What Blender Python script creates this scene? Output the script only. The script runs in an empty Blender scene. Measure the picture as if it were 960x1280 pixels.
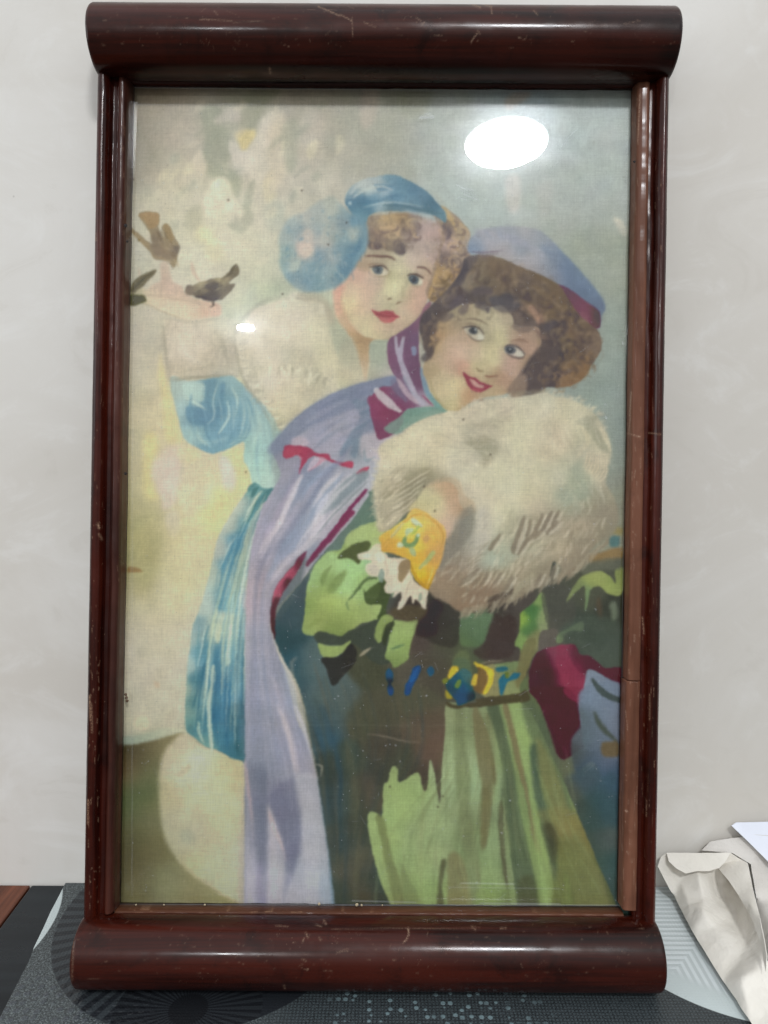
import bpy, bmesh, math, random
import numpy as np
from mathutils import Vector, Matrix, noise
sc = bpy.context.scene
C = sc.collection
WORLD_S, P1, P2, P3, EXPO = 1.30, 38.0, 30.0, 6.0, 0.0
WALL_Y = .0645
def veil_of(U, V):
    g = np.interp(V, [110,340,430,520,620,740,860,980,1130], [.080,.080,.073,.062,.049,.038,.030,.024,.018])
    return g+.05*np.exp(-(((U-630)/120.)**2+((V-190)/80.)**2))
def ILLUM_OF(U, V):
    g = np.interp(V, [110,520,620,740,860,980,1100,1140], [.65,.65,.64,.62,.59,.54,.46,.44])
    return g*(1+.05*(U-470)/270.)
# ------------------------------------------------------------------ camera, world, lamps, exposure
FOC, DIST, LEAN, ROLL, OZ = 924.0, .6468, math.radians(7.7), .0065, .3971
SN, CS = math.sin(LEAN), math.cos(LEAN)
CAMP = (0.0, -DIST*CS, OZ+DIST*SN)
FRM = Matrix(((1,0,0,0),(0,SN,-CS,0),(0,CS,SN,OZ),(0,0,0,1)))      # frame plane: x right, y up along the glass, z out of the glass
cam = bpy.data.cameras.new('camera'); co = bpy.data.objects.new('camera', cam); C.objects.link(co)
cam.sensor_fit = 'VERTICAL'; cam.sensor_height = 36; cam.lens = 36*FOC/1280; cam.clip_start = .01; cam.clip_end = 100
co.matrix_world = Matrix.Translation(CAMP) @ FRM.to_3x3().to_4x4() @ Matrix.Rotation(ROLL, 4, 'Z')
sc.camera = co
w = bpy.data.worlds.new('World'); sc.world = w; w.use_nodes = True
wn, wl = w.node_tree.nodes, w.node_tree.links
bg = wn['Background']; tc = wn.new('ShaderNodeTexCoord'); sx = wn.new('ShaderNodeSeparateXYZ'); mr = wn.new('ShaderNodeMapRange')
mr.inputs['From Min'].default_value = -.25; mr.inputs['From Max'].default_value = .62; mr.interpolation_type = 'SMOOTHSTEP'
wc = wn.new('ShaderNodeMix'); wc.data_type = 'RGBA'
wc.inputs[6].default_value = (.15,.145,.14,1); wc.inputs[7].default_value = (.84,.88,.93,1)   # dim floor end of the room, pale ceiling
wl.new(tc.outputs['Generated'], sx.inputs[0]); wl.new(sx.outputs['Z'], mr.inputs['Value']); wl.new(mr.outputs[0], wc.inputs[0]); wl.new(wc.outputs[2], bg.inputs['Color'])
bg.inputs['Strength'].default_value = WORLD_S
def area(name, loc, size, power, col, aim=None):
    l = bpy.data.lights.new(name, 'AREA'); l.shape = 'DISK'; l.size = size; l.energy = power; l.color = col
    o = bpy.data.objects.new(name, l); C.objects.link(o); o.location = loc
    if aim: o.rotation_euler = (Vector(aim)-Vector(loc)).to_track_quat('-Z','Y').to_euler()
    return o
LAMP1 = (.424, -1.78, 1.99); LAMP2 = (-.809, -3.46, 1.95)
area('ceiling_lamp_light', (LAMP1[0],LAMP1[1],LAMP1[2]-.036), .285, P1, (.93,.965,1))
area('side_fill_light', (-1.75,-.75,1.05), .9, P3, (.86,.94,1), (0,0,.45))  # unseen soft light added at the left to brighten that side of the wall
area('downlight_light', (LAMP2[0],LAMP2[1],LAMP2[2]-.012), .10, P2, (.95,.98,1))
sc.view_settings.view_transform = 'Standard'; sc.view_settings.look = 'None'; sc.view_settings.exposure = EXPO; sc.view_settings.gamma = 1
sc.render.engine = 'CYCLES'
sc.cycles.max_bounces = 8; sc.cycles.transparent_max_bounces = 12; sc.cycles.sample_clamp_indirect = 6
# ------------------------------------------------------------------ measuring helpers: a pixel of the photograph -> a point on a plane of the place
def ray(u, v):
    x, y = (u-480)/FOC, (640-v)/FOC
    X = x*math.cos(ROLL)-y*math.sin(ROLL); Y = x*math.sin(ROLL)+y*math.cos(ROLL)
    return (X, Y*SN+CS, Y*CS-SN)
def at_y(u, v, y):
    d = ray(u, v); t = (y-CAMP[1])/d[1]; return Vector((t*d[0], y, CAMP[2]+t*d[2]))
def at_z(u, v, z=0):
    d = ray(u, v); t = (z-CAMP[2])/d[2]; return Vector((t*d[0], CAMP[1]+t*d[1], z))
def loc_to_px(co_):
    """frame coordinates (n,3) -> photo pixels"""
    d = DIST-co_[:,2]; X = co_[:,0]/d*FOC; Y = co_[:,1]/d*FOC
    return 480+X*math.cos(ROLL)+Y*math.sin(ROLL), 640-(-X*math.sin(ROLL)+Y*math.cos(ROLL))
# ------------------------------------------------------------------ object helpers
def tag(o, label=None, cat=None, group=None, kind=None):
    if label: o['label'] = label
    if cat: o['category'] = cat
    if group: o['group'] = group
    if kind: o['kind'] = kind
    return o
def mesh_obj(name, verts, faces, mat, parent=None, smooth=True):
    me = bpy.data.meshes.new(name); me.from_pydata([tuple(v) for v in verts], [], faces); me.update()
    me.materials.append(mat)
    if smooth: me.polygons.foreach_set('use_smooth', [True]*len(me.polygons))
    o = bpy.data.objects.new(name, me); C.objects.link(o)
    if parent: o.parent = parent
    return o
def grid_obj(name, P_, mat, parent=None, wrap=False):
    """P_ (ny,nx,3) array of points -> quad grid"""
    ny, nx = P_.shape[:2]
    me = bpy.data.meshes.new(name)
    idx = np.arange(ny*nx).reshape(ny, nx)
    q = np.stack([idx[:-1,:-1], idx[:-1,1:], idx[1:,1:], idx[1:,:-1]], -1).reshape(-1, 4)
    if wrap:
        q = np.vstack([q, np.stack([idx[-1,:-1], idx[-1,1:], idx[0,1:], idx[0,:-1]], -1)])
    me.vertices.add(ny*nx); me.vertices.foreach_set('co', P_.reshape(-1).astype(np.float32))
    me.loops.add(len(q)*4); me.loops.foreach_set('vertex_index', q.reshape(-1).astype(np.int32))
    me.polygons.add(len(q)); me.polygons.foreach_set('loop_start', np.arange(0, len(q)*4, 4, dtype=np.int32))
    me.polygons.foreach_set('use_smooth', np.ones(len(q), bool))
    me.update(calc_edges=True); me.materials.append(mat)
    o = bpy.data.objects.new(name, me); C.objects.link(o)
    if parent: o.parent = parent
    return o
def set_attr(o, name, val):
    a = o.data.attributes.new(name, 'FLOAT', 'POINT'); a.data.foreach_set('value', np.asarray(val, np.float32))
def empty(name, loc=(0,0,0)):
    o = bpy.data.objects.new(name, None); C.objects.link(o); o.location = loc; o.empty_display_size = .05; return o
def box(name, x0,x1,y0,y1,z0,z1, mat, parent=None, bev=0):
    bm = bmesh.new(); bmesh.ops.create_cube(bm, size=1)
    for v in bm.verts: v.co = ((x0+x1)/2+v.co.x*(x1-x0), (y0+y1)/2+v.co.y*(y1-y0), (z0+z1)/2+v.co.z*(z1-z0))
    if bev: bmesh.ops.bevel(bm, geom=bm.edges[:], offset=bev, segments=2, affect='EDGES', profile=.5)
    me = bpy.data.meshes.new(name); bm.to_mesh(me); bm.free(); me.materials.append(mat)
    o = bpy.data.objects.new(name, me); C.objects.link(o)
    if parent: o.parent = parent
    return o
# ------------------------------------------------------------------ node helper
class NT:
    def __init__(s, name):
        s.m = bpy.data.materials.new(name); s.m.use_nodes = True; s.t = s.m.node_tree; s.n = s.t.nodes; s.l = s.t.links
        s.b = s.n['Principled BSDF']; s.out = s.n['Material Output']
    def _in(s, sock, v):
        if v is None: return
        if hasattr(v, 'is_output') or isinstance(v, bpy.types.NodeSocket): s.l.new(v, sock)
        else:
            if isinstance(v, tuple) and len(v) == 3 and sock.type == 'RGBA': v = v+(1,)
            sock.default_value = v
    def math(s, op, a, b=None, c=None, clamp=False):
        n = s.n.new('ShaderNodeMath'); n.operation = op; n.use_clamp = clamp
        for i, v in enumerate((a, b, c)):
            if v is not None: s._in(n.inputs[i], v)
        return n.outputs[0]
    def mix(s, f, a, b, blend='MIX'):
        n = s.n.new('ShaderNodeMix'); n.data_type = 'RGBA'; n.blend_type = blend
        s._in(n.inputs[0], f); s._in(n.inputs[6], a); s._in(n.inputs[7], b); return n.outputs[2]
    def coord(s, scale=(1,1,1), loc=(0,0,0), kind='Object', rot=(0,0,0)):
        t = s.n.new('ShaderNodeTexCoord'); m = s.n.new('ShaderNodeMapping'); m.inputs['Scale'].default_value = scale; m.inputs['Location'].default_value = loc; m.inputs['Rotation'].default_value = rot
        s.l.new(t.outputs[kind], m.inputs[0]); return m.outputs[0]
    def noise(s, vec, scale, detail=4, rough=.55, dist=0):
        n = s.n.new('ShaderNodeTexNoise'); s._in(n.inputs['Vector'], vec); n.inputs['Scale'].default_value = scale; n.inputs['Detail'].default_value = detail; n.inputs['Roughness'].default_value = rough; n.inputs['Distortion'].default_value = dist
        return n.outputs['Fac']
    def voro(s, vec, scale, feat='F1', rand=1):
        n = s.n.new('ShaderNodeTexVoronoi'); n.feature = feat; s._in(n.inputs['Vector'], vec); n.inputs['Scale'].default_value = scale; n.inputs['Randomness'].default_value = rand
        return n
    def ramp(s, f, lo, hi, a=0., b=1., smooth=True):
        n = s.n.new('ShaderNodeMapRange'); n.interpolation_type = 'SMOOTHSTEP' if smooth else 'LINEAR'
        s._in(n.inputs['Value'], f); n.inputs['From Min'].default_value = lo; n.inputs['From Max'].default_value = hi; n.inputs['To Min'].default_value = a; n.inputs['To Max'].default_value = b
        return n.outputs[0]
    def attr(s, name, out='Fac'):
        n = s.n.new('ShaderNodeAttribute'); n.attribute_name = name; return n.outputs[out]
    def bump(s, h, strength, dist, normal=None):
        n = s.n.new('ShaderNodeBump'); s._in(n.inputs['Height'], h); n.inputs['Strength'].default_value = strength; n.inputs['Distance'].default_value = dist
        if normal is not None: s.l.new(normal, n.inputs['Normal'])
        return n.outputs[0]
    def p(s, **k):
        nm = dict(col='Base Color', rough='Roughness', spec='Specular IOR Level', normal='Normal', coat='Coat Weight', crough='Coat Roughness', metal='Metallic', sheen='Sheen Weight')
        for a, v in k.items(): s._in(s.b.inputs[nm[a]], v)
        return s.m
    def sep(s, v):
        n = s.n.new('ShaderNodeSeparateXYZ'); s.l.new(v, n.inputs[0]); return n.outputs
# ------------------------------------------------------------------ materials
def wood_mat(name, dark, mid, light, axis, rough=.3, worn=.5, coat=.34):
    t = NT(name)
    st = {'x': (3,60,60), 'y': (60,3,60)}[axis]
    st2 = {'x': (8,300,300), 'y': (300,8,300)}[axis]
    g = t.noise(t.coord(st), 1, 5, .6, .6); g2 = t.noise(t.coord(st2), 1, 3, .6, .3); big = t.noise(t.coord((9,9,9)), 1, 3)
    c = t.mix(t.ramp(g, .3, .72), dark, mid); c = t.mix(t.math('MULTIPLY', t.ramp(g2, .5, .75), .45), c, dark); c = t.mix(t.math('MULTIPLY', t.ramp(big, .48, .72), .55), c, mid); blk = t.noise(t.coord((26,26,26), (9,2,4)), 1, 5, .65, .6); c = t.mix(t.math('MULTIPLY', t.ramp(blk, .52, .74), .7), c, dark)
    sp = t.voro(t.coord((260,260,260)), 1); spm = t.math('MULTIPLY', t.ramp(sp.outputs['Distance'], .13, .05), t.ramp(t.noise(t.coord((30,30,30), (3,1,2)), 1, 3), .58, .72))
    fl = t.noise(t.coord({'x': (70,420,420), 'y': (420,70,420)}[axis], (5,2,1)), 1, 2, .5); flm = t.math('MULTIPLY', t.ramp(fl, .76, .82), t.ramp(t.noise(t.coord((16,16,16), (7,3,9)), 1, 3), .56, .70))
    wn_ = t.noise(t.coord((900,900,900)), 1, 2, .6); wr = t.math('ADD', t.math('MULTIPLY', t.attr('wear_glint'), t.ramp(wn_, .38, .62, .15, 1.)), t.math('MULTIPLY', t.math('ADD', spm, flm), worn), clamp=True)
    c = t.mix(wr, c, light)
    hg = t.math('ADD', t.math('MULTIPLY', g2, .4), t.math('MULTIPLY', t.noise(t.coord((38,38,38)), 1, 4, .6), .9)); hg = t.math('SUBTRACT', hg, t.math('MULTIPLY', wr, .5))
    rr = t.math('ADD', t.ramp(t.noise(t.coord((14,40,40)), 1, 4), .3, .7, rough-.09, rough+.14), t.math('MULTIPLY', wr, .3))
    t.b.inputs['Specular Tint'].default_value = (1,.72,.62,1); return t.p(col=c, rough=rr, coat=coat, crough=t.ramp(t.noise(t.coord((50,50,50)), 1, 4), .3, .75, .11, .24), normal=t.bump(hg, .22, .0012), spec=.11)
M = {}
M['rail'] = wood_mat('mahogany_rail', (.0028,.0009,.0008), (.044,.0062,.0028), (.24,.15,.10), 'x', .30, .55)
M['stile'] = wood_mat('mahogany_stile', (.006,.0014,.0011), (.060,.0085,.004), (.36,.22,.14), 'y', .28, .5)
M['ledge'] = wood_mat('worn_ledge_wood', (.035,.012,.007), (.085,.032,.016), (.36,.22,.13), 'x', .42, .6, .2)
M['slip'] = wood_mat('bare_slip_wood', (.085,.034,.020), (.19,.080,.048), (.42,.28,.2), 'y', .45, .5, .15)
M['slip_dark'] = wood_mat('stained_slip_wood', (.022,.007,.005), (.075,.022,.014), (.25,.15,.1), 'y', .36, .5, .4)
def m_wall():
    t = NT('wall_paint')
    a = t.noise(t.coord((2.6,2.6,2.6)), 1, 6, .62, 1.1); b = t.noise(t.coord((9,9,13), (2,3,1)), 1, 7, .66, 1.8)
    c = t.mix(t.ramp(a, .35, .68), (.615,.575,.515), (.69,.66,.61)); c = t.mix(t.math('MULTIPLY', t.ramp(b, .50, .70), .40), c, (.75,.73,.69)); c = t.mix(t.math('MULTIPLY', t.ramp(b, .44, .32), .35), c, (.575,.535,.475))
    sp = t.voro(t.coord((17,17,17)), 1); c = t.mix(t.math('MULTIPLY', t.ramp(sp.outputs['Distance'], .034, .014), t.ramp(t.noise(t.coord((5,5,5), (4,4,4)), 1, 2), .5, .6)), c, (.30,.25,.21))
    h = t.math('ADD', t.math('MULTIPLY', b, .5), t.noise(t.coord((60,60,60)), 1, 5, .6))
    return t.p(col=c, rough=t.ramp(b, .3, .7, .42, .62), normal=t.bump(h, .12, .0015), spec=.35)
M['wall'] = m_wall()

# ---- the print: a painted picture composed of brush shapes (numpy), trace units = 1/924 of the camera distance
PX0, PY0, PX1, PY1 = 140, 96, 796, 1146
KS = 2
SAT = .76
GAIN = np.array([1.04,1.035,1.03],np.float32)
CW, CH = (PX1-PX0)*KS, (PY1-PY0)*KS
CAN = np.zeros((CH, CW, 3), np.float32)
PR = np.random.RandomState(7)
FR = dict(px=(0,0,1), A=(340,200,3.6923), B=(500,280,3.4286), C=(150,250,4.8), D=(180,360,4), E=(320,420,4),
          F=(440,480,2.8235), G=(350,100,2.1818), H=(150,100,4.8), I=(150,560,4.8), J=(150,780,3.5556), K=(300,640,4.8),
          L=(300,880,4.8), M=(420,680,4.8), N=(580,660,4.683), O=(430,860,4.5714), Q2=(600,860,4.5714), Q=(430,280,7.3846),
          R=(530,380,6.4), S=(340,210,7.3846), T=(440,620,6.857), U=(470,800,4.8), V=(640,320,6.4), W=(560,280,6.857),
          X=(500,480,6), Y=(620,480,6), Z=(540,600,6), a=(280,360,5.3333), b=(430,380,7.385), c=(220,560,6.4), d=(540,200,3.84))
def tr(fr, pts):
    x0, y0, s = FR[fr]
    return [(x0+p[0]/s, y0+p[1]/s) for p in pts]
def spline(pts, closed, n=6):
    P_ = np.array(pts, float); m = len(P_); out = []
    if m < 3: return P_
    rng = range(m if closed else m-1)
    for i in rng:
        if closed: p0, p1, p2, p3 = P_[i-1], P_[i], P_[(i+1) % m], P_[(i+2) % m]
        else: p0, p1, p2, p3 = P_[max(i-1,0)], P_[i], P_[i+1], P_[min(i+2,m-1)]
        for k in range(n):
            t = k/n
            out.append(.5*((2*p1)+(-p0+p2)*t+(2*p0-5*p1+4*p2-p3)*t*t+(-p0+3*p1-3*p2+p3)*t**3))
    if not closed: out.append(P_[-1])
    return np.array(out)
def blur1(m, s):
    if s < .3: return m
    # three box passes ~ gaussian, along both axes
    r = max(1, int(round(math.sqrt(4*s*s+1)/2-.5)))
    for ax in (0, 1):
        for _ in range(3):
            pad = [(0,0),(0,0)]; pad[ax] = (r+1, r)
            c = np.cumsum(np.pad(m, pad, mode='edge'), axis=ax, dtype=np.float64)
            n = m.shape[ax]
            if ax == 0: m = ((c[2*r+1:2*r+1+n]-c[:n])/(2*r+1)).astype(np.float32)
            else: m = ((c[:,2*r+1:2*r+1+n]-c[:,:n])/(2*r+1)).astype(np.float32)
    return m
def mask_of(P_, soft, holes=()):
    Pk = (np.array(P_)-[PX0,PY0])*KS; b = (soft*.55 if soft < 1.3 else soft*.8)*KS
    mg = int(3*b+3)
    x0 = max(0, int(Pk[:,0].min())-mg); x1 = min(CW, int(Pk[:,0].max())+mg+1)
    y0 = max(0, int(Pk[:,1].min())-mg); y1 = min(CH, int(Pk[:,1].max())+mg+1)
    if x1 <= x0+2 or y1 <= y0+2: return None
    w, h = x1-x0, y1-y0
    acc = np.zeros((h, w+1), np.int32)
    A = Pk; Bq = np.roll(Pk, -1, axis=0)
    ys = np.arange(y0, y1)+.5
    for (ax_, ay), (bx_, by) in zip(A, Bq):
        if ay == by: continue
        lo, hi = min(ay,by), max(ay,by)
        i0 = max(0, int(math.ceil(lo-.5))-y0); i1 = min(h, int(math.ceil(hi-.5))-y0)
        if i1 <= i0: continue
        xs = ax_+(ys[i0:i1]-ay)*(bx_-ax_)/(by-ay)
        ix = np.clip(np.ceil(xs-.5).astype(int)-x0, 0, w)
        np.add.at(acc, (np.arange(i0,i1), ix), 1)
    m = (np.cumsum(acc, axis=1)[:, :w] & 1).astype(np.float32)
    m = blur1(m, max(b, .6))
    return x0, y0, x1, y1, m
def put(mk, col, al=1.0):
    if mk is None: return
    x0, y0, x1, y1, m = mk
    if not isinstance(col, np.ndarray): col = np.array(col, np.float32)
    a_ = (m*al)[..., None]
    CAN[y0:y1, x0:x1] = CAN[y0:y1, x0:x1]*(1-a_)+col*a_
def P(fr, pts, col, soft=1.0, al=1.0, sm=True):
    p = tr(fr, pts)
    if sm: p = spline(p, True, 5)
    put(mask_of(p, soft), col, al)
def field(x0, y0, x1, y1, cps, sg):
    st = 4
    gx = np.arange(x0, x1+st, st)/KS+PX0; gy = np.arange(y0, y1+st, st)/KS+PY0
    X, Y = np.meshgrid(gx, gy)
    num = np.zeros(X.shape+(3,)); den = np.zeros(X.shape)
    for (x, y, c) in cps:
        d2 = (X-x)**2+(Y-y)**2
        w_ = np.exp(-d2/(2*sg*sg))+1e-4/(1+d2/(sg*sg))
        num += w_[..., None]*np.array(c); den += w_
    f = num/den[..., None]
    # bilinear upsample
    h, w = y1-y0, x1-x0
    yy = np.arange(h)/st; xx = np.arange(w)/st
    i = yy.astype(int); j = xx.astype(int); fy = (yy-i)[:,None,None]; fx = (xx-j)[None,:,None]
    return (f[i][:,j]*(1-fy)*(1-fx)+f[i+1][:,j]*fy*(1-fx)+f[i][:,j+1]*(1-fy)*fx+f[i+1][:,j+1]*fy*fx).astype(np.float32)
def Gm(fr, pts, cps, sg, soft=1.0, al=1.0, sm=True):
    p = tr(fr, pts)
    if sm: p = spline(p, True, 5)
    mk = mask_of(p, soft)
    if mk is None: return
    x0, y0, s = FR[fr]
    put(mk, field(mk[0], mk[1], mk[2], mk[3], [(x0+c[0]/s, y0+c[1]/s, c[2]) for c in cps], sg), al)
def S(fr, pts, w, col, soft=.6, al=1.0, ends=(.15,.15)):
    p = tr(fr, pts)
    q = spline(p, False, 6)
    if len(q) < 2: return
    d = np.gradient(q, axis=0); L = np.hypot(d[:,0], d[:,1])+1e-6
    n = np.stack([-d[:,1]/L, d[:,0]/L], 1)
    t = np.linspace(0, 1, len(q))
    wt = w*.5*(ends[0]+(1-ends[0])*np.clip(t/.35,0,1)**.7)*(ends[1]+(1-ends[1])*np.clip((1-t)/.45,0,1)**.7)
    put(mask_of(np.vstack([q+n*wt[:,None], (q-n*wt[:,None])[::-1]]), soft), col, al)
def hairs(fr, pts, ang, ln, w, cols, n, al=.5, soft=.5, spread=.25, bend=.2):
    """n short strokes scattered along a polyline (fr units), pointing along ang (degrees, image y down), length ln px"""
    q = spline(tr(fr, pts), False, 12)
    for k in range(n):
        u = PR.rand()*(len(q)-1); i = min(int(u), len(q)-2); b_ = q[i]+(q[i+1]-q[i])*(u-i)
        A0 = ang[0]+(ang[1]-ang[0])*u/(len(q)-1) if isinstance(ang, tuple) else ang
        a_ = math.radians(A0)+PR.randn()*spread; l = ln*(.5+PR.rand())
        b_ = b_+PR.randn(2)*1.5
        e = b_+l*np.array([math.cos(a_), math.sin(a_)]); mdl = (b_+e)/2+l*bend*PR.randn()*.4*np.array([-math.sin(a_), math.cos(a_)])
        S('px', [tuple(b_), tuple(mdl), tuple(e)], w*(.6+.8*PR.rand()), cols[PR.randint(len(cols))], soft, al*(.5+.5*PR.rand()), (.6,.05))

def curls(pts, n, cols, size=(5,9), w=3, al=.5, soft=.8, seed=1):
    rr = np.random.RandomState(seed)
    poly = np.array(spline(pts, True, 3)); lo_, hi_ = poly.min(0), poly.max(0); c = 0
    while c < n:
        q = lo_+rr.rand(2)*(hi_-lo_); k = 0
        for A_, B_ in zip(poly, np.roll(poly,-1,0)):
            if (A_[1] > q[1]) != (B_[1] > q[1]) and q[0] < A_[0]+(q[1]-A_[1])*(B_[0]-A_[0])/(B_[1]-A_[1]): k ^= 1
        c += 1
        if not k: continue
        r_ = rr.uniform(*size); a0 = rr.rand()*6.28; sp = rr.uniform(1.4, 2.8)
        S('px', [(q[0]+r_*math.cos(a0+sp*i/4)*.75, q[1]+r_*math.sin(a0+sp*i/4)) for i in range(5)], w*(.6+.8*rr.rand()), cols[rr.randint(len(cols))], soft, al*(.4+.6*rr.rand()), (.2,.1))
def flow(Lc, Rc, n, cols, w=(1.2,3), al=.4, soft=1.0, ln=(.2,.6), seed=2, t01=(0,1)):
    rr = np.random.RandomState(seed); A_, B_ = spline(Lc, False, 10), spline(Rc, False, 10)
    def at(c_, t_): x = t_*(len(c_)-1); i = min(int(x), len(c_)-2); return c_[i]+(c_[i+1]-c_[i])*(x-i)
    for k in range(n):
        u = rr.rand(); l = rr.uniform(*ln); t0 = t01[0]+rr.rand()*max(.01, (t01[1]-t01[0]-l)); du = rr.randn()*.004
        S('px', [tuple(at(A_, t0+l*j/4)*(1-u-du*j)+at(B_, t0+l*j/4)*(u+du*j)) for j in range(5)], rr.uniform(*w), cols[rr.randint(len(cols))], soft, al*(.4+.6*rr.rand()), (.15,.1))
def F_EDGE(u):
    q = spline(tr('F',[(400,790),(500,765),(570,740),(640,700),(720,672),(800,635),(850,590),(905,540)]),False,14)
    return q[int(u*(len(q)-1))]
def paint_picture():
    global CAN
    CAN[:] = 0
    # ---------- ground of the picture
    cp = [(170,120,(140,130,112)),(170,200,(142,136,120)),(235,160,(168,158,145)),(235,230,(176,168,150)),(290,170,(150,152,135)),(330,190,(175,166,155)),
          (400,150,(158,152,138)),(470,140,(155,155,142)),(560,150,(160,165,160)),(650,140,(160,172,176)),(740,150,(160,168,166)),(770,220,(158,165,162)),(700,250,(158,163,158)),(610,250,(156,165,160)),
          (760,320,(148,153,140)),(700,320,(150,156,146)),(765,420,(140,150,140)),(765,500,(136,147,140)),(765,560,(130,140,132)),(765,640,(135,135,115)),
          (200,290,(168,165,150)),(270,300,(182,176,158)),(330,280,(176,170,155)),(400,230,(170,165,150)),(440,190,(158,156,142)),(180,400,(172,165,148)),(250,340,(180,176,160)),(330,340,(172,172,155)),(340,380,(165,168,148)),
          (175,480,(168,160,143)),(190,540,(176,166,150)),(168,560,(165,158,118)),(168,640,(158,152,105)),(168,700,(150,145,100)),(185,740,(162,155,120)),(195,590,(172,162,140)),
          (215,520,(190,178,135)),(240,600,(182,172,152)),(270,640,(185,174,135)),(250,690,(182,172,135)),(220,760,(176,168,145)),(190,820,(170,163,148)),(240,780,(178,170,148)),(180,880,(165,160,140)),(215,850,(170,163,145)),
          (290,590,(186,174,145)),(300,640,(190,175,130)),(165,800,(165,158,140)),
          (180,1100,(105,102,70)),(165,1050,(95,92,60)),(220,1120,(120,118,85)),(260,1125,(135,130,100)),(190,990,(90,95,62))]
    CAN[:] = field(0, 0, CW, CH, cp, 34)
    # foliage and sky shapes, upper left
    P('H',[(480,165),(560,150),(620,200),(560,250),(640,290),(660,400),(640,520),(720,560),(720,690),(680,700),(650,590),(560,590),(520,560),(510,480),(450,490),(440,450),(500,410),(500,300)],(146,148,130),2.8,.75)
    P('H',[(560,250),(640,170),(720,160),(730,240),(660,250)],(178,170,158),3,.6)
    P('H',[(740,150),(770,60),(900,50),(960,60),(880,140),(840,220),(800,300),(720,290)],(146,146,126),3,.7)
    P('H',[(700,310),(810,300),(800,360),(740,430),(700,360)],(190,174,124),2,.9)
    P('H',[(650,380),(700,370),(740,430),(820,330),(860,220),(940,200),(950,420),(880,560),(820,620),(760,560),(700,560)],(182,175,162),2.4,.85)
    P('H',[(560,600),(640,590),(680,700),(730,760),(740,850),(660,860),(600,850),(520,820),(500,700)],(192,184,166),2.4,.9)
    P('H',[(400,790),(470,740),(500,820),(470,900),(380,890)],(154,152,134),3,.8)
    P('H',[(740,700),(800,590),(800,690),(780,760),(800,840),(720,920),(640,860),(740,820)],(150,150,134),2.4,.85)
    P('H',[(860,600),(920,540),(930,700),(870,730)],(182,172,145),3,.7)
    P('H',[(870,760),(960,720),(1000,800),(960,900),(880,900)],(158,162,150),4,.6)
    P('H',[(480,410),(510,490),(510,560),(470,560),(430,490)],(184,174,156),2.2,.9)
    for q in [((600,470),(640,560)),((770,640),(720,720)),((820,800),(850,860))]:
        S('H',q+(q[1],),3,(178,170,155),1.5,.4)
    P('px',[(335,165),(350,140),(365,180),(352,225),(338,230)],(182,170,150),4,.6)
    P('px',[(352,160),(372,150),(372,200),(360,215)],(150,152,135),3,.55)
    P('px',[(375,145),(400,140),(405,190),(385,225),(372,210)],(174,165,153),4,.55)
    P('px',[(395,220),(420,205),(428,235),(410,250),(390,240)],(172,166,152),4,.6)
    P('px',[(452,112),(474,112),(468,150),(452,160)],(172,160,148),3,.6)
    P('px',[(500,112),(540,112),(528,140),(505,145)],(140,142,120),4,.4)
    P('px',[(640,116),(665,116),(640,135),(630,130)],(178,155,138),2.5,.5)
    P('px',[(632,222),(650,222),(648,262),(634,260)],(178,172,165),3,.7)
    P('px',[(672,235),(690,225),(688,262),(674,268)],(170,166,158),4,.4)
    P('px',[(767,272),(777,275),(784,290),(780,296),(770,283)],(186,178,160),2,.8)
    P('px',[(700,300),(740,285),(786,290),(786,350),(740,360),(710,330)],(146,152,138),6,.5)
    P('C',[(480,150),(560,200),(620,330),(560,370),(510,330),(520,260),(450,230)],(194,186,148),4,.75)
    P('C',[(520,280),(600,280),(610,350),(540,370)],(164,160,142),4,.45)
    P('C',[(560,120),(640,80),(740,110),(720,180),(660,120),(590,160)],(162,160,146),3,.5)
    P('C',[(620,620),(740,580),(780,480),(830,510),(960,480),(1100,430),(1120,500),(900,600),(820,650),(740,720),(640,720),(600,670)],(158,164,142),5,.75)
    P('C',[(740,640),(760,560),(800,490),(830,520),(800,600),(860,600),(800,660)],(150,160,142),3,.5)
    for k in range(46):
        x, y = 175+PR.rand()*250, 118+PR.rand()*210
        a_ = math.radians(PR.uniform(95,150)); l = 12+16*PR.rand(); w_ = 5+7*PR.rand()
        S('px',[(x,y),(x+.5*l*math.cos(a_)+PR.randn()*2,y+.5*l*math.sin(a_)),(x+l*math.cos(a_),y+l*math.sin(a_))],w_,[(188,180,160),(150,150,132),(184,174,156),(146,148,134),(192,184,156)][PR.randint(5)],2.0,.45,(.4,.1))
    # lower left grounds: yellow, lilac, warm
    P('D',[(80,320),(100,400),(140,560),(190,760),(170,800),(110,760),(90,560),(70,430)],(190,176,128),3,.7)
    P('D',[(0,740),(60,740),(70,860),(50,1000),(80,1040),(0,1040)],(186,174,118),4,.7)
    P('D',[(60,840),(150,780),(200,800),(200,880),(160,1000),(90,1040),(50,960)],(182,168,156),4,.75)
    P('D',[(170,800),(260,800),(270,850),(190,880)],(190,178,135),3,.5)
    P('D',[(380,840),(470,790),(520,880),(550,960),(480,1040),(440,1040),(400,900)],(192,178,130),3,.75)
    P('D',[(380,860),(420,860),(460,930),(430,1000),(390,960)],(188,172,160),3,.8)
    P('I',[(590,50),(650,60),(690,180),(670,270),(620,250),(610,150)],(188,173,163),2,.85)
    P('I',[(190,100),(240,60),(340,60),(350,240),(330,330),(260,370),(235,240),(190,180)],(184,170,158),3,.8)
    S('I',[(390,20),(370,130),(340,220)],3,(170,165,142),1,.6)
    P('I',[(350,240),(560,200),(540,300),(440,400),(400,420),(360,340)],(182,175,148),4,.7)
    P('I',[(270,400),(340,370),(360,480),(320,540),(280,480)],(180,172,158),3,.6)
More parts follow.
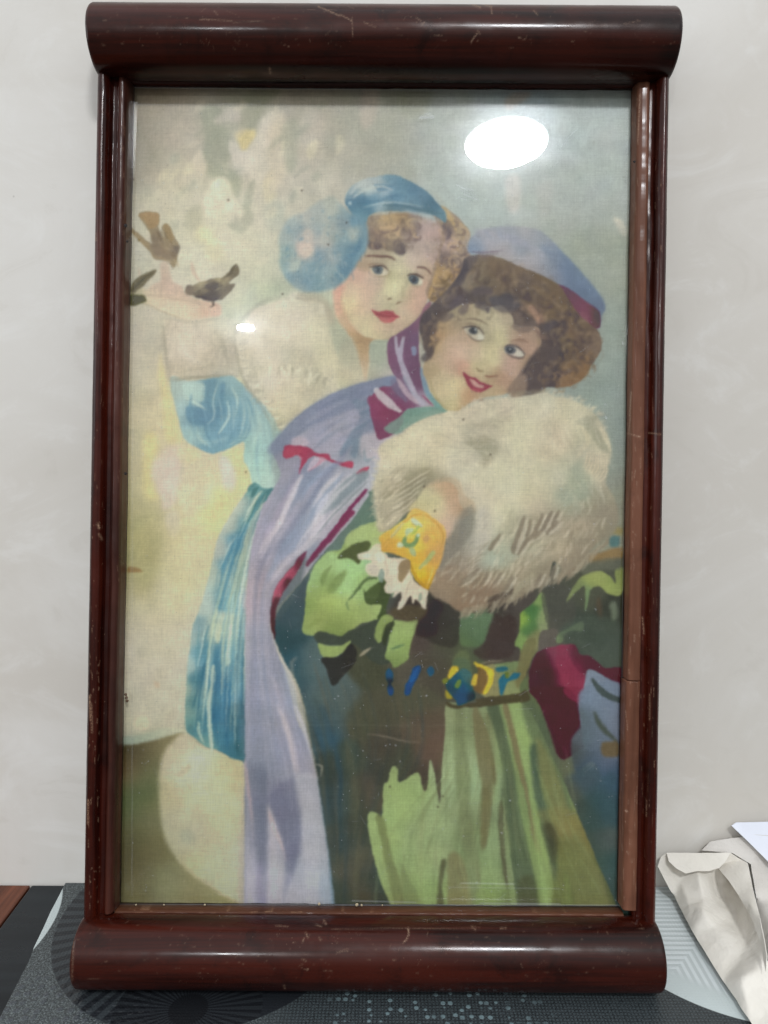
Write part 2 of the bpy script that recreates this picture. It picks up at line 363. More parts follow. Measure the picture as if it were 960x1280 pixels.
    P('I',[(560,240),(700,280),(620,480),(580,560),(480,440),(470,390),(540,320)],(190,175,128),4,.75)
    P('I',[(260,480),(480,460),(580,540),(520,800),(440,960),(300,1000),(220,860),(250,620)],(180,172,140),8,.55)
    P('I',[(50,500),(240,520),(230,700),(160,860),(60,860)],(155,148,102),7,.6)
    P('I',[(46,715),(90,712),(135,738),(90,745),(46,745)],(140,105,62),1.2,.8)
    S('I',[(50,715),(140,690),(150,600)],6,(150,142,100),3,.3)
    P('J',[(40,20),(110,10),(110,380),(60,390),(30,200)],(165,160,142),6,.4)
    P('J',[(70,420),(110,408),(132,440),(110,465),(70,460)],(188,165,138),2,.7)
    P('J',[(205,420),(240,365),(258,370),(250,410),(210,440)],(160,152,135),2,.6)
    P('J',[(150,255),(175,260),(175,282),(155,280)],(170,148,122),1.2,.6)
    S('J',[(20,385),(110,395),(230,370)],2.5,(160,152,135),1.2,.5)
    Gm('J',[(0,505),(100,490),(200,462),(300,470),(300,500),(200,515),(100,535),(0,545)],[(20,520,(128,142,125)),(150,490,(150,158,140)),(280,490,(172,168,142))],25,2,.9)
    Gm('J',[(-20,545),(0,540),(80,532),(180,508),(285,488),(300,600),(400,900),(560,1200),(560,1400),(-60,1400),(-60,545)],
       [(20,555,(72,66,42)),(100,545,(95,84,58)),(190,525,(125,115,82)),(240,540,(135,128,92)),(30,650,(112,88,60)),(40,780,(84,100,60)),(110,700,(98,108,72)),(160,640,(112,112,76)),(60,880,(98,98,62)),(140,860,(118,116,80)),
        (60,1000,(92,86,54)),(160,1000,(112,106,70)),(90,1150,(98,90,58)),(60,1230,(112,108,72)),(180,1150,(122,124,88)),(200,1220,(128,126,92)),(300,1180,(130,124,88)),(380,1230,(128,124,84)),(460,1240,(135,130,88))],16,1.5)
    # big pale fur ball at the bottom left
    Gm('J',[(285,485),(370,540),(450,560),(560,590),(600,700),(600,1240),(520,1235),(400,1170),(290,1090),(210,980),(180,870),(172,740),(172,660),(200,560)],
       [(290,520,(172,160,135)),(220,580,(165,155,128)),(350,600,(180,170,148)),(290,650,(178,168,146)),(500,640,(168,158,118)),(450,700,(175,165,138)),(200,760,(158,150,118)),(350,800,(172,164,136)),(260,880,(158,156,132)),(300,940,(152,150,132)),
        (480,860,(172,160,130)),(230,960,(160,154,122)),(400,1000,(165,156,130)),(500,1050,(172,160,136)),(420,1110,(162,152,126)),(500,1180,(168,156,128)),(330,1080,(160,152,118))],16,3)
    P('J',[(250,670),(300,625),(315,635),(280,675)],(148,142,118),2,.5)
    P('J',[(270,920),(320,920),(320,970),(280,975)],(142,146,128),4,.6)
    S('J',[(290,770),(380,745),(460,760)],3,(185,176,145),2,.5)
    P('px',[(170,230),(260,215),(330,250),(345,330),(300,400),(220,350),(175,330)],(190,184,160),18,.30)
    # ---------- hand holding birds
    Gm('C',[(60,560),(110,500),(150,540),(200,500),(240,480),(240,380),(290,380),(310,480),(360,510),(400,560),(470,590),(560,610),(605,640),(600,690),(520,705),(430,720),(330,700),(250,660),(180,630),(60,600)],
       [(270,420,(176,160,142)),(200,520,(176,158,140)),(280,520,(178,155,138)),(360,560,(180,160,142)),(200,590,(188,175,150)),(330,650,(188,178,155)),(430,690,(184,170,148)),(520,670,(195,160,138)),(590,650,(186,158,138)),(480,620,(185,165,145)),(110,580,(178,168,135))],9,1.5)
    S('C',[(60,585),(200,570),(400,605),(560,625)],1.6,(160,140,118),.8,.5)
    S('C',[(265,400),(262,470),(240,560)],3,(165,140,120),2,.5)
    S('C',[(430,370),(440,430),(480,490)],5,(180,160,142),1.2,.8)
    S('C',[(110,400),(120,450),(140,480)],4,(178,160,142),1.5,.7)
    S('C',[(60,600),(160,625),(260,670),(340,700),(430,722),(600,700)],1.4,(158,142,112),.9,.6)
    P('C',[(110,80),(225,75),(232,160),(250,215),(265,220),(250,160),(285,145),(330,230),(355,270),(350,320),(330,400),(305,390),(290,365),(210,355),(170,300),(60,185),(60,160),(130,215),(190,265),(185,220),(160,170)],(146,130,102),1.0)
    P('C',[(115,82),(225,78),(228,150),(180,170),(140,120)],(158,130,90),1.0,.9)
    P('C',[(258,150),(290,150),(320,220),(300,260),(270,200)],(150,126,88),1.0,.8)
    P('C',[(185,215),(240,180),(260,240),(330,290),(340,330),(310,360),(220,340),(190,290)],(130,114,94),2,.7)
    P('C',[(300,300),(350,270),(352,310),(320,345)],(110,100,92),1.5,.7)
    P('C',[(60,175),(120,215),(180,280),(160,290),(90,220)],(150,130,95),1.2,.7)
    S('C',[(200,330),(250,350),(320,390)],3,(150,130,100),1,.6)
    P('C',[(60,545),(70,500),(130,450),(215,415),(200,450),(120,530),(75,560)],(118,108,82),1)
    P('C',[(60,565),(140,570),(155,600),(140,615),(60,630)],(98,95,62),1)
    S('C',[(68,545),(120,490),(195,430)],3,(88,84,66),.9,.7)
    P('C',[(95,545),(130,530),(135,560),(110,568)],(165,158,130),1,.7)
    Gm('C',[(392,530),(410,508),(440,510),(480,490),(560,470),(620,460),(680,395),(700,385),(718,435),(650,495),(690,505),(620,590),(600,600),(540,600),(480,590),(435,570),(400,565)],
       [(415,530,(98,88,82)),(450,520,(150,140,112)),(500,500,(160,148,116)),(540,520,(104,94,84)),(600,480,(160,148,114)),(680,420,(120,108,84)),(560,580,(90,80,74)),(480,575,(92,82,76)),(640,530,(118,106,88)),(620,580,(125,112,90)),(410,555,(150,132,110))],5.5,.8)
    P('C',[(515,510),(570,490),(590,510),(560,545),(520,535)],(92,82,80),.8,.7)
    S('C',[(440,560),(490,585),(560,600),(600,570)],3.5,(82,72,70),.8,.8)
    S('C',[(685,390),(660,440),(600,480)],2.6,(88,80,62),.7,.7)
    S('C',[(395,560),(400,575)],2.0,(90,80,70),.6,.8)
    S('C',[(560,600),(558,630),(535,640)],1.4,(70,58,48),.5,.9)
    S('C',[(545,600),(560,625),(575,630)],1.0,(70,58,48),.5,.7)
    for k in range(46):
        u_ = PR.rand(); x_, y_ = 195+22*u_+PR.randn()*3, 285+38*u_+PR.randn()*5
        S('px',[(x_,y_),(x_+3,y_+5),(x_+5,y_+10)],1.5,[(156,138,108),(112,94,74),(140,120,90)][PR.randint(3)],.6,.5,(.4,.1))
    for k in range(40):
        u_ = PR.rand(); x_, y_ = 246+38*u_+PR.randn()*2, 366-14*u_+PR.randn()*4
        S('px',[(x_,y_),(x_-3,y_+2),(x_-6,y_+3)],1.4,[(150,136,106),(84,74,66),(130,114,86)][PR.randint(3)],.6,.5,(.4,.1))
    # ---------- girl with the blue cap: cuff and sleeve
    Gm('D',[(95,200),(120,150),(220,155),(380,145),(470,170),(480,260),(480,430),(440,450),(330,450),(200,470),(120,450),(100,330)],
       [(130,200,(178,168,152)),(250,180,(184,176,162)),(330,210,(178,170,150)),(250,290,(186,176,160)),(180,350,(180,168,150)),(400,300,(168,156,138)),(420,370,(162,152,132)),(300,400,(170,158,140)),(220,440,(176,166,144)),(430,430,(165,162,145)),(400,170,(170,168,148)),(120,400,(170,160,142))],13,2,.95)
    S('D',[(100,190),(98,250),(110,320)],4,(158,150,132),2,.5)
    S('D',[(130,430),(280,400),(330,385),(440,395)],2.5,(152,142,120),1.5,.5)
    Gm('D',[(130,450),(220,465),(330,450),(430,435),(480,470),(580,560),(650,650),(700,760),(690,900),(660,1000),(560,1010),(520,900),(495,860),(500,770),(430,800),(340,828),(270,800),(200,750),(170,650)],
       [(150,500,(150,165,160)),(200,600,(150,170,168)),(250,640,(104,140,158)),(320,620,(100,138,156)),(380,540,(110,148,162)),(430,470,(130,160,162)),(320,490,(110,148,160)),(240,510,(160,176,168)),(230,730,(140,168,170)),(330,790,(112,152,168)),(420,720,(115,152,166)),(480,640,(118,155,168)),(540,580,(130,160,168)),(600,660,(140,166,166)),
        (540,800,(140,170,166)),(600,760,(145,174,170)),(570,900,(150,178,170)),(640,850,(150,172,158)),(660,700,(140,160,150)),(620,960,(160,182,170)),(690,800,(150,165,155))],9,1)
    P('D',[(300,460),(360,455),(350,520),(330,590),(290,600),(295,520)],(102,140,158),1.4,.75)
    P('D',[(215,590),(300,610),(330,640),(300,680),(240,680),(210,640)],(98,136,158),1.5,.8)
    P('D',[(195,480),(290,475),(300,510),(290,570),(220,540),(200,520)],(158,178,170),1.5,.85)
    P('D',[(380,480),(405,480),(395,560),(405,620),(370,650),(345,640),(370,560)],(96,136,158),1.3,.75)
    S('D',[(200,545),(260,575),(310,605)],4,(168,182,172),.9,.85)
    S('D',[(365,480),(345,560),(350,640),(315,680)],2.6,(160,178,172),.8,.7)
    S('D',[(415,560),(425,640),(390,700),(370,730)],3.2,(165,182,174),.8,.85)
    S('D',[(435,490),(465,560),(455,640)],3.5,(158,178,172),1,.8)
    S('D',[(500,520),(560,600),(575,700),(540,800),(530,900)],5,(165,182,172),2,.5)
    S('D',[(600,640),(630,740),(610,860)],6,(128,160,162),2,.45)
    S('D',[(655,660),(650,720),(645,780)],4,(128,150,140),1.2,.6)
    P('D',[(640,780),(690,830),(720,900),(690,980),(650,960)],(150,162,148),2,.6)
    S('D',[(210,690),(260,750),(340,770),(420,745)],5,(160,182,178),2,.5)
    # ---------- white fur collar
    Gm('a',[(70,340),(130,230),(200,140),(330,90),(420,60),(470,25),(560,60),(660,80),(700,160),(770,300),(830,400),(860,520),(870,650),(760,700),(640,740),(540,800),(450,880),(370,950),(350,880),(270,780),(160,680),(110,560)],
       [(140,320,(178,170,154)),(300,150,(180,170,154)),(470,70,(184,178,164)),(600,130,(172,164,146)),(450,220,(184,174,158)),(300,250,(182,172,154)),(650,250,(174,168,144)),(500,330,(180,172,152)),(700,380,(174,166,140)),(150,430,(168,158,136)),(200,540,(164,156,134)),(260,430,(180,168,150)),
        (470,470,(160,154,134)),(550,520,(162,156,134)),(350,560,(182,172,156)),(640,600,(162,156,132)),(760,520,(176,166,136)),(400,700,(178,168,146)),(560,680,(170,162,136)),(420,820,(170,160,130)),(240,660,(174,166,148)),(780,620,(172,166,140)),(700,480,(176,168,142))],11,2.2)
    hairs('a',[(430,430),(520,450),(600,520),(680,600)],(60,120),10,2.2,[(152,146,126),(158,150,130),(186,176,156)],16,.45,1)
    hairs('a',[(120,420),(170,470),(220,560),(260,660)],(80,60),13,2.5,[(152,144,122),(186,176,158),(160,150,130)],14,.5,1.1)
    hairs('a',[(300,300),(380,500),(420,650),(400,800)],(95,80),14,2.5,[(168,160,138),(188,180,162)],18,.35,1.3)
    hairs('a',[(640,700),(700,620),(760,640)],(-40,-60),8,2,[(150,146,128),(184,176,152)],12,.5,.9)
    S('a',[(180,430),(200,520),(260,680)],2.5,(150,142,122),1.5,.5)
    S('a',[(470,70),(540,75),(620,60)],2.5,(150,138,122),1,.6)
    for k in range(260):
        u, v_ = PR.rand(), PR.rand()
        x, y = 300+140*u, 375+150*v_
        if (x-375)**2/72**2+(y-440)**2/85**2 > 1: continue
        a_ = math.radians(100-60*(x-370)/70+PR.randn()*22)
        S('px',[(x,y),(x+5*math.cos(a_)+PR.randn(),y+5*math.sin(a_)),(x+11*math.cos(a_),y+11*math.sin(a_))],2.6,[(192,182,164),(186,178,156),(160,152,130),(172,162,140)][PR.randint(4)],.9,.28,(.5,.05))
    P('a',[(130,230),(330,90),(470,30),(660,90),(770,300),(850,520),(760,690),(540,790),(370,940),(270,780),(110,560),(80,340)],(190,184,164),6,.30)
    hairs('a',[(400,80),(560,80),(660,120),(760,330),(850,520)],(200,150),9,2.6,[(196,190,172),(172,168,150)],40,.5,1)
    hairs('a',[(110,330),(110,560),(270,780),(370,940)],(20,-30),9,2.6,[(198,192,174),(158,150,130)],44,.55,1)
    hairs('a',[(300,500),(450,520),(600,560),(700,600)],(80,130),14,2.6,[(150,144,124),(196,190,170)],44,.5,1)
    S('px',[(352,372),(335,374),(316,386),(300,402),(292,420)],4,(140,138,120),2,.6); S('px',[(292,420),(297,450),(306,478),(325,505),(345,540)],3,(142,136,114),1.6,.6)
    S('px',[(203,405),(207,440),(212,474)],3,(142,136,118),1.6,.6); S('px',[(209,474),(232,473),(262,470),(290,468)],3.5,(142,134,112),1.3,.7); S('px',[(207,398),(240,402),(280,396)],3,(150,144,126),1.6,.5)
    S('px',[(225,420),(235,445),(255,455)],7,(190,182,168),3,.5); S('px',[(270,410),(282,440),(284,462)],6,(154,146,126),2.5,.6)
    for k in range(40): x, y = 205+PR.rand()*85, 400+PR.rand()*66; S('px',[(x,y),(x+PR.randn()*2,y+5),(x+PR.randn()*4,y+10)],2.2,[(190,182,166),(156,148,128)][PR.randint(2)],1,.3,(.5,.05))
    # gap between collar and neck
    Gm('A',[(240,650),(300,720),(350,800),(390,900),(420,980),(380,990),(300,900),(260,760)],[(260,680,(160,152,132)),(330,800,(155,158,138)),(380,900,(158,160,140))],8,2,.8)
    # neck
    Gm('Q',[(0,560),(200,900),(400,1040),(440,1040),(420,1120),(250,1108),(230,1300),(205,1450),(180,1440),(130,1250),(60,1050),(-60,880),(-100,720),(-90,560)],
       [(-60,620,(190,150,132)),(-70,760,(186,150,130)),(20,900,(182,158,132)),(60,1000,(172,142,108)),(150,1080,(158,130,92)),(200,1100,(160,132,95)),(130,1180,(172,148,112)),(210,1200,(165,140,110)),(180,1350,(178,158,130)),(350,1080,(172,155,128))],9,1.6)
    Gm('b',[(245,350),(410,330),(400,430),(410,580),(480,680),(300,720),(230,730),(240,560)],[(300,420,(146,155,138)),(330,560,(148,154,138)),(400,640,(168,160,148)),(270,660,(160,158,138))],8,1,.95)
    Gm('b',[(-40,420),(60,300),(120,420),(150,560),(190,690),(230,730),(150,760),(-40,800)],[(0,500,(165,160,138)),(40,640,(172,162,138)),(150,700,(176,164,140)),(60,420,(158,156,136)),(-20,760,(170,166,138))],8,2,.8)
    # ---------- blue skirt of the first girl
    SKC = [(600,330,(100,148,150)),(520,450,(165,170,160)),(420,600,(165,168,158)),(350,800,(160,165,155)),(280,1000,(155,165,155)),(220,1200,(155,168,160)),(750,350,(90,140,142)),(620,480,(98,140,142)),(560,620,(90,140,152)),(480,760,(82,136,158)),(430,950,(80,138,162)),(390,1150,(84,145,166)),(620,640,(165,168,148)),
        (540,900,(158,162,130)),(500,1050,(160,165,135)),(520,1200,(140,170,168)),(600,760,(125,150,150)),(560,950,(120,158,162)),(350,1100,(158,170,158))]
    SKJ = [(310,60,(150,165,158)),(300,180,(150,168,162)),(290,300,(145,160,145)),(290,400,(128,150,138)),(350,40,(120,150,155)),(360,130,(100,150,165)),(390,120,(70,125,148)),(430,40,(160,168,150)),(460,110,(80,135,158)),(480,30,(165,172,152)),(510,50,(120,160,168)),(540,100,(98,140,152)),
        (350,250,(66,122,140)),(330,340,(70,122,132)),(300,430,(78,130,136)),(400,220,(70,125,150)),(390,330,(90,140,150)),(430,250,(66,122,152)),(430,400,(60,118,148)),(470,300,(62,125,160)),(500,200,(72,128,155)),(530,280,(74,125,148)),(460,500,(66,125,150)),(510,450,(66,115,135)),(540,400,(62,105,120)),(500,570,(60,115,135)),(550,560,(58,105,112)),(370,460,(72,125,142)),(380,530,(100,145,142)),(540,180,(80,128,145))]
    sk = tr('c',[(570,345),(632,275),(700,322),(800,320),(850,330),(700,560),(640,760),(600,950),(560,1150)])+tr('J',[(552,120),(556,300),(556,595),(540,604),(500,598),(460,575),(430,558),(380,545),(340,512),(298,478),(288,430),(292,300),(300,180),(312,90),(322,10)])+tr('c',[(205,1240),(232,1130),(290,900),(340,700),(440,520),(510,420)])
    c1 = [(x_,y_,c_) for (x_,y_),c_ in zip(tr('c',[q[:2] for q in SKC]),[q[2] for q in SKC])]+[(x_,y_,c_) for (x_,y_),c_ in zip(tr('J',[q[:2] for q in SKJ]),[q[2] for q in SKJ])]
    Gm('px', sk, c1, 8, .9)
    # folds
    S('c',[(600,350),(640,300)],5,(60,112,118),.7,.8); S('c',[(570,350),(600,310),(628,278)],5.5,(78,128,132),.8,.85)
    S('c',[(605,400),(625,350),(660,310)],6,(70,120,122),.8,.9)
    S('c',[(780,335),(700,400),(620,500),(560,590),(500,690)],9,(70,122,126),1,.9,(.9,.2))
    S('c',[(690,340),(640,400),(590,480),(540,590)],3.2,(182,184,165),.9,.8)
    S('c',[(490,690),(440,780),(400,920),(380,1080),(340,1280)],3.5,(178,184,170),.9,.85)
    S('c',[(560,600),(500,740),(420,900),(390,1080),(350,1290)],12,(76,136,162),1.3,.8,(.3,.8))
    S('c',[(760,390),(660,500),(600,620),(560,760),(520,920),(470,1100),(400,1280)],5.5,(178,178,142),1.2,.85)
    S('c',[(620,690),(590,830),(520,980),(480,1110),(460,1280)],3,(118,146,132),1,.8)
    S('c',[(560,1000),(520,1130),(490,1280)],4.5,(178,190,178),.9,.8,(.3,.9))
    S('c',[(420,820),(360,930),(335,1010),(310,1180),(280,1290)],2.2,(120,152,158),.8,.7)
    S('c',[(445,720),(400,840),(350,960)],1.6,(186,190,176),.7,.6)
    S('c',[(720,420),(640,540),(600,680),(560,860)],3,(188,182,160),1,.6)
    S('J',[(350,0),(345,110),(335,240),(315,330)],2.2,(95,142,152),.8,.8); S('J',[(395,0),(370,90),(350,190)],2.4,(80,132,150),.8,.8)
    S('J',[(380,0),(362,100),(345,190)],1.8,(176,186,172),.8,.8)
    P('J',[(405,190),(420,185),(425,240),(410,300),(405,420),(415,550),(400,550),(388,430),(385,340),(400,270)],(170,178,158),.8,.85)
    S('J',[(348,430),(352,480),(372,530)],4.5,(158,175,158),1,.75)
    P('J',[(415,0),(445,0),(445,60),(430,85),(418,50)],(176,178,150),1,.8)
    S('J',[(465,0),(458,100),(455,200),(448,320)],3,(170,178,150),1,.75)
    P('J',[(488,0),(500,0),(490,120),(488,170),(470,180),(475,90)],(178,186,164),.9,.8)
    S('J',[(515,60),(505,200),(495,420)],4,(110,158,172),1.5,.55); S('J',[(540,0),(535,200),(528,420)],3,(110,155,168),1.5,.5)
    S('J',[(480,300),(470,430),(480,560)],4,(45,100,135),1.5,.6); S('J',[(440,90),(425,260),(420,420),(430,540)],4,(48,105,138),1.3,.55)
    S('J',[(395,100),(365,230),(320,380)],3,(48,102,125),1.2,.55); S('J',[(520,430),(518,520),(525,590)],4,(48,92,102),1.5,.6)
    S('J',[(545,60),(550,300),(548,580)],3,(52,102,115),1.2,.5)
    flow([(318,612),(290,680),(263,780),(248,860),(240,925)],[(350,612),(322,690),(310,780),(306,860),(306,945)],110,[(170,182,168),(60,112,140),(96,148,168),(52,100,128),(150,170,164)],(1.0,3.0),.42,.8,(.12,.45),5)
    flow([(318,612),(290,680),(262,780),(250,860),(244,925)],[(350,612),(322,690),(310,780),(306,860),(306,945)],26,[(178,186,168),(172,180,150)],(1.2,3.2),.7,.7,(.15,.5),15)
    flow([(226,478),(222,505),(236,545),(262,560)],[(300,480),(318,510),(310,545),(290,556)],34,[(164,180,172),(92,132,156),(120,156,168)],(1.5,4),.45,1.0,(.2,.5),25)
    flow([(305,500),(310,540),(308,575),(318,605)],[(338,520),(350,550),(352,580),(345,608)],24,[(168,186,176),(128,158,162),(150,176,170)],(1.5,4),.45,1.2,(.3,.6),35)
    # ---------- lavender cape
    Gm('px',[(338,560),(345,548),(372,520),(400,500),(440,482),(490,470),(520,470),(530,505),(505,530),(490,600),(470,620),(450,650),(425,680),(388,712),(378,725),(345,760),(338,775),(338,790),(348,820),(358,845),(371,900),(384,925),(400,985),(408,1040),(414,1090),(418,1132),(420,1170),(305,1170),(305,1130),(306,950),(307,780),(312,700),(325,640),(342,610),(350,590)],
       [(345,555,(122,128,146)),(380,520,(126,134,154)),(430,495,(124,132,156)),(480,480,(120,130,152)),(410,535,(152,150,165)),(440,530,(146,146,160)),(370,545,(140,145,155)),(455,560,(128,140,150)),(465,520,(110,128,150)),(500,500,(140,135,160)),
        (475,560,(172,165,172)),(465,585,(180,178,182)),(420,560,(160,160,168)),(350,590,(160,152,165)),(335,640,(156,148,165)),(350,650,(176,168,172)),(370,630,(150,156,172)),(385,610,(128,140,162)),(400,650,(178,170,174)),(370,680,(140,148,168)),(430,640,(168,166,168)),(410,620,(176,172,176)),
        (345,700,(160,152,162)),(325,680,(158,150,166)),(330,730,(172,150,156)),(320,760,(172,150,155)),(345,740,(140,142,158)),(365,715,(168,162,168)),(320,800,(155,150,160)),(330,840,(140,142,158)),(350,870,(146,150,166)),(340,920,(140,142,158)),(370,940,(140,142,160)),(385,960,(160,150,156)),
        (315,900,(138,140,158)),(315,960,(128,132,148)),(330,1000,(122,124,142)),(355,1000,(125,124,142)),(370,980,(150,150,160)),(325,1050,(120,122,138)),(350,1060,(118,120,140)),(315,1060,(148,146,160)),(385,1040,(150,150,160)),(395,1080,(150,152,164)),(410,1100,(120,145,165)),(340,1100,(150,148,160)),(325,1120,(135,132,150)),(370,1120,(145,145,158)),(310,1120,(150,148,165)),(345,1050,(135,130,145))],13,1)
    P('px',[(338,560),(400,500),(490,470),(530,505),(490,600),(450,650),(388,712),(338,775),(338,790),(358,845),(384,925),(408,1040),(420,1170),(305,1170),(306,950),(312,700),(342,610)],(112,116,136),4,.30)
    # cape: folds in the shoulder
    P('E',[(60,560),(180,420),(320,320),(480,250),(640,210),(700,200),(690,260),(560,300),(560,360),(470,370),(330,430),(230,500),(150,550),(90,590)],(122,130,152),2,.8)
    P('E',[(200,510),(330,430),(470,370),(520,390),(500,460),(430,560),(340,590),(260,560)],(154,150,164),2,.75)
    P('E',[(180,510),(240,505),(260,545),(180,550)],(178,160,168),1.5,.7)
    S('E',[(460,420),(350,510),(290,560)],5,(132,140,152),2,.5)
    P('E',[(480,320),(570,330),(610,370),(540,460),(500,600),(470,590),(480,540),(430,600),(420,570),(480,470),(520,400)],(112,130,148),1.5,.8)
    P('E',[(640,220),(700,200),(740,260),(640,250)],(118,130,155),2,.6)
    P('E',[(520,500),(590,470),(680,490),(650,560),(590,620),(530,600)],(168,158,166),2,.8)
    S('E',[(540,560),(550,620),(600,600)],4,(120,138,150),1.2,.6)
    # crimson lining line
    P('E',[(135,570),(160,545),(260,555),(300,585),(360,590),(375,615),(430,630),(480,625),(485,650),(470,660),(400,640),(350,620),(310,645),(260,678),(300,640),(320,610),(280,600),(240,640),(215,690),(222,620),(205,595),(150,612),(134,595)],(172,62,88),.7)
    P('E',[(140,575),(165,555),(230,565),(210,590),(150,605)],(186,72,92),1,.6)
    P('E',[(440,630),(482,630),(480,655),(450,648)],(190,66,92),.8,.8)
    P('E',[(500,680),(540,655),(565,655),(545,680),(505,690)],(186,75,98),.7)
    P('E',[(290,605),(350,620),(270,672),(255,670)],(182,166,176),.8,.7)
    P('E',[(230,610),(210,590),(222,620)],(182,166,176),.8,.4)
    for q,w,c in [([(230,690),(190,760),(150,850),(90,990),(20,1120)],9,(178,168,174)),([(370,640),(290,740),(230,830),(120,1010),(60,1120)],9,(182,172,178)),([(440,680),(360,780),(290,900),(220,1010),(120,1120)],10,(132,146,168)),
                  ([(480,690),(400,780),(330,860),(290,1000),(200,1100)],14,(182,176,180)),([(420,640),(380,650),(270,740),(220,830)],7,(130,145,168)),([(100,900),(60,1000),(30,1100)],7,(160,150,166)),([(300,800),(270,900),(180,1050)],6,(136,148,168)),
                  ([(200,700),(140,820),(70,960),(10,1080)],6,(150,140,160))]:
        S('E',q,w,c,1.8,.65)
    P('E',[(470,700),(540,670),(560,700),(480,780),(400,850),(340,890),(320,880),(390,780)],(118,132,138),1.5,.8)
    S('E',[(500,790),(430,850),(360,920),(290,990),(240,1050)],6,(182,176,182),1.2,.8)
    S('E',[(560,720),(480,800),(380,900),(300,1000)],3.2,(120,132,134),1.2,.7)
    for q,w,c,al_ in [([(400,0),(330,120),(240,250),(160,420)],10,(128,140,162),.7),([(260,30),(200,110),(110,260)],7,(178,168,172),.7),([(480,60),(380,200),(250,330),(180,440)],7,(176,168,172),.75),([(130,60),(90,200),(50,360)],6,(146,138,158),.5),
                      ([(60,80),(30,200),(0,330)],4,(160,170,150),.4),([(100,400),(60,520),(60,620)],20,(176,150,156),.45),([(150,460),(120,700),(160,900)],14,(148,144,158),.4),([(190,980),(230,1080),(280,1240)],7,(172,160,166),.6),([(250,900),(310,1060),(350,1240)],7,(150,158,176),.5)]:
        S('K',q,w,c,2,al_)
    S('K',[(190,700),(240,860),(300,980),(350,1100),(395,1260)],3.0,(176,168,160),1,.8)
    for q,w,c,al_ in [([(220,0),(290,160),(330,330),(350,410)],9,(168,158,164),.7),([(320,0),(390,160),(450,330),(470,420)],6,(170,166,178),.6),([(30,350),(60,560),(90,820)],5,(168,150,156),.6),([(165,620),(200,720),(260,860),(280,950)],4,(186,160,160),.7),([(170,700),(190,900),(200,1160)],14,(156,154,166),.6),
                      ([(100,560),(120,800),(130,1020)],14,(110,116,138),.5),([(220,560),(300,720),(310,920)],22,(116,118,140),.5),([(130,900),(110,1080),(150,1200)],8,(128,122,145),.5),([(470,430),(500,600),(540,860),(555,1200)],7,(118,140,165),.8),([(380,480),(420,700),(430,1000),(440,1200)],22,(158,156,166),.55),([(90,860),(70,1000),(60,1200)],10,(156,152,168),.5),([(300,900),(310,1000),(290,1080)],8,(112,114,140),.5),([(330,430),(400,425),(470,430)],4,(172,164,170),.5)]:
        S('L',q,w,c,2.2,al_,(.5,.5))
    flow([(360,590),(330,650),(312,720),(307,850),(306,1000),(306,1140)],[(480,600),(410,670),(345,740),(352,850),(396,980),(417,1140)],120,[(172,166,174),(122,126,148),(140,146,168),(158,150,162),(180,170,172),(112,116,138)],(1.5,5),.26,1.3,(.10,.4),8)
    flow([(345,552),(375,520),(430,490),(480,475)],[(400,590),(430,560),(470,540),(500,520)],36,[(132,136,158),(158,154,168),(112,122,146)],(2,6),.4,1.5,(.2,.5),9)
    for q_,c_,s_,a_ in [([(40,330),(150,370),(165,620),(165,800),(130,950),(92,900),(78,700),(50,500)],(106,112,130),3,.6),([(170,560),(250,470),(330,450),(375,640),(360,780),(345,950),(290,1020),(250,850),(190,650)],(106,108,130),3,.6),
                        ([(330,450),(470,440),(520,700),(548,1000),(552,1240),(260,1240),(345,960),(378,760)],(160,158,162),3,.5),([(165,620),(190,640),(262,880),(262,1000),(240,1240),(160,1240),(175,900)],(164,158,160),2,.6),([(40,900),(80,950),(100,1240),(36,1240)],(160,156,164),3,.5),
                        ([(30,60),(200,20),(290,330),(300,440),(140,400),(40,330)],(132,136,152),5,.4)]:
        P('L',q_,c_,s_,a_)
    S('L',[(30,330),(48,500),(72,700)],3,(176,146,146),1.5,.6); S('L',[(168,640),(200,740),(262,880)],4,(184,156,152),1.6,.6); S('L',[(470,440),(505,640),(545,900),(560,1240)],6,(110,136,158),1.8,.6,(.5,.8)); S('L',[(230,20),(290,180),(330,420)],6,(170,160,162),1.8,.6); S('L',[(330,10),(400,200),(460,400)],5,(172,168,172),1.6,.6)
    for q_,c_,a_ in [([(470,560),(340,720),(180,950),(60,1120)],(118,124,148),.5),([(380,640),(250,800),(130,1000),(40,1120)],(118,122,146),.4)]:
        S('E',q_,8,c_,2,a_)
    for q_ in ([(500,700),(390,800),(290,930),(200,1060)],[(230,700),(160,840),(90,990)],[(430,680),(340,760),(280,860)]): S('E',q_,6,(188,180,182),1.5,.6)
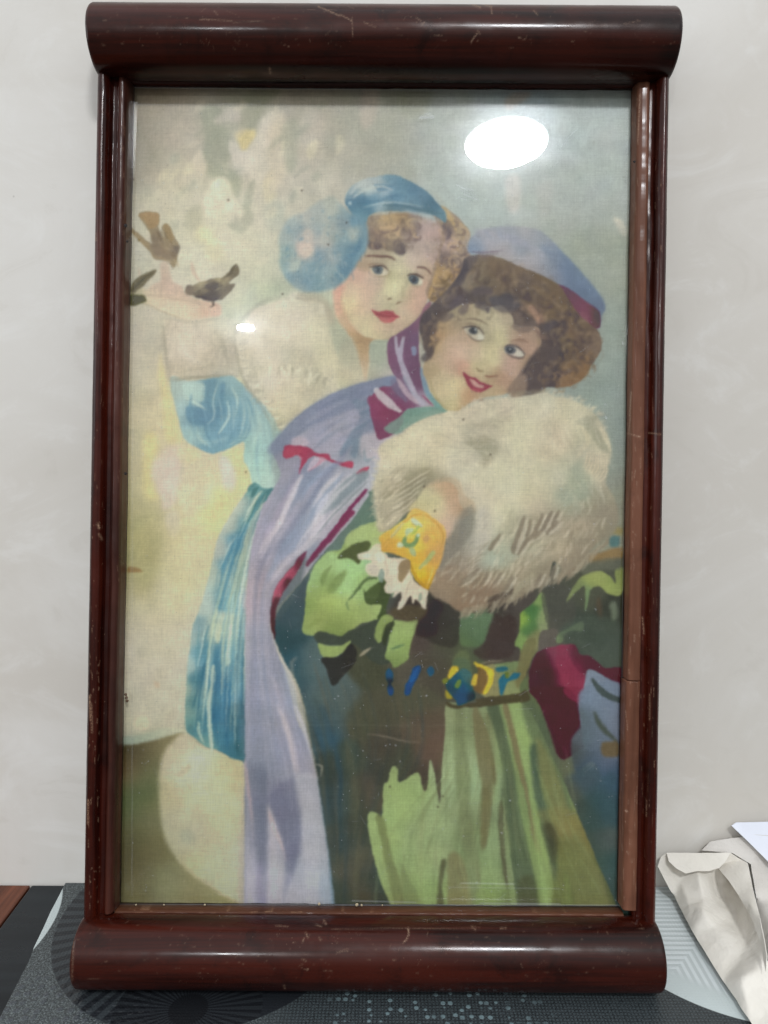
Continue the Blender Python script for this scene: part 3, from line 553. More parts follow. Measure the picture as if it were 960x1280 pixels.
    # ---------- dark space under the cape, second girl's dress (dark green / brown)
    Gm('px',[(566,575),(470,610),(460,620),(440,650),(420,672),(392,705),(380,722),(350,760),(341,780),(341,790),(352,820),(372,855),(384,900),(395,960),(407,1040),(414,1090),(418,1132),(420,1180),(820,1180),(820,715),(760,700),(690,690),(600,640)],
       [(450,650,(95,120,105)),(430,680,(98,118,110)),(400,710,(92,108,105)),(380,740,(72,88,95)),(365,770,(66,88,95)),(355,800,(52,82,88)),(365,830,(48,88,102)),(372,850,(58,88,95)),(385,830,(88,108,108)),(400,860,(85,105,105)),(390,890,(75,98,102)),(400,920,(58,92,110)),(410,900,(75,95,98)),(420,880,(88,102,98)),
        (430,950,(72,85,74)),(410,960,(58,70,68)),(420,1000,(60,82,88)),(440,1000,(88,92,72)),(425,1060,(70,80,72)),(440,1080,(92,88,68)),(450,1030,(70,76,64)),(430,1120,(68,78,66)),(450,1110,(86,78,58)),(465,1100,(62,74,66)),(480,1140,(64,72,60)),
        (450,900,(84,84,64)),(480,890,(86,84,66)),(510,880,(90,88,68)),(480,930,(82,76,64)),(520,910,(98,84,68)),(540,940,(104,84,70)),(500,950,(76,78,64)),(480,970,(72,74,64)),(460,990,(88,80,68)),(530,970,(82,72,62)),(470,830,(80,82,62)),(500,830,(92,86,72)),(520,800,(88,76,68)),(540,830,(86,80,66)),(560,810,(84,84,66)),(540,770,(70,60,56)),(560,760,(80,84,74)),
        (580,800,(82,92,64)),(600,770,(88,108,80)),(590,790,(90,112,82)),(610,790,(85,72,64)),(630,790,(80,72,64)),(640,810,(82,74,66)),(620,750,(70,62,58)),(650,750,(86,78,72)),(690,740,(82,84,72)),(700,760,(78,82,72)),(720,780,(72,82,70)),(750,790,(68,78,66)),(770,790,(72,82,72)),(680,790,(98,94,82)),(730,740,(84,86,70)),(765,770,(66,70,58)),
        (760,830,(78,90,76)),(690,900,(78,92,68)),(670,880,(96,110,70)),(700,960,(98,102,78)),(730,980,(86,94,86)),(740,940,(98,112,120)),(760,1000,(62,88,104)),(740,1020,(68,86,88)),(765,1060,(60,92,95)),(750,1080,(70,88,80)),(770,1120,(62,84,78)),(720,1040,(84,88,70)),(765,960,(80,100,125)),(735,880,(118,135,150))],11,1.0)
    for q,w,c,al_ in [([(480,0),(540,160),(600,420),(590,600)],7,(48,84,108),.5),([(640,200),(690,500),(700,800),(690,1200)],9,(96,96,72),.5),([(400,60),(470,260),(540,520),(560,800)],5,(72,76,62),.5),([(560,500),(600,700),(600,900)],8,(56,84,92),.5),([(730,60),(720,400),(760,800),(800,1100)],7,(70,72,60),.4)]:
        S('L',q,w,c,2.5,al_,(.4,.4))
    flow([(350,820),(385,920),(402,1010),(418,1140)],[(530,840),(540,930),(500,1010),(450,1140)],120,[(66,78,70),(96,92,72),(52,66,68),(84,88,66),(60,84,92),(104,90,68)],(1.5,5),.30,1.6,(.1,.4),11)
    flow([(690,900),(715,960),(745,1060),(765,1140)],[(775,880),(780,960),(780,1060),(785,1140)],50,[(58,84,96),(84,96,92),(66,92,108),(74,84,66)],(2,6),.3,2,(.15,.4),12)
    # shaded lining and the two crimson edges
    P('K',[(330,300),(380,250),(400,300),(385,330),(370,420),(300,560),(215,650),(190,560),(240,420)],(80,98,100),2,.6)
    Gm('K',[(640,-10),(690,0),(620,80),(530,190),(430,300),(400,325),(400,295),(500,180),(590,60)],[(660,10,(140,52,88)),(540,150,(128,60,92)),(420,290,(118,62,84))],20,.8)
    Gm('K',[(325,310),(350,270),(400,235),(375,300),(330,380),(280,450),(240,520),(215,590),(208,680),(212,765),(190,710),(182,640),(185,570),(205,480),(250,400)],[(310,340,(178,72,98)),(230,450,(182,80,102)),(340,320,(110,42,60)),(280,450,(92,40,54)),(210,560,(98,52,60)),(200,700,(88,42,48)),(380,250,(120,58,84))],5,.8)
    S('K',[(325,330),(260,400),(215,470),(195,550)],3.4,(190,84,108),1,.7)
    S('E',[(555,765),(480,850),(400,960),(330,1040),(270,1120)],5.2,(132,46,86),.7,.95,(.7,.6))
    S('K',[(340,870),(310,900),(320,1000)],5,(140,138,128),1.5,.5)
    # ---------- green sleeve
    Gm('K',[(620,190),(660,130),(740,90),(860,70),(900,180),(830,340),(860,380),(870,540),(830,640),(720,670),(640,740),(590,750),(500,720),(440,740),(375,720),(385,620),(400,450),(430,350),(470,290),(530,235),(600,225)],
       [(700,140,(150,168,98)),(780,110,(150,165,108)),(640,200,(140,160,88)),(480,300,(142,170,105)),(420,400,(140,172,110)),(520,320,(148,172,112)),(540,400,(128,148,84)),(460,460,(140,160,88)),(620,350,(148,178,118)),(680,330,(146,180,118)),(640,450,(148,180,118)),(420,560,(135,155,80)),(500,560,(142,156,82)),(580,560,(148,165,88)),
        (400,690,(138,155,85)),(480,640,(140,152,84)),(560,640,(128,142,78)),(560,700,(122,140,70)),(640,620,(136,152,82)),(720,600,(142,158,90)),(800,560,(150,168,98)),(740,480,(142,168,102)),(760,420,(138,165,100)),(640,540,(150,165,100)),(800,300,(130,165,120))],8,.9)
    P('E',[(440,1020),(470,980),(530,945),(600,925),(650,935),(620,990),(520,1040),(460,1050)],(152,168,104),1,.9)
    P('K',[(580,275),(650,210),(720,180),(780,180),(770,230),(730,280),(710,310),(680,290),(640,275)],(84,92,52),.9)
    P('K',[(480,420),(500,360),(550,320),(520,380),(500,440)],(116,134,74),1.2,.7)
    P('K',[(520,470),(560,400),(620,350),(640,360),(600,440),(560,480)],(118,136,74),1.5,.75)
    S('K',[(490,640),(450,660),(400,700)],5,(122,138,70),1.4,.5); S('K',[(440,550),(520,520),(600,545)],5,(154,170,96),2,.5)
    S('K',[(820,395),(760,400),(700,470),(650,530)],4,(88,108,66),.8,.95,(.9,.3))
    S('K',[(645,530),(640,560),(660,590)],2.4,(98,122,80),.8,.8)
    P('K',[(740,460),(760,480),(830,420),(870,400),(900,480),(880,560),(870,620),(820,640),(850,560),(790,555),(755,540)],(72,86,48),.8)
    P('K',[(760,480),(800,440),(840,440),(830,500),(790,550),(755,535)],(82,98,54),1,.9)
    P('K',[(440,750),(470,715),(540,725),(600,745),(650,710),(720,690),(800,650),(850,640),(900,620),(960,680),(960,760),(900,900),(800,900),(700,800),(640,800),(560,800),(480,790)],(70,78,66),.8,.95)
    P('K',[(465,785),(520,800),(600,800),(665,770),(640,820),(590,860),(520,878),(485,850)],(140,158,86),.8)
    P('K',[(485,885),(510,870),(600,860),(660,790),(700,830),(690,900),(620,980),(570,1040),(545,1030),(520,950)],(56,54,50),1.2,.9)
    P('K',[(720,855),(750,825),(785,810),(770,830),(725,865)],(162,148,120),.8,.9)
    P('K',[(870,620),(905,640),(900,680),(870,720),(850,770),(820,775),(815,700),(840,640)],(134,150,82),.8,.95)
    # cuff piece (M frame)
    Gm('M',[(350,455),(420,462),(480,450),(490,470),(460,560),(440,640),(430,690),(390,720),(350,740),(320,700),(292,680),(310,600),(325,520)],[(400,480,(138,160,92)),(350,600,(140,162,92)),(420,640,(130,152,82)),(360,710,(120,140,74))],8,.8)
    P('M',[(270,560),(280,490),(330,460),(350,480),(310,560),(290,610)],(62,70,48),.9,.9)
    S('M',[(330,630),(370,615),(415,600)],3.4,(98,128,84),.8,.9)
    P('M',[(232,560),(240,490),(280,430),(330,425),(345,455),(300,480),(275,560),(255,590)],(132,150,80),.8,.9)
    P('M',[(545,290),(600,295),(700,360),(745,400),(740,560),(700,620),(600,600),(520,560),(480,540),(500,450),(540,390)],(66,62,54),1.5,.8)
    P('M',[(540,400),(600,330),(640,380),(600,460),(600,540),(500,550),(480,500)],(62,42,44),2.5,.75)
    P('M',[(390,370),(540,380),(520,440),(460,460),(380,450),(320,410)],(92,80,56),2,.85)
    Gm('M',[(755,420),(800,415),(945,420),(920,500),(875,600),(790,615),(745,600),(740,500)],[(800,450,(92,118,84)),(860,480,(96,122,88)),(780,590,(92,116,72)),(870,560,(82,110,72))],12,1)
    P('M',[(945,420),(1000,440),(1040,420),(1080,470),(1060,660),(880,690),(820,640),(880,600)],(72,56,52),1.5,.7)
    P('M',[(740,640),(790,650),(800,740),(740,760),(700,700)],(102,118,72),2,.7)
    # green panel right of the waist (N frame)
    Gm('N',[(455,370),(480,440),(500,580),(460,600),(440,640),(440,700),(400,760),(330,900),(330,720),(295,680),(325,600),(330,500),(400,440)],
       [(440,400,(118,145,78)),(340,540,(128,160,58)),(310,660,(120,150,75)),(400,500,(72,118,62)),(380,580,(80,122,66)),(460,520,(130,145,92)),(480,580,(132,142,98)),(420,640,(128,128,80)),(380,760,(118,118,72)),(340,860,(105,105,66))],5,.9)
    P('N',[(455,370),(580,330),(640,400),(640,560),(520,590),(490,590)],(84,84,74),1,.7)
    P('N',[(440,640),(460,600),(540,590),(560,660),(540,690),(440,710)],(102,94,86),1.2,.8)
    P('N',[(540,640),(560,610),(620,580),(690,545),(695,600),(640,600),(590,620),(575,665),(545,672)],(112,134,90),.8,.9)
    Gm('N',[(600,430),(640,340),(700,275),(790,250),(850,280),(885,320),(885,240),(940,240),(925,380),(850,385),(790,340),(740,360),(720,450),(705,480),(705,340),(660,370)],[(640,370,(120,132,80)),(780,280,(142,152,80)),(860,360,(140,152,78)),(720,420,(112,138,92)),(900,300,(128,140,72))],8,.9)
    P('N',[(850,440),(890,440),(895,520),(870,540)],(118,130,104),2,.8)
    P('N',[(725,160),(800,140),(925,110),(925,175),(850,195),(780,205),(730,195)],(142,112,66),1.5,.9)
    P('N',[(845,80),(870,45),(910,50),(900,105),(860,110)],(72,118,122),1.5,.85)
    P('N',[(860,0),(925,0),(925,40),(880,30)],(150,130,70),2,.8)
    P('N',[(720,200),(925,175),(925,235),(790,245),(700,270)],(102,104,86),2,.8)
    S('N',[(785,400),(790,460),(800,540)],6,(100,78,58),2,.6)
    P('N',[(560,590),(700,520),(905,560),(905,820),(780,790),(720,750),(660,690),(590,670)],(80,92,78),3,.6)
    # ---------- crimson cloak and blue sash
    Gm('N',[(440,720),(540,690),(640,680),(680,740),(740,750),(820,815),(925,820),(925,950),(860,890),(740,830),(715,860),(700,940),(672,1060),(700,1200),(740,1250),(670,1300),(560,1350),(480,1140),(430,1000),(385,950),(380,860),(405,770)],
       [(440,780,(92,38,56)),(500,900,(88,36,54)),(420,900,(88,40,58)),(540,1000,(90,38,56)),(560,720,(142,62,84)),(590,760,(140,56,80)),(600,880,(150,52,78)),(660,960,(160,56,80)),(640,840,(132,46,72)),(660,740,(104,44,60)),(740,790,(98,44,60)),(860,850,(104,40,60)),(900,900,(98,36,56)),(600,1100,(86,36,52)),(640,1250,(86,38,52))],7,.9)
    P('N',[(545,700),(590,690),(620,760),(660,830),(705,860),(700,940),(670,1035),(620,980),(575,900),(545,800)],(150,54,80),1.1,.75)
    P('Q2',[(285,0),(500,0),(560,100),(575,200),(530,260),(510,380),(480,370),(400,210),(330,80)],(92,38,54),1,.95)
    P('Q2',[(480,0),(590,0),(575,85),(550,80),(500,50)],(142,48,72),1.2,.8)
    Gm('N',[(740,828),(850,885),(925,950),(925,1300),(720,1300),(690,1180),(672,1060),(700,940),(712,860)],[(740,880,(120,134,152)),(800,960,(116,130,150)),(880,900,(112,122,142)),(760,1050,(112,124,140)),(900,1150,(112,120,140)),(700,1060,(96,108,120)),(820,1150,(108,122,142))],12,1)
    Gm('Q2',[(560,100),(590,0),(800,0),(800,560),(720,540),(640,420),(560,480),(530,420),(520,300),(580,200)],[(620,60,(112,128,148)),(700,120,(114,128,148)),(760,200,(110,120,140)),(640,200,(100,115,130)),(600,260,(88,104,112)),(680,300,(96,110,128)),(740,400,(94,104,124)),(660,400,(84,100,118)),(560,400,(78,86,86)),(620,460,(58,82,110)),(780,480,(66,92,118)),(570,180,(88,104,110))],10,1.5,.9)
    S('N',[(745,880),(800,950),(860,990),(925,1010)],8,(66,78,72),1.2,.85,(.3,.8))
    S('Q2',[(650,130),(680,200),(730,260),(790,310)],7,(70,78,62),1.5,.8)
    P('Q2',[(695,315),(740,305),(790,310),(790,385),(700,385)],(112,90,54),1.5,.85)
    Gm('Q2',[(450,560),(560,470),(640,440),(700,500),(790,540),(800,1240),(740,1240),(680,1060),(600,960),(520,780)],[(500,600,(82,86,72)),(600,520,(66,88,102)),(740,560,(60,90,106)),(680,640,(56,84,88)),(560,700,(68,82,72)),(640,760,(58,82,78)),(740,700,(60,90,98)),(720,880,(84,92,88)),(640,900,(68,82,74)),(760,1000,(60,92,94)),(700,1000,(64,84,74)),(770,1150,(60,82,78))],10,4,.85)
    # ---------- green skirt with folds
    Gm('O',[(590,85),(740,110),(880,90),(1010,80),(1100,200),(1300,640),(1450,1000),(1560,1250),(1620,1420),(330,1420),(272,1262),(200,1080),(150,880),(135,720),(180,710),(215,740),(225,560),(250,530),(270,450),(305,460),(315,540),(420,480),(450,580),(475,560),(490,410),(515,480),(545,660),(555,500),(575,250)],
       [(600,150,(142,152,108)),(600,300,(140,155,112)),(580,500,(142,158,116)),(400,560,(136,155,98)),(300,600,(138,156,96)),(250,700,(138,158,100)),(160,760,(142,160,100)),(180,900,(138,156,94)),(230,1050,(138,156,94)),(400,800,(132,148,98)),(400,1000,(132,150,98)),(500,900,(136,148,104)),(560,760,(138,154,112)),
        (300,1200,(128,140,84)),(450,1200,(130,150,90)),(650,200,(112,122,84)),(690,700,(120,130,90)),(720,850,(108,122,82)),(750,600,(136,158,116)),(770,1000,(122,142,92)),(860,900,(135,155,108)),(850,1100,(130,148,98)),(800,1220,(120,140,80)),
        (900,250,(130,145,98)),(1000,300,(130,150,90)),(1000,700,(88,102,76)),(1000,1000,(82,94,66)),(1100,700,(118,140,86)),(1050,900,(118,132,78)),(1180,1000,(120,128,74)),(1250,900,(120,112,62)),(1250,1100,(100,104,58)),(1400,1100,(96,98,56)),(1150,1200,(112,128,66)),(1000,1200,(88,94,56)),(1300,1220,(98,102,58)),(1450,1220,(88,96,58))],16,1)
    # notches of the dark tail into the skirt, darker folds
    for q,c,so,al_ in [
        ([(180,735),(225,740),(250,850),(280,980),(320,1100),(345,1260),(300,1260),(250,1080),(215,900)],(112,118,72),1.8,.8),
        ([(320,1000),(370,1080),(430,1200),(440,1262),(340,1262),(330,1150)],(110,120,74),2,.6),
        ([(640,110),(680,110),(690,300),(720,500),(720,700),(760,880),(780,1100),(730,1262),(690,1000),(660,780),(640,560),(630,350)],(114,122,84),2,.75),
        ([(735,110),(760,110),(830,270),(860,430),(865,540),(840,700),(815,880),(790,900),(790,700),(780,520),(750,350)],(118,108,74),1.6,.8),
        ([(830,300),(850,370),(868,520),(850,540)],(100,88,58),1.2,.5),
        ([(600,950),(660,950),(700,1050),(720,1262),(600,1262),(590,1100)],(122,110,74),2.2,.7),
        ([(545,1020),(570,975),(585,1000),(560,1120),(570,1262),(530,1262)],(86,84,58),1.3,.85),
        ([(820,110),(880,100),(910,250),(925,420),(905,470),(885,330),(850,220)],(92,104,72),1.5,.75)]:
        P('O',q,c,so,al_)
    for q,c,so,al_ in [
        ([(40,100),(110,95),(150,250),(200,480),(240,700),(280,900),(330,1262),(210,1262),(180,1000),(160,800),(130,640),(130,500),(100,300)],(84,98,72),2,.85),
        ([(110,95),(150,250),(190,430),(215,640),(260,860),(320,1100),(345,1262),(395,1262),(350,1000),(300,800),(270,620),(230,400),(180,200),(160,95)],(126,148,88),1.5,.7),
        ([(128,95),(160,95),(200,240),(250,480),(300,700),(345,900),(340,960),(300,850),(260,620),(205,430),(165,250)],(124,108,76),1.6,.85),
        ([(165,95),(235,85),(260,200),(285,330),(290,450),(330,640),(380,820),(420,1100),(400,1262),(370,1262),(330,1000),(290,700),(250,440),(200,250)],(134,156,92),1.5,.8),
        ([(240,85),(290,60),(380,200),(420,330),(520,700),(420,760),(370,600),(310,330),(265,230)],(90,104,76),3,.7),
        ([(285,340),(330,340),(350,560),(400,760),(440,960),(430,1100),(380,900),(330,700),(300,560)],(66,84,72),2.2,.8),
        ([(320,300),(350,310),(420,440),(480,620),(540,780),(640,960),(730,1200),(735,1262),(560,1262),(480,900),(400,700),(350,560)],(122,122,72),3,.75),
        ([(330,700),(500,690),(560,820),(420,860),(350,760)],(132,120,66),3.5,.5),
        ([(360,780),(420,780),(450,900),(420,1000),(380,900)],(74,72,52),2.5,.75),
        ([(100,700),(125,640),(150,800),(170,1000),(200,1180),(180,1220),(130,1050),(110,860)],(86,82,60),1.5,.85),
        ([(132,600),(150,800),(180,1000),(210,1262),(180,1262),(150,1000),(135,800)],(134,154,104),1.2,.7),
        ([(30,150),(60,200),(90,400),(95,540),(70,520),(60,380)],(104,92,60),2,.6),
        ([(0,640),(40,560),(60,700),(30,900),(10,930),(0,880)],(108,104,68),2,.7),
        ([(40,170),(90,330),(125,480),(110,660),(90,760),(70,600),(90,500),(60,330)],(132,152,106),2,.55),
        ([(440,880),(520,860),(620,1000),(700,1262),(420,1262)],(104,110,60),5,.5),
        ([(0,1130),(180,1130),(200,1262),(0,1262)],(118,138,76),3,.5),
        ([(480,1080),(500,1080),(530,1262),(490,1262)],(120,138,72),3,.5),
        ([(220,1100),(300,1080),(330,1262),(230,1262)],(82,80,50),3,.5)]:
        P('Q2',q,c,so,al_)
    for k in range(26):
        x = 470+PR.rand()*240; y = 900+PR.rand()*180
        sl = (x-560)/520.
        S('px',[(x,y),(x+sl*30,y+35+20*PR.rand()),(x+sl*80+PR.randn()*2,y+110)],1.5+2.5*PR.rand(),[(96,104,70),(148,165,112),(120,112,74)][PR.randint(3)],1.6,.22)
    flow([(560,885),(545,960),(500,1010),(470,1070),(495,1140)],[(655,880),(680,950),(720,1040),(750,1090),(770,1140)],150,[(148,166,116),(104,114,78),(126,146,92),(92,98,64),(156,172,124),(122,112,76)],(1.2,4),.17,1.0,(.12,.45),13,(.12,1))
    # ---------- belt
    Gm('U',[(640,160),(740,140),(870,130),(900,200),(860,270),(860,340),(760,350),(640,335),(620,240)],[(680,250,(132,128,82)),(740,300,(136,130,84)),(820,160,(112,132,84)),(800,250,(128,140,90)),(850,220,(122,112,68)),(800,320,(132,140,88))],6,.8)
    P('U',[(420,370),(500,390),(600,370),(600,350),(760,330),(850,320),(900,300),(920,360),(800,378),(600,402),(540,400),(480,412),(430,400)],(82,74,50),.9,.95)
    P('U',[(860,100),(900,0),(960,0),(930,120),(870,260),(840,270)],(118,112,68),1.2,.8)
    S('U',[(620,138),(700,130),(770,122)],1.8,(140,128,98),.6,.8)
    P('U',[(455,160),(480,110),(540,110),(570,160),(580,230),(560,300),(520,240),(470,200)],(88,108,78),1.8,.8)
    Gm('U',[(470,205),(520,170),(570,200),(590,300),(590,350),(520,385),(490,390),(480,360),(440,320),(418,270),(440,230)],[(540,210,(62,108,110)),(480,240,(30,92,120)),(540,290,(14,90,130)),(510,350,(10,84,125)),(440,280,(20,82,100)),(580,340,(20,62,70)),(580,260,(82,98,72))],4.5,.7)
    P('U',[(580,250),(610,190),(600,150),(640,160),(665,200),(660,280),(640,320),(590,300)],(122,90,46),1,.85)
    P('U',[(470,280),(480,250),(505,235),(510,260),(490,290)],(108,134,48),.7,.9)
    P('U',[(430,210),(455,160),(485,155),(490,180),(450,225),(435,232)],(206,168,30),.7,.95)
    P('U',[(395,240),(425,225),(430,250),(410,262)],(128,138,32),.7,.8)
    P('U',[(415,300),(440,320),(455,350),(430,355),(418,340)],(178,158,24),.8,.8)
    P('U',[(568,260),(590,205),(608,212),(600,265),(580,275)],(204,164,38),.7,.95)
    P('U',[(585,130),(620,140),(680,165),(705,180),(695,260),(660,320),(640,310),(670,240),(655,180),(600,155)],(208,172,28),.8,.9)
    P('U',[(720,165),(780,160),(785,180),(730,192)],(36,102,128),.8,.9); P('U',[(735,240),(770,200),(790,225),(830,195),(862,200),(845,230),(790,250),(760,325),(742,318)],(32,104,135),.8,.95)
    P('U',[(770,195),(795,195),(795,225),(775,225)],(98,118,32),.8,.8)
    Gm('U',[(62,185),(80,168),(98,195),(100,245),(88,262),(104,290),(98,325),(78,328),(68,290),(72,255),(58,225)],[(80,200,(28,92,138)),(84,300,(24,80,142)),(80,258,(30,58,70))],4,.6)
    P('U',[(220,170),(255,150),(268,170),(250,220),(215,280),(200,325),(170,325),(175,270),(195,240)],(24,82,148),.7,.95)
    P('U',[(200,225),(240,170),(258,165),(240,220),(210,255)],(42,100,168),1,.7)
    P('U',[(308,170),(330,155),(348,175),(342,205),(322,215),(308,198)],(32,90,128),.7,.95)
    # ---------- big fur muff
    Gm('F',[(190,165),(250,110),(330,90),(400,85),(470,55),(560,45),(640,20),(720,40),(790,60),(840,90),(890,150),(915,240),(895,340),(925,400),(940,460),(925,520),(850,575),(800,650),(720,690),(620,730),(570,760),(500,780),(400,808),(330,770),(270,730),(250,600),(320,540),(330,460),(280,430),(200,450),(150,500),(95,520),(85,450),(75,360),(100,280),(95,220),(160,180)],
       [(200,200,(182,174,146)),(330,150,(176,166,142)),(480,100,(172,162,140)),(640,60,(172,166,146)),(760,110,(172,164,138)),(860,160,(164,158,134)),(500,170,(168,160,138)),(450,200,(150,142,122)),(400,250,(172,166,146)),(250,250,(180,170,144)),(120,300,(178,168,142)),(100,400,(168,158,134)),(170,380,(158,148,124)),(240,330,(142,136,112)),
        (600,200,(172,166,140)),(700,200,(172,158,134)),(620,330,(172,168,142)),(500,330,(172,168,144)),(740,330,(168,162,138)),(880,220,(168,158,134)),(830,260,(150,148,128)),(860,300,(178,162,136)),(800,330,(142,148,128)),(760,400,(145,150,130)),(870,400,(150,142,118)),(880,470,(142,132,110)),
        (450,420,(170,162,142)),(560,430,(172,166,140)),(660,420,(168,158,134)),(440,520,(168,160,148)),(500,600,(152,158,138)),(420,560,(160,156,142)),(560,500,(168,164,138)),(600,520,(130,122,102)),(700,480,(148,136,116)),(640,560,(140,150,132)),(700,560,(168,154,128)),(780,520,(160,148,126)),(800,580,(140,128,106)),(560,650,(160,150,124)),(640,660,(140,130,108)),
        (380,620,(150,136,118)),(340,700,(148,128,104)),(420,720,(138,116,92)),(480,740,(136,114,92)),(560,720,(140,126,104)),(400,790,(136,112,88)),(300,720,(140,120,98)),(110,480,(160,150,128)),(700,640,(142,130,108)),(380,500,(120,118,104)),(350,570,(118,114,102))],13,1.6)
    # green edge wedge above the left of the muff
    P('X',[(0,240),(60,190),(200,175),(320,190),(230,205),(120,250),(40,300),(-40,370),(-60,330)],(112,145,128),1.2,.9)
    P('F',[(190,165),(330,90),(470,55),(640,20),(790,60),(890,150),(900,300),(780,420),(560,470),(450,560),(400,480),(420,380),(300,300),(200,300),(110,300)],(190,184,162),7,.25)
    # fur strokes
    hairs('F',[(90,440),(100,330),(110,270),(170,200)],(-165,-200),6,2.2,[(184,174,148),(172,162,138)],22,.7,.8)
    hairs('F',[(130,500),(170,460),(230,430)],(140,130),12,2,[(182,172,150),(150,142,122)],16,.6,.7)
    hairs('F',[(110,400),(180,360),(270,310)],(150,160),20,2.4,[(148,138,114),(184,174,150),(140,132,108)],26,.6,.8)
    P('X',[(0,730),(120,650),(220,620),(240,690),(180,760),(130,850),(80,930),(0,960),(40,860),(0,850)],(142,135,110),2,.7)
    for k in range(9): S('X',[(230-k*14,640+k*26),(130-k*10,700+k*27),(-30-k*6,800+k*24)],2.2,[(182,174,150),(132,124,102)][k%2],.8,.65,(.2,.2))
    hairs('F',[(420,200),(470,190),(520,210)],(200,150),9,3,[(140,134,114),(150,142,122)],14,.5,1.2)
    P('X',[(480,430),(560,400),(640,390),(720,420),(740,480),(700,560),(640,620),(600,600),(620,560),(580,500),(500,470)],(148,142,120),3,.7)
    P('X',[(500,310),(640,270),(780,240),(830,260),(760,320),(600,330)],(154,146,124),3,.6)
    S('X',[(720,230),(800,200),(870,160)],5,(152,144,126),2,.5); S('X',[(610,570),(590,600)],3,(130,126,106),1,.6); S('X',[(400,210),(380,190)],1.5,(120,110,90),.6,.5)
    hairs('Y',[(300,60),(380,90),(480,110),(600,120),(700,190),(790,240)],(-60,-30),6,2.4,[(182,174,150),(172,162,140)],34,.65,.9)
    P('Y',[(600,280),(700,240),(770,250),(740,300),(830,420),(860,510),(800,500),(740,440),(700,380),(640,310)],(146,144,124),2.2,.8)
    S('Y',[(780,320),(820,400),(860,510)],6,(182,172,146),1,.85); S('Y',[(600,290),(660,340),(690,430),(640,500),(580,600)],5,(178,168,142),1.5,.7)
    for k in range(8): S('Y',[(690+k*20,500+k*4),(672+k*22,590+k*12),(650+k*17,640+k*14)],2.4,(184,170,144),.8,.8,(.3,.1)); S('Y',[(700+k*20,510+k*4),(682+k*22,600+k*12),(664+k*17,640+k*14)],1.8,(150,144,120),.7,.55,(.3,.1))
    for k in range(4): S('Y',[(620+k*40,170+k*30),(580+k*30,230+k*20)],2.5,(154,144,122),1,.5)
    P('Y',[(560,620),(640,560),(660,640),(720,720),(700,850),(600,900),(500,880),(440,820),(540,740)],(142,148,128),4,.7)
    P('Z',[(600,490),(640,400),(690,260),(700,300),(680,420),(640,550),(605,550)],(130,120,102),1.3,.8)
    P('Z',[(410,520),(450,450),(520,395),(480,460),(430,530)],(140,134,114),1.3,.8)
    for (x,y,x2,y2,w) in [(700,420,740,290,3),(770,370,830,250,4),(830,350,900,230,5),(890,330,950,220,4),(640,540,720,440,5),(720,420,800,330,5),(800,400,900,330,6)]:
        S('Z',[(x,y),((x+x2)/2+4,(y+y2)/2),(x2,y2)],w,(134,122,104),1.1,.75,(.7,.1))
    P('Z',[(690,440),(800,350),(960,290),(960,390),(840,440),(760,480),(660,560),(640,540)],(142,130,110),3,.75)
    S('Z',[(560,690),(680,590),(800,480),(930,440)],10,(172,160,136),3,.6)
    S('Z',[(560,780),(700,660),(860,560),(960,500)],8,(164,152,128),3,.55)
    P('Z',[(400,560),(520,530),(640,560),(560,640),(420,640)],(150,160,144),5,.6)
    P('Z',[(340,220),(420,240),(420,480),(360,540),(300,560),(340,420)],(168,162,150),3.5,.8)
    for k in range(10): S('Z',[(400-k*10,520+k*22),(330-k*10,570+k*24),(240+k*6,640+k*22)],2.2,[(180,170,150),(138,128,108)][k%2],.8,.55,(.2,.1))
    for k in range(12): x=400+k*26; y=690-k*4; S('Z',[(x,y),(x-30,y+50),(x-70,y+110)],2.0,[(176,164,140),(126,112,92)][k%2],.8,.55,(.3,.1))
    hairs('Z',[(160,640),(200,660),(260,760)],(115,110),12,2.2,[(172,156,132),(128,110,88)],16,.55,.8)
    hairs('F',[(420,690),(560,640),(700,560),(840,480)],(120,125),14,2.6,[(176,164,140),(130,118,98),(168,154,130),(140,128,108)],60,.5,.9)
    hairs('F',[(470,560),(600,500),(720,450),(860,400)],(120,125),12,2.4,[(176,166,142),(142,134,112)],40,.4,1)
    hairs('F',[(300,110),(400,88),(520,62),(640,24),(760,52),(860,110),(900,220)],(-100,-10),8,3,[(182,176,154),(174,168,148)],60,.55,1)
    hairs('F',[(400,800),(500,770),(600,720),(720,680),(800,640)],(125,120),12,2.8,[(134,114,92),(150,134,110),(142,124,102)],26,.75,.8)
    P('Z',[(590,910),(600,830),(690,740),(760,700),(740,790),(680,860),(610,900)],(150,142,118),1.2,.85)
    P('Z',[(900,770),(900,700),(920,620),(960,640),(960,700)],(118,116,98),1.2,.8)
    P('Z',[(420,980),(430,880),(560,830),(600,770),(600,860),(520,920),(440,990)],(78,66,58),1.2,.7)
    P('Z',[(880,720),(900,640),(920,620),(915,700),(905,760),(860,780)],(74,78,68),1,.75)
    P('N',[(500,310),(515,210),(535,200),(525,280),(540,310)],(70,74,62),1,.8)
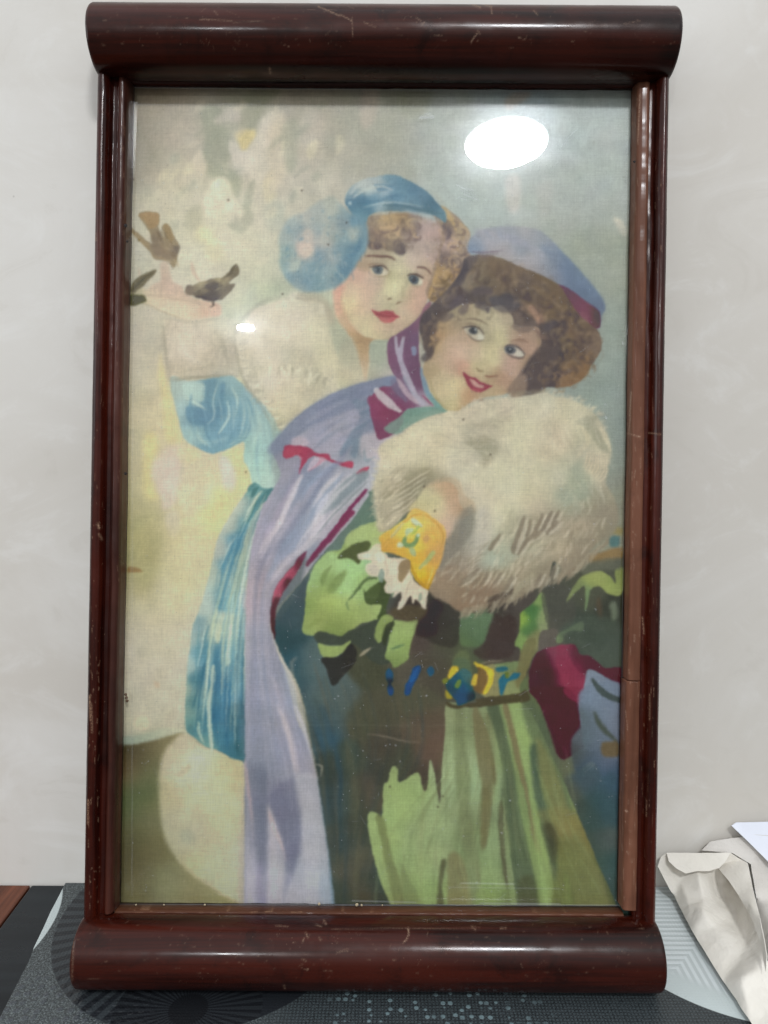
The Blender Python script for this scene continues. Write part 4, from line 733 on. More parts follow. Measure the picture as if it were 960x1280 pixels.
    def fur(pts, ang, ln, w, cols, n, al):
        poly = np.array(spline(tr('F', pts), True, 4)); lo_, hi_ = poly.min(0), poly.max(0)
        k = 0
        while k < n:
            p_ = lo_+PR.rand(2)*(hi_-lo_)
            c_ = 0
            for A_, B_ in zip(poly, np.roll(poly,-1,0)):
                if (A_[1] > p_[1]) != (B_[1] > p_[1]) and p_[0] < A_[0]+(p_[1]-A_[1])*(B_[0]-A_[0])/(B_[1]-A_[1]): c_ ^= 1
            k += 1
            if not c_: continue
            a_ = math.radians(ang+PR.randn()*10); l = ln*(.6+.8*PR.rand())
            S('px',[tuple(p_),(p_[0]+.5*l*math.cos(a_)+PR.randn(),p_[1]+.5*l*math.sin(a_)),(p_[0]+l*math.cos(a_),p_[1]+l*math.sin(a_))],w*(.6+.8*PR.rand()),cols[PR.randint(len(cols))],.7,al*(.4+.6*PR.rand()),(.5,.05))
    LT = [(186,178,156),(178,168,146)]; DK = [(146,138,116),(134,124,102)]
    fur([(440,600),(600,560),(720,470),(880,420),(890,520),(780,620),(640,700),(500,760),(380,740),(360,660)],122,13,2.2,LT+DK+[(150,136,112)],330,.55)
    fur([(420,440),(560,430),(800,330),(880,300),(860,420),(700,520),(560,560),(440,560)],118,11,2.2,LT+DK[:1],150,.4)
    fur([(90,300),(180,180),(400,100),(700,50),(860,150),(900,300),(700,400),(400,330),(240,320),(100,420)],150,10,2.2,LT+[(160,152,130)],200,.22)
    fur([(100,300),(230,300),(200,420),(110,500),(80,420)],140,14,2.2,LT+DK,90,.5)
    fur([(320,460),(420,420),(470,560),(400,640),(320,700),(270,680)],135,12,2,LT+DK+[(128,122,108)],120,.4)
    fur([(190,165),(330,90),(470,55),(560,120),(500,300),(300,290),(110,300)],200,20,3.0,[(188,182,160),(160,152,132),(182,174,152)],110,.34)
    fur([(560,50),(760,60),(880,150),(910,300),(820,420),(600,380),(520,200)],70,20,3.0,[(190,184,162),(160,154,134),(184,176,154)],130,.32)
    for k in range(70):
        u = k/69.; x0_, y0_ = F_EDGE(u)
        S('px',[(x0_,y0_),(x0_-3+PR.randn()*2,y0_+7),(x0_-9+PR.randn()*3,y0_+12+8*PR.rand())],2.6+1.6*PR.rand(),[(150,138,114),(138,124,102),(160,150,128)][PR.randint(3)],.8,.55,(.9,.05))
    for k in range(55):
        u = k/54.; q_ = spline(tr('F',[(95,500),(78,400),(95,290),(150,190),(240,120),(330,92)]),False,12); b_ = q_[int(u*(len(q_)-1))]
        a_ = math.radians(165+50*u+PR.randn()*14)
        S('px',[tuple(b_+np.array([5,3])),tuple(b_),(b_[0]+6*math.cos(a_),b_[1]-2+5*math.sin(a_))],2.6,[(182,172,146),(170,160,136)][PR.randint(2)],.7,.6,(.9,.05))
    for (x,y,x2,y2,w) in [(700,430,742,285,4),(640,560,712,420,6),(770,375,830,245,5),(830,355,900,230,6),(895,335,952,220,5),(600,550,690,270,8),(425,525,515,395,6),(690,480,790,370,6),(760,440,860,330,6),(850,400,950,300,6),(350,660,210,760,4),(330,700,180,800,4),(420,700,360,790,4),(520,690,450,790,4),(610,720,520,850,5),(820,700,760,800,5),(920,640,880,740,5)]:
        S('Z',[(x,y),((x+x2)/2+5,(y+y2)/2+4),(x2,y2)],w,(128,116,98),1.0,.7,(.6,.08))
        S('Z',[(x+26,y+4),((x+x2)/2+34,(y+y2)/2+8),(x2+26,y2+8)],w*.8,(188,180,160),1.0,.5,(.5,.08))
    # the arm in the muff
    P('X',[(150,860),(200,760),(280,710),(380,700),(450,730),(480,830),(550,880),(560,960),(440,960),(440,1100),(380,1200),(100,960)],(172,150,120),1.6,.6)
    Gm('T',[(480,120),(560,20),(620,-60),(700,-110),(830,-120),(900,-60),(920,60),(1000,150),(960,190),(900,240),(850,330),(810,360),(760,260),(640,160),(560,110)],
       [(640,-60,(168,158,122)),(740,-100,(176,148,116)),(860,-60,(172,142,114)),(600,60,(172,162,120)),(700,40,(176,170,130)),(640,0,(178,172,135)),(740,120,(178,168,134)),(860,80,(176,148,122)),(960,120,(165,138,108)),(820,200,(178,156,132)),(820,300,(182,150,130)),(880,250,(160,148,132)),(900,0,(170,142,112))],8,1.2)
    P('Z',[(240,215),(310,200),(320,320),(300,400),(240,470),(160,560),(100,640),(60,700),(60,600),(110,470),(140,400),(190,300)],(128,124,112),3,.8)
    # yellow embroidered cuff
    Gm('T',[(235,350),(330,280),(450,200),(480,150),(520,110),(580,115),(690,180),(780,260),(805,340),(790,450),(760,560),(710,660),(660,790),(620,795),(560,740),(500,640),(490,560),(430,525),(340,490),(250,470),(245,410)],
       [(540,130,(196,158,72)),(660,190,(200,160,76)),(760,280,(200,158,80)),(300,330,(196,156,58)),(400,280,(196,172,70)),(280,430,(186,138,52)),(400,420,(198,150,48)),(480,320,(186,176,72)),(560,400,(196,170,52)),(640,340,(186,142,78)),(700,350,(198,162,60)),(780,420,(188,145,80)),(600,540,(196,150,48)),(700,520,(184,140,76)),(560,600,(196,158,36)),(580,690,(206,168,24)),(640,760,(176,128,24)),(700,620,(196,150,50)),(470,200,(196,168,80)),(560,280,(198,176,70))],7,.8)
    S('T',[(250,460),(310,380),(420,250),(520,170),(600,150)],3,(170,122,40),.8,.5); S('T',[(620,150),(740,250),(780,360),(740,520)],2.6,(168,124,52),.9,.5)
    S('T',[(490,560),(530,660),(600,760),(640,790)],2.6,(160,112,20),.8,.6); S('T',[(700,600),(660,720),(635,780)],1.8,(220,190,100),.7,.7)
    S('T',[(250,455),(300,400),(340,350)],1.6,(216,176,90),.7,.5)
    P('T',[(500,205),(530,190),(590,235),(600,262),(560,258),(520,230)],(160,178,160),.7,.95); S('T',[(505,215),(550,255),(600,262)],1.4,(120,130,80),.5,.6)
    P('T',[(325,345),(370,290),(430,235),(445,240),(400,295),(345,350)],(176,176,128),.7,.8); S('T',[(430,250),(380,310),(335,350)],1.2,(150,132,60),.5,.6)
    P('T',[(455,300),(475,272),(530,275),(520,305),(480,330),(460,345)],(150,172,140),.7,.95)
    P('T',[(520,300),(560,250),(580,262),(540,320),(500,335)],(150,168,70),.8,.9)
    P('T',[(430,380),(445,350),(470,350),(470,390),(500,400),(530,380),(545,330),(570,320),(575,360),(545,420),(500,440),(440,430)],(98,138,92),.7,.9)
    P('T',[(385,420),(405,390),(430,400),(440,435),(400,440)],(160,182,160),.7,.9); P('T',[(550,325),(575,320),(575,345),(555,350)],(160,182,168),.7,.9)
    P('T',[(490,445),(530,440),(550,490),(540,515),(505,500)],(140,162,120),.7,.9)
    P('T',[(475,375),(500,360),(520,370),(505,395),(480,395)],(206,160,50),.8,.8)
    P('T',[(570,610),(600,570),(650,510),(690,465),(712,480),(690,530),(620,600),(575,630)],(148,162,98),.7,.92)
    P('T',[(610,350),(650,330),(660,370),(630,400),(610,380)],(176,134,84),.9,.7); S('T',[(660,330),(700,350),(690,390)],2,(206,178,72),.8,.6)
    # lace frill
    lace = [(45,500),(70,485),(150,460),(180,420),(240,410),(250,470),(300,500),(310,520),(400,530),(480,550),(500,640),(545,740),(620,790),(650,810),(640,890),(635,965),(600,950),(570,900),(540,880),(530,920),(515,915),(505,850),(470,900),(430,960),(390,970),(395,930),(420,880),(415,825),(350,870),(340,840),(290,830),(275,780),(290,740),(260,700),(215,690),(150,680),(120,640),(120,590),(170,560),(110,545),(60,540)]
    P('T',lace,(184,172,152),.9)
    for q,c in [([(200,500),(250,480),(280,540),(230,570)],(198,188,172)),([(300,540),(380,560),(400,640),(330,680),(300,620)],(192,182,162)),([(430,680),(480,640),(520,720),(470,800),(430,760)],(190,178,156)),([(140,600),(190,580),(230,620),(200,670),(150,650)],(172,162,150)),([(330,690),(400,720),(400,800),(350,820),(300,780)],(188,178,158)),([(90,500),(150,490),(160,520),(110,530)],(194,184,168))]:
        P('T',q,c,1.2,.7)
    P('T',[(225,660),(250,620),(270,640),(275,700),(260,740),(230,720)],(120,140,132),1,.85); P('T',[(400,590),(440,550),(495,555),(490,640),(450,700),(420,740),(395,700)],(136,114,80),1,.9)
    P('T',[(570,840),(595,830),(600,880),(575,900)],(118,136,122),1,.8)
    for q in [[(280,560),(300,620),(290,700)],[(180,620),(230,640)],[(340,560),(310,600)],[(500,720),(470,800),(450,880)],[(560,770),(560,840)],[(600,820),(610,900)]]:
        S('T',q,1.8,(152,142,122),.8,.6)
    S('T',[(340,870),(345,840),(360,830)],2.5,(98,128,96),.7,.8)
    # ---------- face of the first girl
    face1 = [(200,0),(180,220),(90,380),(10,520),(-30,620),(-20,780),(60,930),(180,1030),(300,1060),(400,1060),(450,1030),(600,930),(700,830),(760,720),(790,620),(840,480),(880,330),(890,180),(860,0)]
    Gm('Q',face1,[(240,250,(166,152,128)),(180,340,(164,142,116)),(100,480,(186,156,138)),(40,600,(184,164,138)),(60,720,(184,172,138)),(120,620,(184,170,142)),(230,560,(180,160,142)),(180,640,(184,160,142)),(320,520,(172,154,134)),(140,780,(184,162,136)),(240,760,(178,158,136)),(120,900,(182,168,136)),(220,980,(180,170,134)),(300,1030,(176,164,130)),
         (320,300,(164,148,124)),(420,320,(170,158,130)),(500,300,(176,168,142)),(520,400,(178,172,142)),(460,560,(184,180,144)),(520,560,(184,180,144)),(440,500,(168,162,126)),(570,500,(166,158,130)),(430,640,(180,174,140)),(500,640,(178,172,140)),(350,700,(176,164,138)),(400,770,(172,164,132)),(540,660,(164,150,120)),(600,340,(176,160,142)),(660,300,(176,160,150)),
         (720,380,(172,152,132)),(640,620,(182,154,132)),(700,640,(182,152,132)),(620,740,(180,154,130)),(760,600,(176,146,124)),(700,760,(178,150,128)),(560,820,(176,158,134)),(400,940,(180,156,132)),(480,920,(176,152,130)),(330,950,(178,156,132)),(560,920,(174,156,128)),(440,1010,(172,158,128)),(800,460,(172,148,126)),(840,300,(172,148,140)),(760,200,(168,148,142)),(700,120,(168,150,142)),(250,880,(178,166,134)),(380,240,(164,148,124)),(620,200,(164,148,135))],6.5,1)
    # cheeks, jaw line shading
    S('Q',[(760,720),(700,830),(600,930),(450,1035),(340,1065)],3,(165,138,108),1.6,.5); S('Q',[(-30,620),(-10,780),(60,930),(180,1030)],4,(180,142,118),2.2,.6)
    S('Q',[(10,530),(-20,600),(-60,700)],5,(196,140,124),2.5,.6)
    S('Q',[(100,400),(60,480),(20,540)],4,(192,146,128),2,.5)
    # loose locks over the first forehead and temple
    for q,w,c,al_ in [([(560,250),(640,190),(700,100),(720,0)],6,(140,122,114),.55),([(640,160),(680,220),(690,300)],5,(156,138,126),.5),([(780,90),(760,180),(800,260)],5,(148,126,118),.5),([(830,60),(820,160),(860,260)],6,(150,130,118),.6),([(900,300),(880,380),(860,440)],6,(128,104,98),.6),([(720,220),(740,270),(720,320)],4,(176,156,146),.5)]:
        S('Q',q,w,c,1.3,al_)
    # eyes
    P('Q',[(225,400),(270,385),(340,380),(395,400),(415,440),(390,475),(330,480),(270,465),(245,430)],(178,166,142),.9,.9)
    P('Q',[(260,400),(300,385),(350,395),(360,430),(335,462),(295,460),(265,430)],(98,108,112),.6,.95)
    P('Q',[(290,400),(315,395),(330,420),(320,445),(295,435)],(66,74,80),.5,.8); P('Q',[(285,412),(300,408),(300,424),(288,426)],(140,150,150),.35,.6)
    P('Q',[(350,430),(385,425),(395,450),(360,470)],(180,174,154),.7,.7)
    S('Q',[(225,402),(280,388),(340,384),(385,400),(410,430)],2.0,(82,64,56),.5,.9,(.4,.3)); S('Q',[(205,385),(260,368),(330,362),(385,380)],1.3,(120,94,78),.5,.75)
    S('Q',[(270,470),(330,486),(400,470),(415,445)],1.6,(146,126,96),.8,.6)
    S('Q',[(410,420),(420,460),(380,500)],4,(154,142,108),1.8,.5)
    S('Q',[(185,292),(260,292),(340,298),(400,300),(450,315),(472,330)],2.8,(112,82,72),.6,.85,(.3,.5))
    P('Q',[(590,470),(640,462),(690,480),(725,510),(725,545),(690,570),(640,560),(600,525)],(176,168,146),.9,.9)
    P('Q',[(598,485),(640,468),(685,490),(690,530),(660,556),(620,545),(598,515)],(84,94,102),.6,.95)
    P('Q',[(625,490),(655,492),(662,520),(640,538),(620,520)],(62,68,76),.5,.85); P('Q',[(620,492),(634,490),(634,506),(622,508)],(150,158,160),.35,.6)
    P('Q',[(690,520),(720,518),(715,548),(690,556)],(184,182,164),.6,.75)
    S('Q',[(585,480),(620,462),(670,466),(715,488),(735,500)],2.2,(76,62,58),.5,.92,(.5,.3)); S('Q',[(620,455),(680,458),(740,490)],1.2,(126,100,86),.5,.6)
    S('Q',[(610,545),(660,572),(710,562)],1.5,(140,122,98),.8,.6); S('Q',[(590,500),(575,560),(560,600)],3,(152,146,120),1.6,.6)
    S('Q',[(668,400),(700,395),(745,405),(785,435),(808,470)],2.6,(112,84,76),.6,.85,(.6,.3))
    # nose, lips
    S('Q',[(400,700),(415,688),(440,690)],2.4,(116,96,76),.6,.8); S('Q',[(478,738),(500,722),(530,718)],2.2,(128,102,82),.6,.8); S('Q',[(430,745),(445,730)],2,(150,134,100),.8,.6)
    S('Q',[(540,560),(545,640),(545,690)],3.2,(160,150,118),1.8,.5); S('Q',[(385,650),(380,680),(400,700)],2,(164,152,122),1.2,.6); S('Q',[(460,500),(470,600),(460,660)],4,(190,188,156),2,.5)
    P('Q',[(252,780),(285,800),(330,808),(370,795),(400,792),(425,802),(450,800),(480,835),(512,858),(480,870),(440,900),(390,912),(340,890),(300,850),(265,815)],(176,88,92),.8)
    P('Q',[(330,860),(400,858),(470,862),(440,898),(390,910),(345,888)],(188,96,98),1,.6)
    S('Q',[(260,795),(330,838),(400,850),(460,848),(508,858)],1.6,(132,56,64),.5,.8); P('Q',[(330,815),(380,800),(440,806),(460,832),(400,842),(340,832)],(164,74,84),.9,.6)
    S('Q',[(340,935),(400,945),(450,930)],2.5,(160,134,110),1.5,.6); S('Q',[(245,770),(240,790)],2.5,(190,130,110),1,.6)
    # hair of the first girl
    Gm('Q',[(190,-60),(400,-90),(600,-110),(720,-60),(690,60),(640,160),(590,190),(560,260),(520,290),(440,250),(380,230),(330,225),(260,230),(215,190),(200,60)],
       [(240,0,(150,132,112)),(330,60,(166,140,108)),(420,60,(172,146,112)),(270,140,(134,116,102)),(300,190,(118,102,98)),(350,140,(140,122,106)),(420,190,(140,124,104)),(500,200,(110,98,96)),(520,260,(120,106,100)),(560,160,(150,134,118)),(480,120,(168,146,114)),(560,60,(128,112,106)),(600,20,(168,144,108)),(640,60,(142,126,120)),(660,-40,(150,134,124)),(450,-30,(170,142,104)),(540,-50,(150,124,92)),(620,140,(158,142,130))],5,1.3)
    for q,w,c in [([(215,150),(250,200),(310,215),(360,190)],7,(112,96,92)),([(440,200),(500,150),(540,220),(540,270),(480,250)],6,(104,92,92)),([(380,180),(400,230),(450,240)],5,(126,108,92)),([(300,-20),(400,-60),(540,-70)],5,(176,148,104)),([(560,60),(540,10),(560,-60)],5,(110,96,88)),([(640,0),(690,40),(650,140),(600,180)],5,(132,118,116)),([(240,30),(290,90),(350,120)],5,(128,108,100)),
                  ([(350,0),(400,80),(420,150)],4,(182,156,120)),([(440,-40),(500,40),(480,140)],4,(180,154,118)),([(600,-40),(640,60),(610,150)],3,(176,150,120)),([(255,-60),(240,40),(250,120)],4,(140,120,104))]:
        S('Q',q,w,c,1.5,.6)
    P('px',[(538,262),(560,262),(582,284),(588,318),(572,356),(548,374),(532,368),(540,340),(549,305),(546,280)],(152,130,110),1.2)
    # veil-like soft locks over the forehead on the right
    Gm('Q',[(700,-60),(860,-20),(900,60),(890,180),(850,340),(800,300),(740,260),(680,300),(620,260),(640,170),(700,80)],[(760,40,(166,146,140)),(820,80,(172,144,138)),(700,200,(160,146,138)),(780,220,(164,148,140)),(850,200,(160,142,132)),(860,300,(158,136,122)),(700,280,(170,154,140))],7,2.2,.8)
    Gm('px',[(545,262),(556,258),(570,275),(583,283),(588,296),(582,312),(578,330),(572,350),(560,368),(545,378),(536,374),(535,366),(540,350),(547,330),(552,310),(556,296)],
       [(550,268,(168,146,108)),(566,275,(172,148,108)),(560,290,(140,120,112)),(556,285,(110,98,100)),(575,290,(162,142,112)),(584,300,(160,142,125)),(566,305,(165,142,128)),(560,325,(130,114,106)),(575,320,(158,138,118)),(555,340,(166,136,92)),(568,345,(164,130,82)),(562,358,(130,108,78)),(545,370,(152,126,86)),(552,300,(158,138,130))],5.5,1.2)
    for q,w,c in [([(790,300),(820,340),(800,370)],5,(104,92,96)),([(700,360),(740,400),(790,370)],4,(170,152,140)),([(780,440),(830,470),(800,500)],4.5,(110,94,92)),([(770,540),(800,560),(830,520)],4,(116,94,66)),([(720,640),(770,630),(830,590)],4,(120,96,66)),([(840,470),(850,530),(820,590)],4,(184,146,92)),([(760,520),(740,590),(720,640)],4,(180,146,96)),([(850,300),(900,330),(910,400)],5,(172,148,118)),([(780,380),(830,410),(870,450)],3.5,(180,158,140)),([(800,250),(830,280),(850,330)],4,(180,150,100)),([(860,360),(890,420),(850,460)],3.5,(130,112,100))]:
        S('A',q,w,c,1.1,.65)
    curls([(460,270),(500,265),(530,268),(520,300),(505,312),(480,310),(462,308)], 150, [(176,150,112),(132,112,96),(112,98,92),(160,138,108)], (3,7), 2.6, .36, .9, 7)
    curls([(545,262),(570,275),(588,296),(578,330),(560,368),(536,374),(545,330)], 190, [(178,150,112),(126,108,98),(164,140,122),(150,122,90),(108,94,92)], (3,7), 2.6, .4, .9, 8)
    for (x,y,r_) in [(478,290,7),(492,282,7),(505,292,7),(516,284,6),(522,298,5),(470,305,5),(562,282,7),(574,294,6),(564,306,7),(578,314,6),(566,328,7),(560,345,7),(550,358,6),(572,338,5)]:
        for (c_,o_,w_,al_) in (((182,154,114),2.4,3.2,.5),((110,92,92),5.8,3.6,.5)):
            o_ += PR.randn()*.8; x_, y_ = x+PR.randn()*2, y+PR.randn()*2; e_ = .6+.6*PR.rand(); sp_ = .3+.4*PR.rand()
            S('px',[(x_+r_*math.cos(o_+sp_*k_)*(1+.08*k_),y_+r_*e_*math.sin(o_+sp_*k_)) for k_ in range(6)],w_,c_,1.0,al_,(.2,.1))
    # ---------- blue cap
    Gm('A',[(335,190),(350,140),(400,95),(470,76),(540,66),(600,80),(660,108),(720,150),(770,205),(800,245),(800,290),(760,262),(700,248),(640,238),(560,235),(500,238),(450,255),(430,290),(400,270),(370,250),(345,215)],
       [(360,150,(140,156,158)),(420,110,(164,170,166)),(480,90,(150,162,164)),(460,130,(165,172,168)),(520,140,(150,165,170)),(540,80,(110,142,158)),(560,120,(104,138,158)),(600,100,(96,132,152)),(640,130,(92,128,150)),(600,160,(110,144,162)),(690,160,(96,130,150)),(650,200,(104,138,156)),(740,200,(84,120,140)),(780,250,(98,134,150)),(720,240,(82,118,134)),(700,270,(140,158,165)),
        (370,190,(80,120,145)),(420,190,(86,126,150)),(480,180,(92,134,158)),(430,230,(88,128,150)),(380,230,(96,136,156)),(540,220,(100,128,138)),(500,200,(150,166,170)),(560,180,(96,136,160)),(620,220,(104,132,142)),(410,260,(110,146,160))],6,1.1)
    P('A',[(470,110),(530,112),(560,125),(500,145),(480,130)],(96,132,156),1.2,.7); S('A',[(370,175),(420,140),(500,120),(560,140)],3.5,(172,178,172),1,.7); S('A',[(360,160),(400,115),(470,90)],3.5,(168,174,170),1.2,.6)
    S('A',[(400,200),(480,190),(560,165),(620,170)],4,(78,118,144),1.3,.5); S('A',[(420,220),(500,200),(580,195),(700,215)],2.2,(164,176,174),.9,.6); S('A',[(505,208),(600,210),(680,230),(790,250)],3.5,(84,116,128),1,.6); S('A',[(600,235),(700,250),(790,285)],4,(150,162,166),1.6,.6)
    P('A',[(350,195),(362,190),(366,205),(354,208)],(158,174,176),.6,.8)
    S('A',[(740,140),(790,200),(835,265)],3,(168,158,132),2,.3)
    # pompom
    Gm('S',[(640,340),(740,420),(850,470),(885,600),(870,740),(800,850),(720,980),(600,1090),(480,1130),(340,1150),(220,1110),(130,1020),(70,900),(75,780),(60,640),(110,520),(190,440),(300,400),(380,340),(480,280),(560,260)],
       [(300,450,(158,160,154)),(420,420,(152,158,154)),(560,380,(158,162,152)),(680,400,(130,150,154)),(640,500,(128,144,150)),(780,450,(106,140,158)),(520,540,(160,162,156)),(420,560,(146,156,158)),(180,520,(150,160,158)),(240,570,(130,146,152)),(110,640,(150,160,156)),(320,620,(168,160,150)),(310,750,(176,160,150)),(480,680,(164,160,152)),(600,620,(148,156,150)),(660,660,(118,146,156)),
        (760,620,(160,164,152)),(840,620,(106,138,152)),(850,700,(98,134,150)),(760,760,(92,130,150)),(700,850,(100,136,152)),(620,780,(118,146,156)),(560,820,(148,154,150)),(430,800,(124,144,156)),(120,780,(132,154,154)),(210,900,(156,160,152)),(120,900,(130,152,152)),(180,1000,(120,148,160)),(300,950,(124,150,160)),(300,1060,(118,146,160)),(420,1050,(120,148,156)),(420,920,(126,150,158)),(540,960,(136,154,154)),(660,960,(98,134,154)),(560,1060,(124,148,154)),(640,1040,(104,136,152)),(240,1100,(140,152,150))],6.5,2)
    for k in range(150):
        a0 = PR.rand()*6.28; r0 = PR.rand()**.5*48; cx, cy = 402+r0*math.cos(a0), 312+r0*math.sin(a0)*1.0
        a1 = a0+PR.randn()*.6
        S('px',[(cx,cy),(cx+3*math.cos(a1)+1,cy+3*math.sin(a1)),(cx+6*math.cos(a1),cy+6*math.sin(a1)+2)],2.4,[(112,142,158),(160,168,162),(140,156,160),(98,134,154)][PR.randint(4)],.9,.40)
    P('S',[(285,600),(330,560),(370,600),(360,670),(300,660)],(176,166,154),1.6,.7); P('S',[(245,760),(280,690),(350,690),(375,750),(360,810),(290,810)],(184,168,154),1.6,.8); P('S',[(160,940),(180,880),(220,850),(260,860),(220,950)],(160,168,158),1.4,.7)
    P('S',[(440,660),(480,560),(500,480),(530,500),(500,600),(510,690),(460,700)],(166,164,154),1.6,.6); S('S',[(730,660),(770,610),(800,580)],4,(168,170,156),1.3,.6)
    S('S',[(820,640),(790,740),(700,830)],5,(86,126,150),1.8,.55); S('S',[(850,560),(870,680),(800,800),(740,900)],4,(128,158,168),1.5,.5); S('S',[(750,430),(740,480),(760,560)],5,(100,138,156),1.8,.5)
    S('S',[(620,420),(560,470),(500,560)],5,(128,148,150),2,.45); S('S',[(480,300),(540,270),(580,300),(560,340)],4,(148,152,142),1.5,.6); S('S',[(480,560),(560,500),(660,480)],4,(150,158,154),2,.4)
    P('A',[(110,620),(200,610),(260,650),(240,660),(150,650)],(160,150,130),2,.5)
    # ---------- purple hood at the neck
    Gm('b',[(400,350),(490,270),(600,200),(700,100),(750,0),(800,-20),(780,60),(700,200),(690,330),(690,480),(710,600),(720,700),(760,850),(830,945),(780,945),(700,950),(620,960),(560,985),(540,1100),(480,1180),(380,1240),(310,1240),(270,1120),(240,1000),(235,880),(270,830),(350,760),(430,760),(470,720),(480,680),(440,620),(405,530)],
       [(450,380,(122,86,112)),(430,480,(128,84,112)),(500,300,(124,86,110)),(600,230,(122,88,112)),(680,170,(128,90,112)),(740,60,(146,100,114)),(640,320,(118,88,116)),(600,420,(122,84,112)),(660,520,(118,82,108)),(560,540,(126,88,114)),(500,600,(126,86,112)),(640,620,(118,80,106)),(560,720,(120,88,118)),(680,720,(118,78,104)),(600,830,(130,98,130)),(500,720,(138,110,132)),
        (480,800,(118,100,128)),(420,800,(142,72,102)),(500,900,(132,68,100)),(620,920,(130,72,104)),(700,880,(146,130,148)),(760,930,(156,142,150)),(280,860,(146,68,98)),(320,930,(142,68,100)),(380,1000,(140,62,92)),(440,1080,(138,64,96)),(340,1160,(130,66,96)),(400,1180,(130,70,98))],6.5,.8)
    P('b',[(465,300),(485,300),(500,400),(530,330),(540,300),(560,310),(545,420),(540,500),(580,600),(640,740),(700,860),(770,930),(720,945),(660,900),(600,780),(540,650),(490,500),(465,380)],(160,154,168),.8,.92)
    P('b',[(620,395),(660,395),(665,460),(630,470)],(128,140,168),.9,.9)
    P('b',[(480,690),(520,700),(600,810),(680,900),(660,920),(580,860),(510,770)],(170,150,160),1,.85)
    P('b',[(270,800),(300,770),(360,810),(420,860),(480,930),(530,980),(510,1000),(420,960),(330,890)],(176,168,170),1,.92)
    S('b',[(520,640),(550,628),(560,650)],1.4,(180,172,180),.6,.7)
    P('b',[(430,700),(480,690),(520,790),(580,880),(560,900),(480,820),(440,770)],(118,112,138),1.2,.6)
    P('b',[(560,660),(600,760),(650,830),(640,850),(580,770),(540,690)],(140,150,164),1.2,.5)
    Gm('b',[(700,590),(740,610),(790,760),(850,850),(920,950),(930,985),(820,975),(700,1000),(560,1050),(545,1010),(620,965),(780,950),(830,940),(760,850),(720,750)],[(730,680,(118,140,160)),(760,780,(112,140,158)),(850,900,(104,146,148)),(700,980,(112,148,136)),(600,1010,(112,142,130)),(880,960,(112,150,138))],7,.8)
    S('b',[(720,840),(770,890),(825,942)],2.2,(152,62,98),.6,.9)
    P('E',[(700,490),(640,460),(720,400),(750,370),(850,355),(960,370),(870,400),(780,440)],(112,146,132),1,.85)
    S('E',[(575,300),(570,330),(600,360)],7,(146,66,98),1,.8,(.7,.7))
    # ---------- second girl: hat, hair, face
    Gm('V',[(-330,-150),(-250,-205),(-130,-232),(20,-240),(180,-218),(270,-172),(390,-50),(520,90),(640,230),(735,350),(742,420),(715,480),(700,560),(640,570),(520,500),(420,340),(360,230),(200,160),(50,90),(-100,10),(-200,-20),(-330,-20),(-360,-60)],
       [(-330,-60,(118,138,165)),(-280,-90,(112,135,165)),(-300,-150,(135,145,160)),(200,-150,(140,146,156)),(300,-80,(120,134,156)),(280,-140,(136,142,150)),(400,30,(112,128,152)),(120,-190,(148,148,152)),(-260,-200,(158,154,158)),(-180,-170,(132,140,152)),(-100,-150,(146,148,158)),(-200,-100,(156,150,156)),(-60,-60,(158,152,156)),(0,0,(156,152,154)),(-100,0,(152,148,150)),(60,-60,(130,140,156)),(20,-120,(140,146,156)),(140,40,(154,150,156)),(120,100,(152,148,150)),(240,120,(148,146,154)),(200,40,(150,150,160)),(300,60,(118,132,152)),(340,160,(132,138,156)),(420,160,(110,126,150)),
        (520,260,(106,124,150)),(460,220,(108,126,152)),(600,330,(104,122,148)),(560,200,(114,130,150)),(660,300,(110,128,150)),(700,420,(108,122,146)),(640,400,(98,112,138))],7,1.4)
    S('V',[(230,-90),(340,0),(450,110),(580,220),(680,330)],16,(108,126,154),3.5,.6)
    S('V',[(-330,-40),(-250,-30),(-150,-35),(-60,-50)],2.4,(112,92,108),1,.7)
    Gm('V',[(360,230),(440,250),(540,320),(620,380),(700,450),(700,560),(650,575),(560,520),(480,440),(410,330)],[(430,270,(110,66,92)),(500,330,(120,68,90)),(540,400,(126,72,92)),(600,450,(132,76,92)),(660,450,(104,48,74)),(640,540,(118,60,82)),(580,500,(140,90,100)),(690,500,(98,42,70))],5,1)
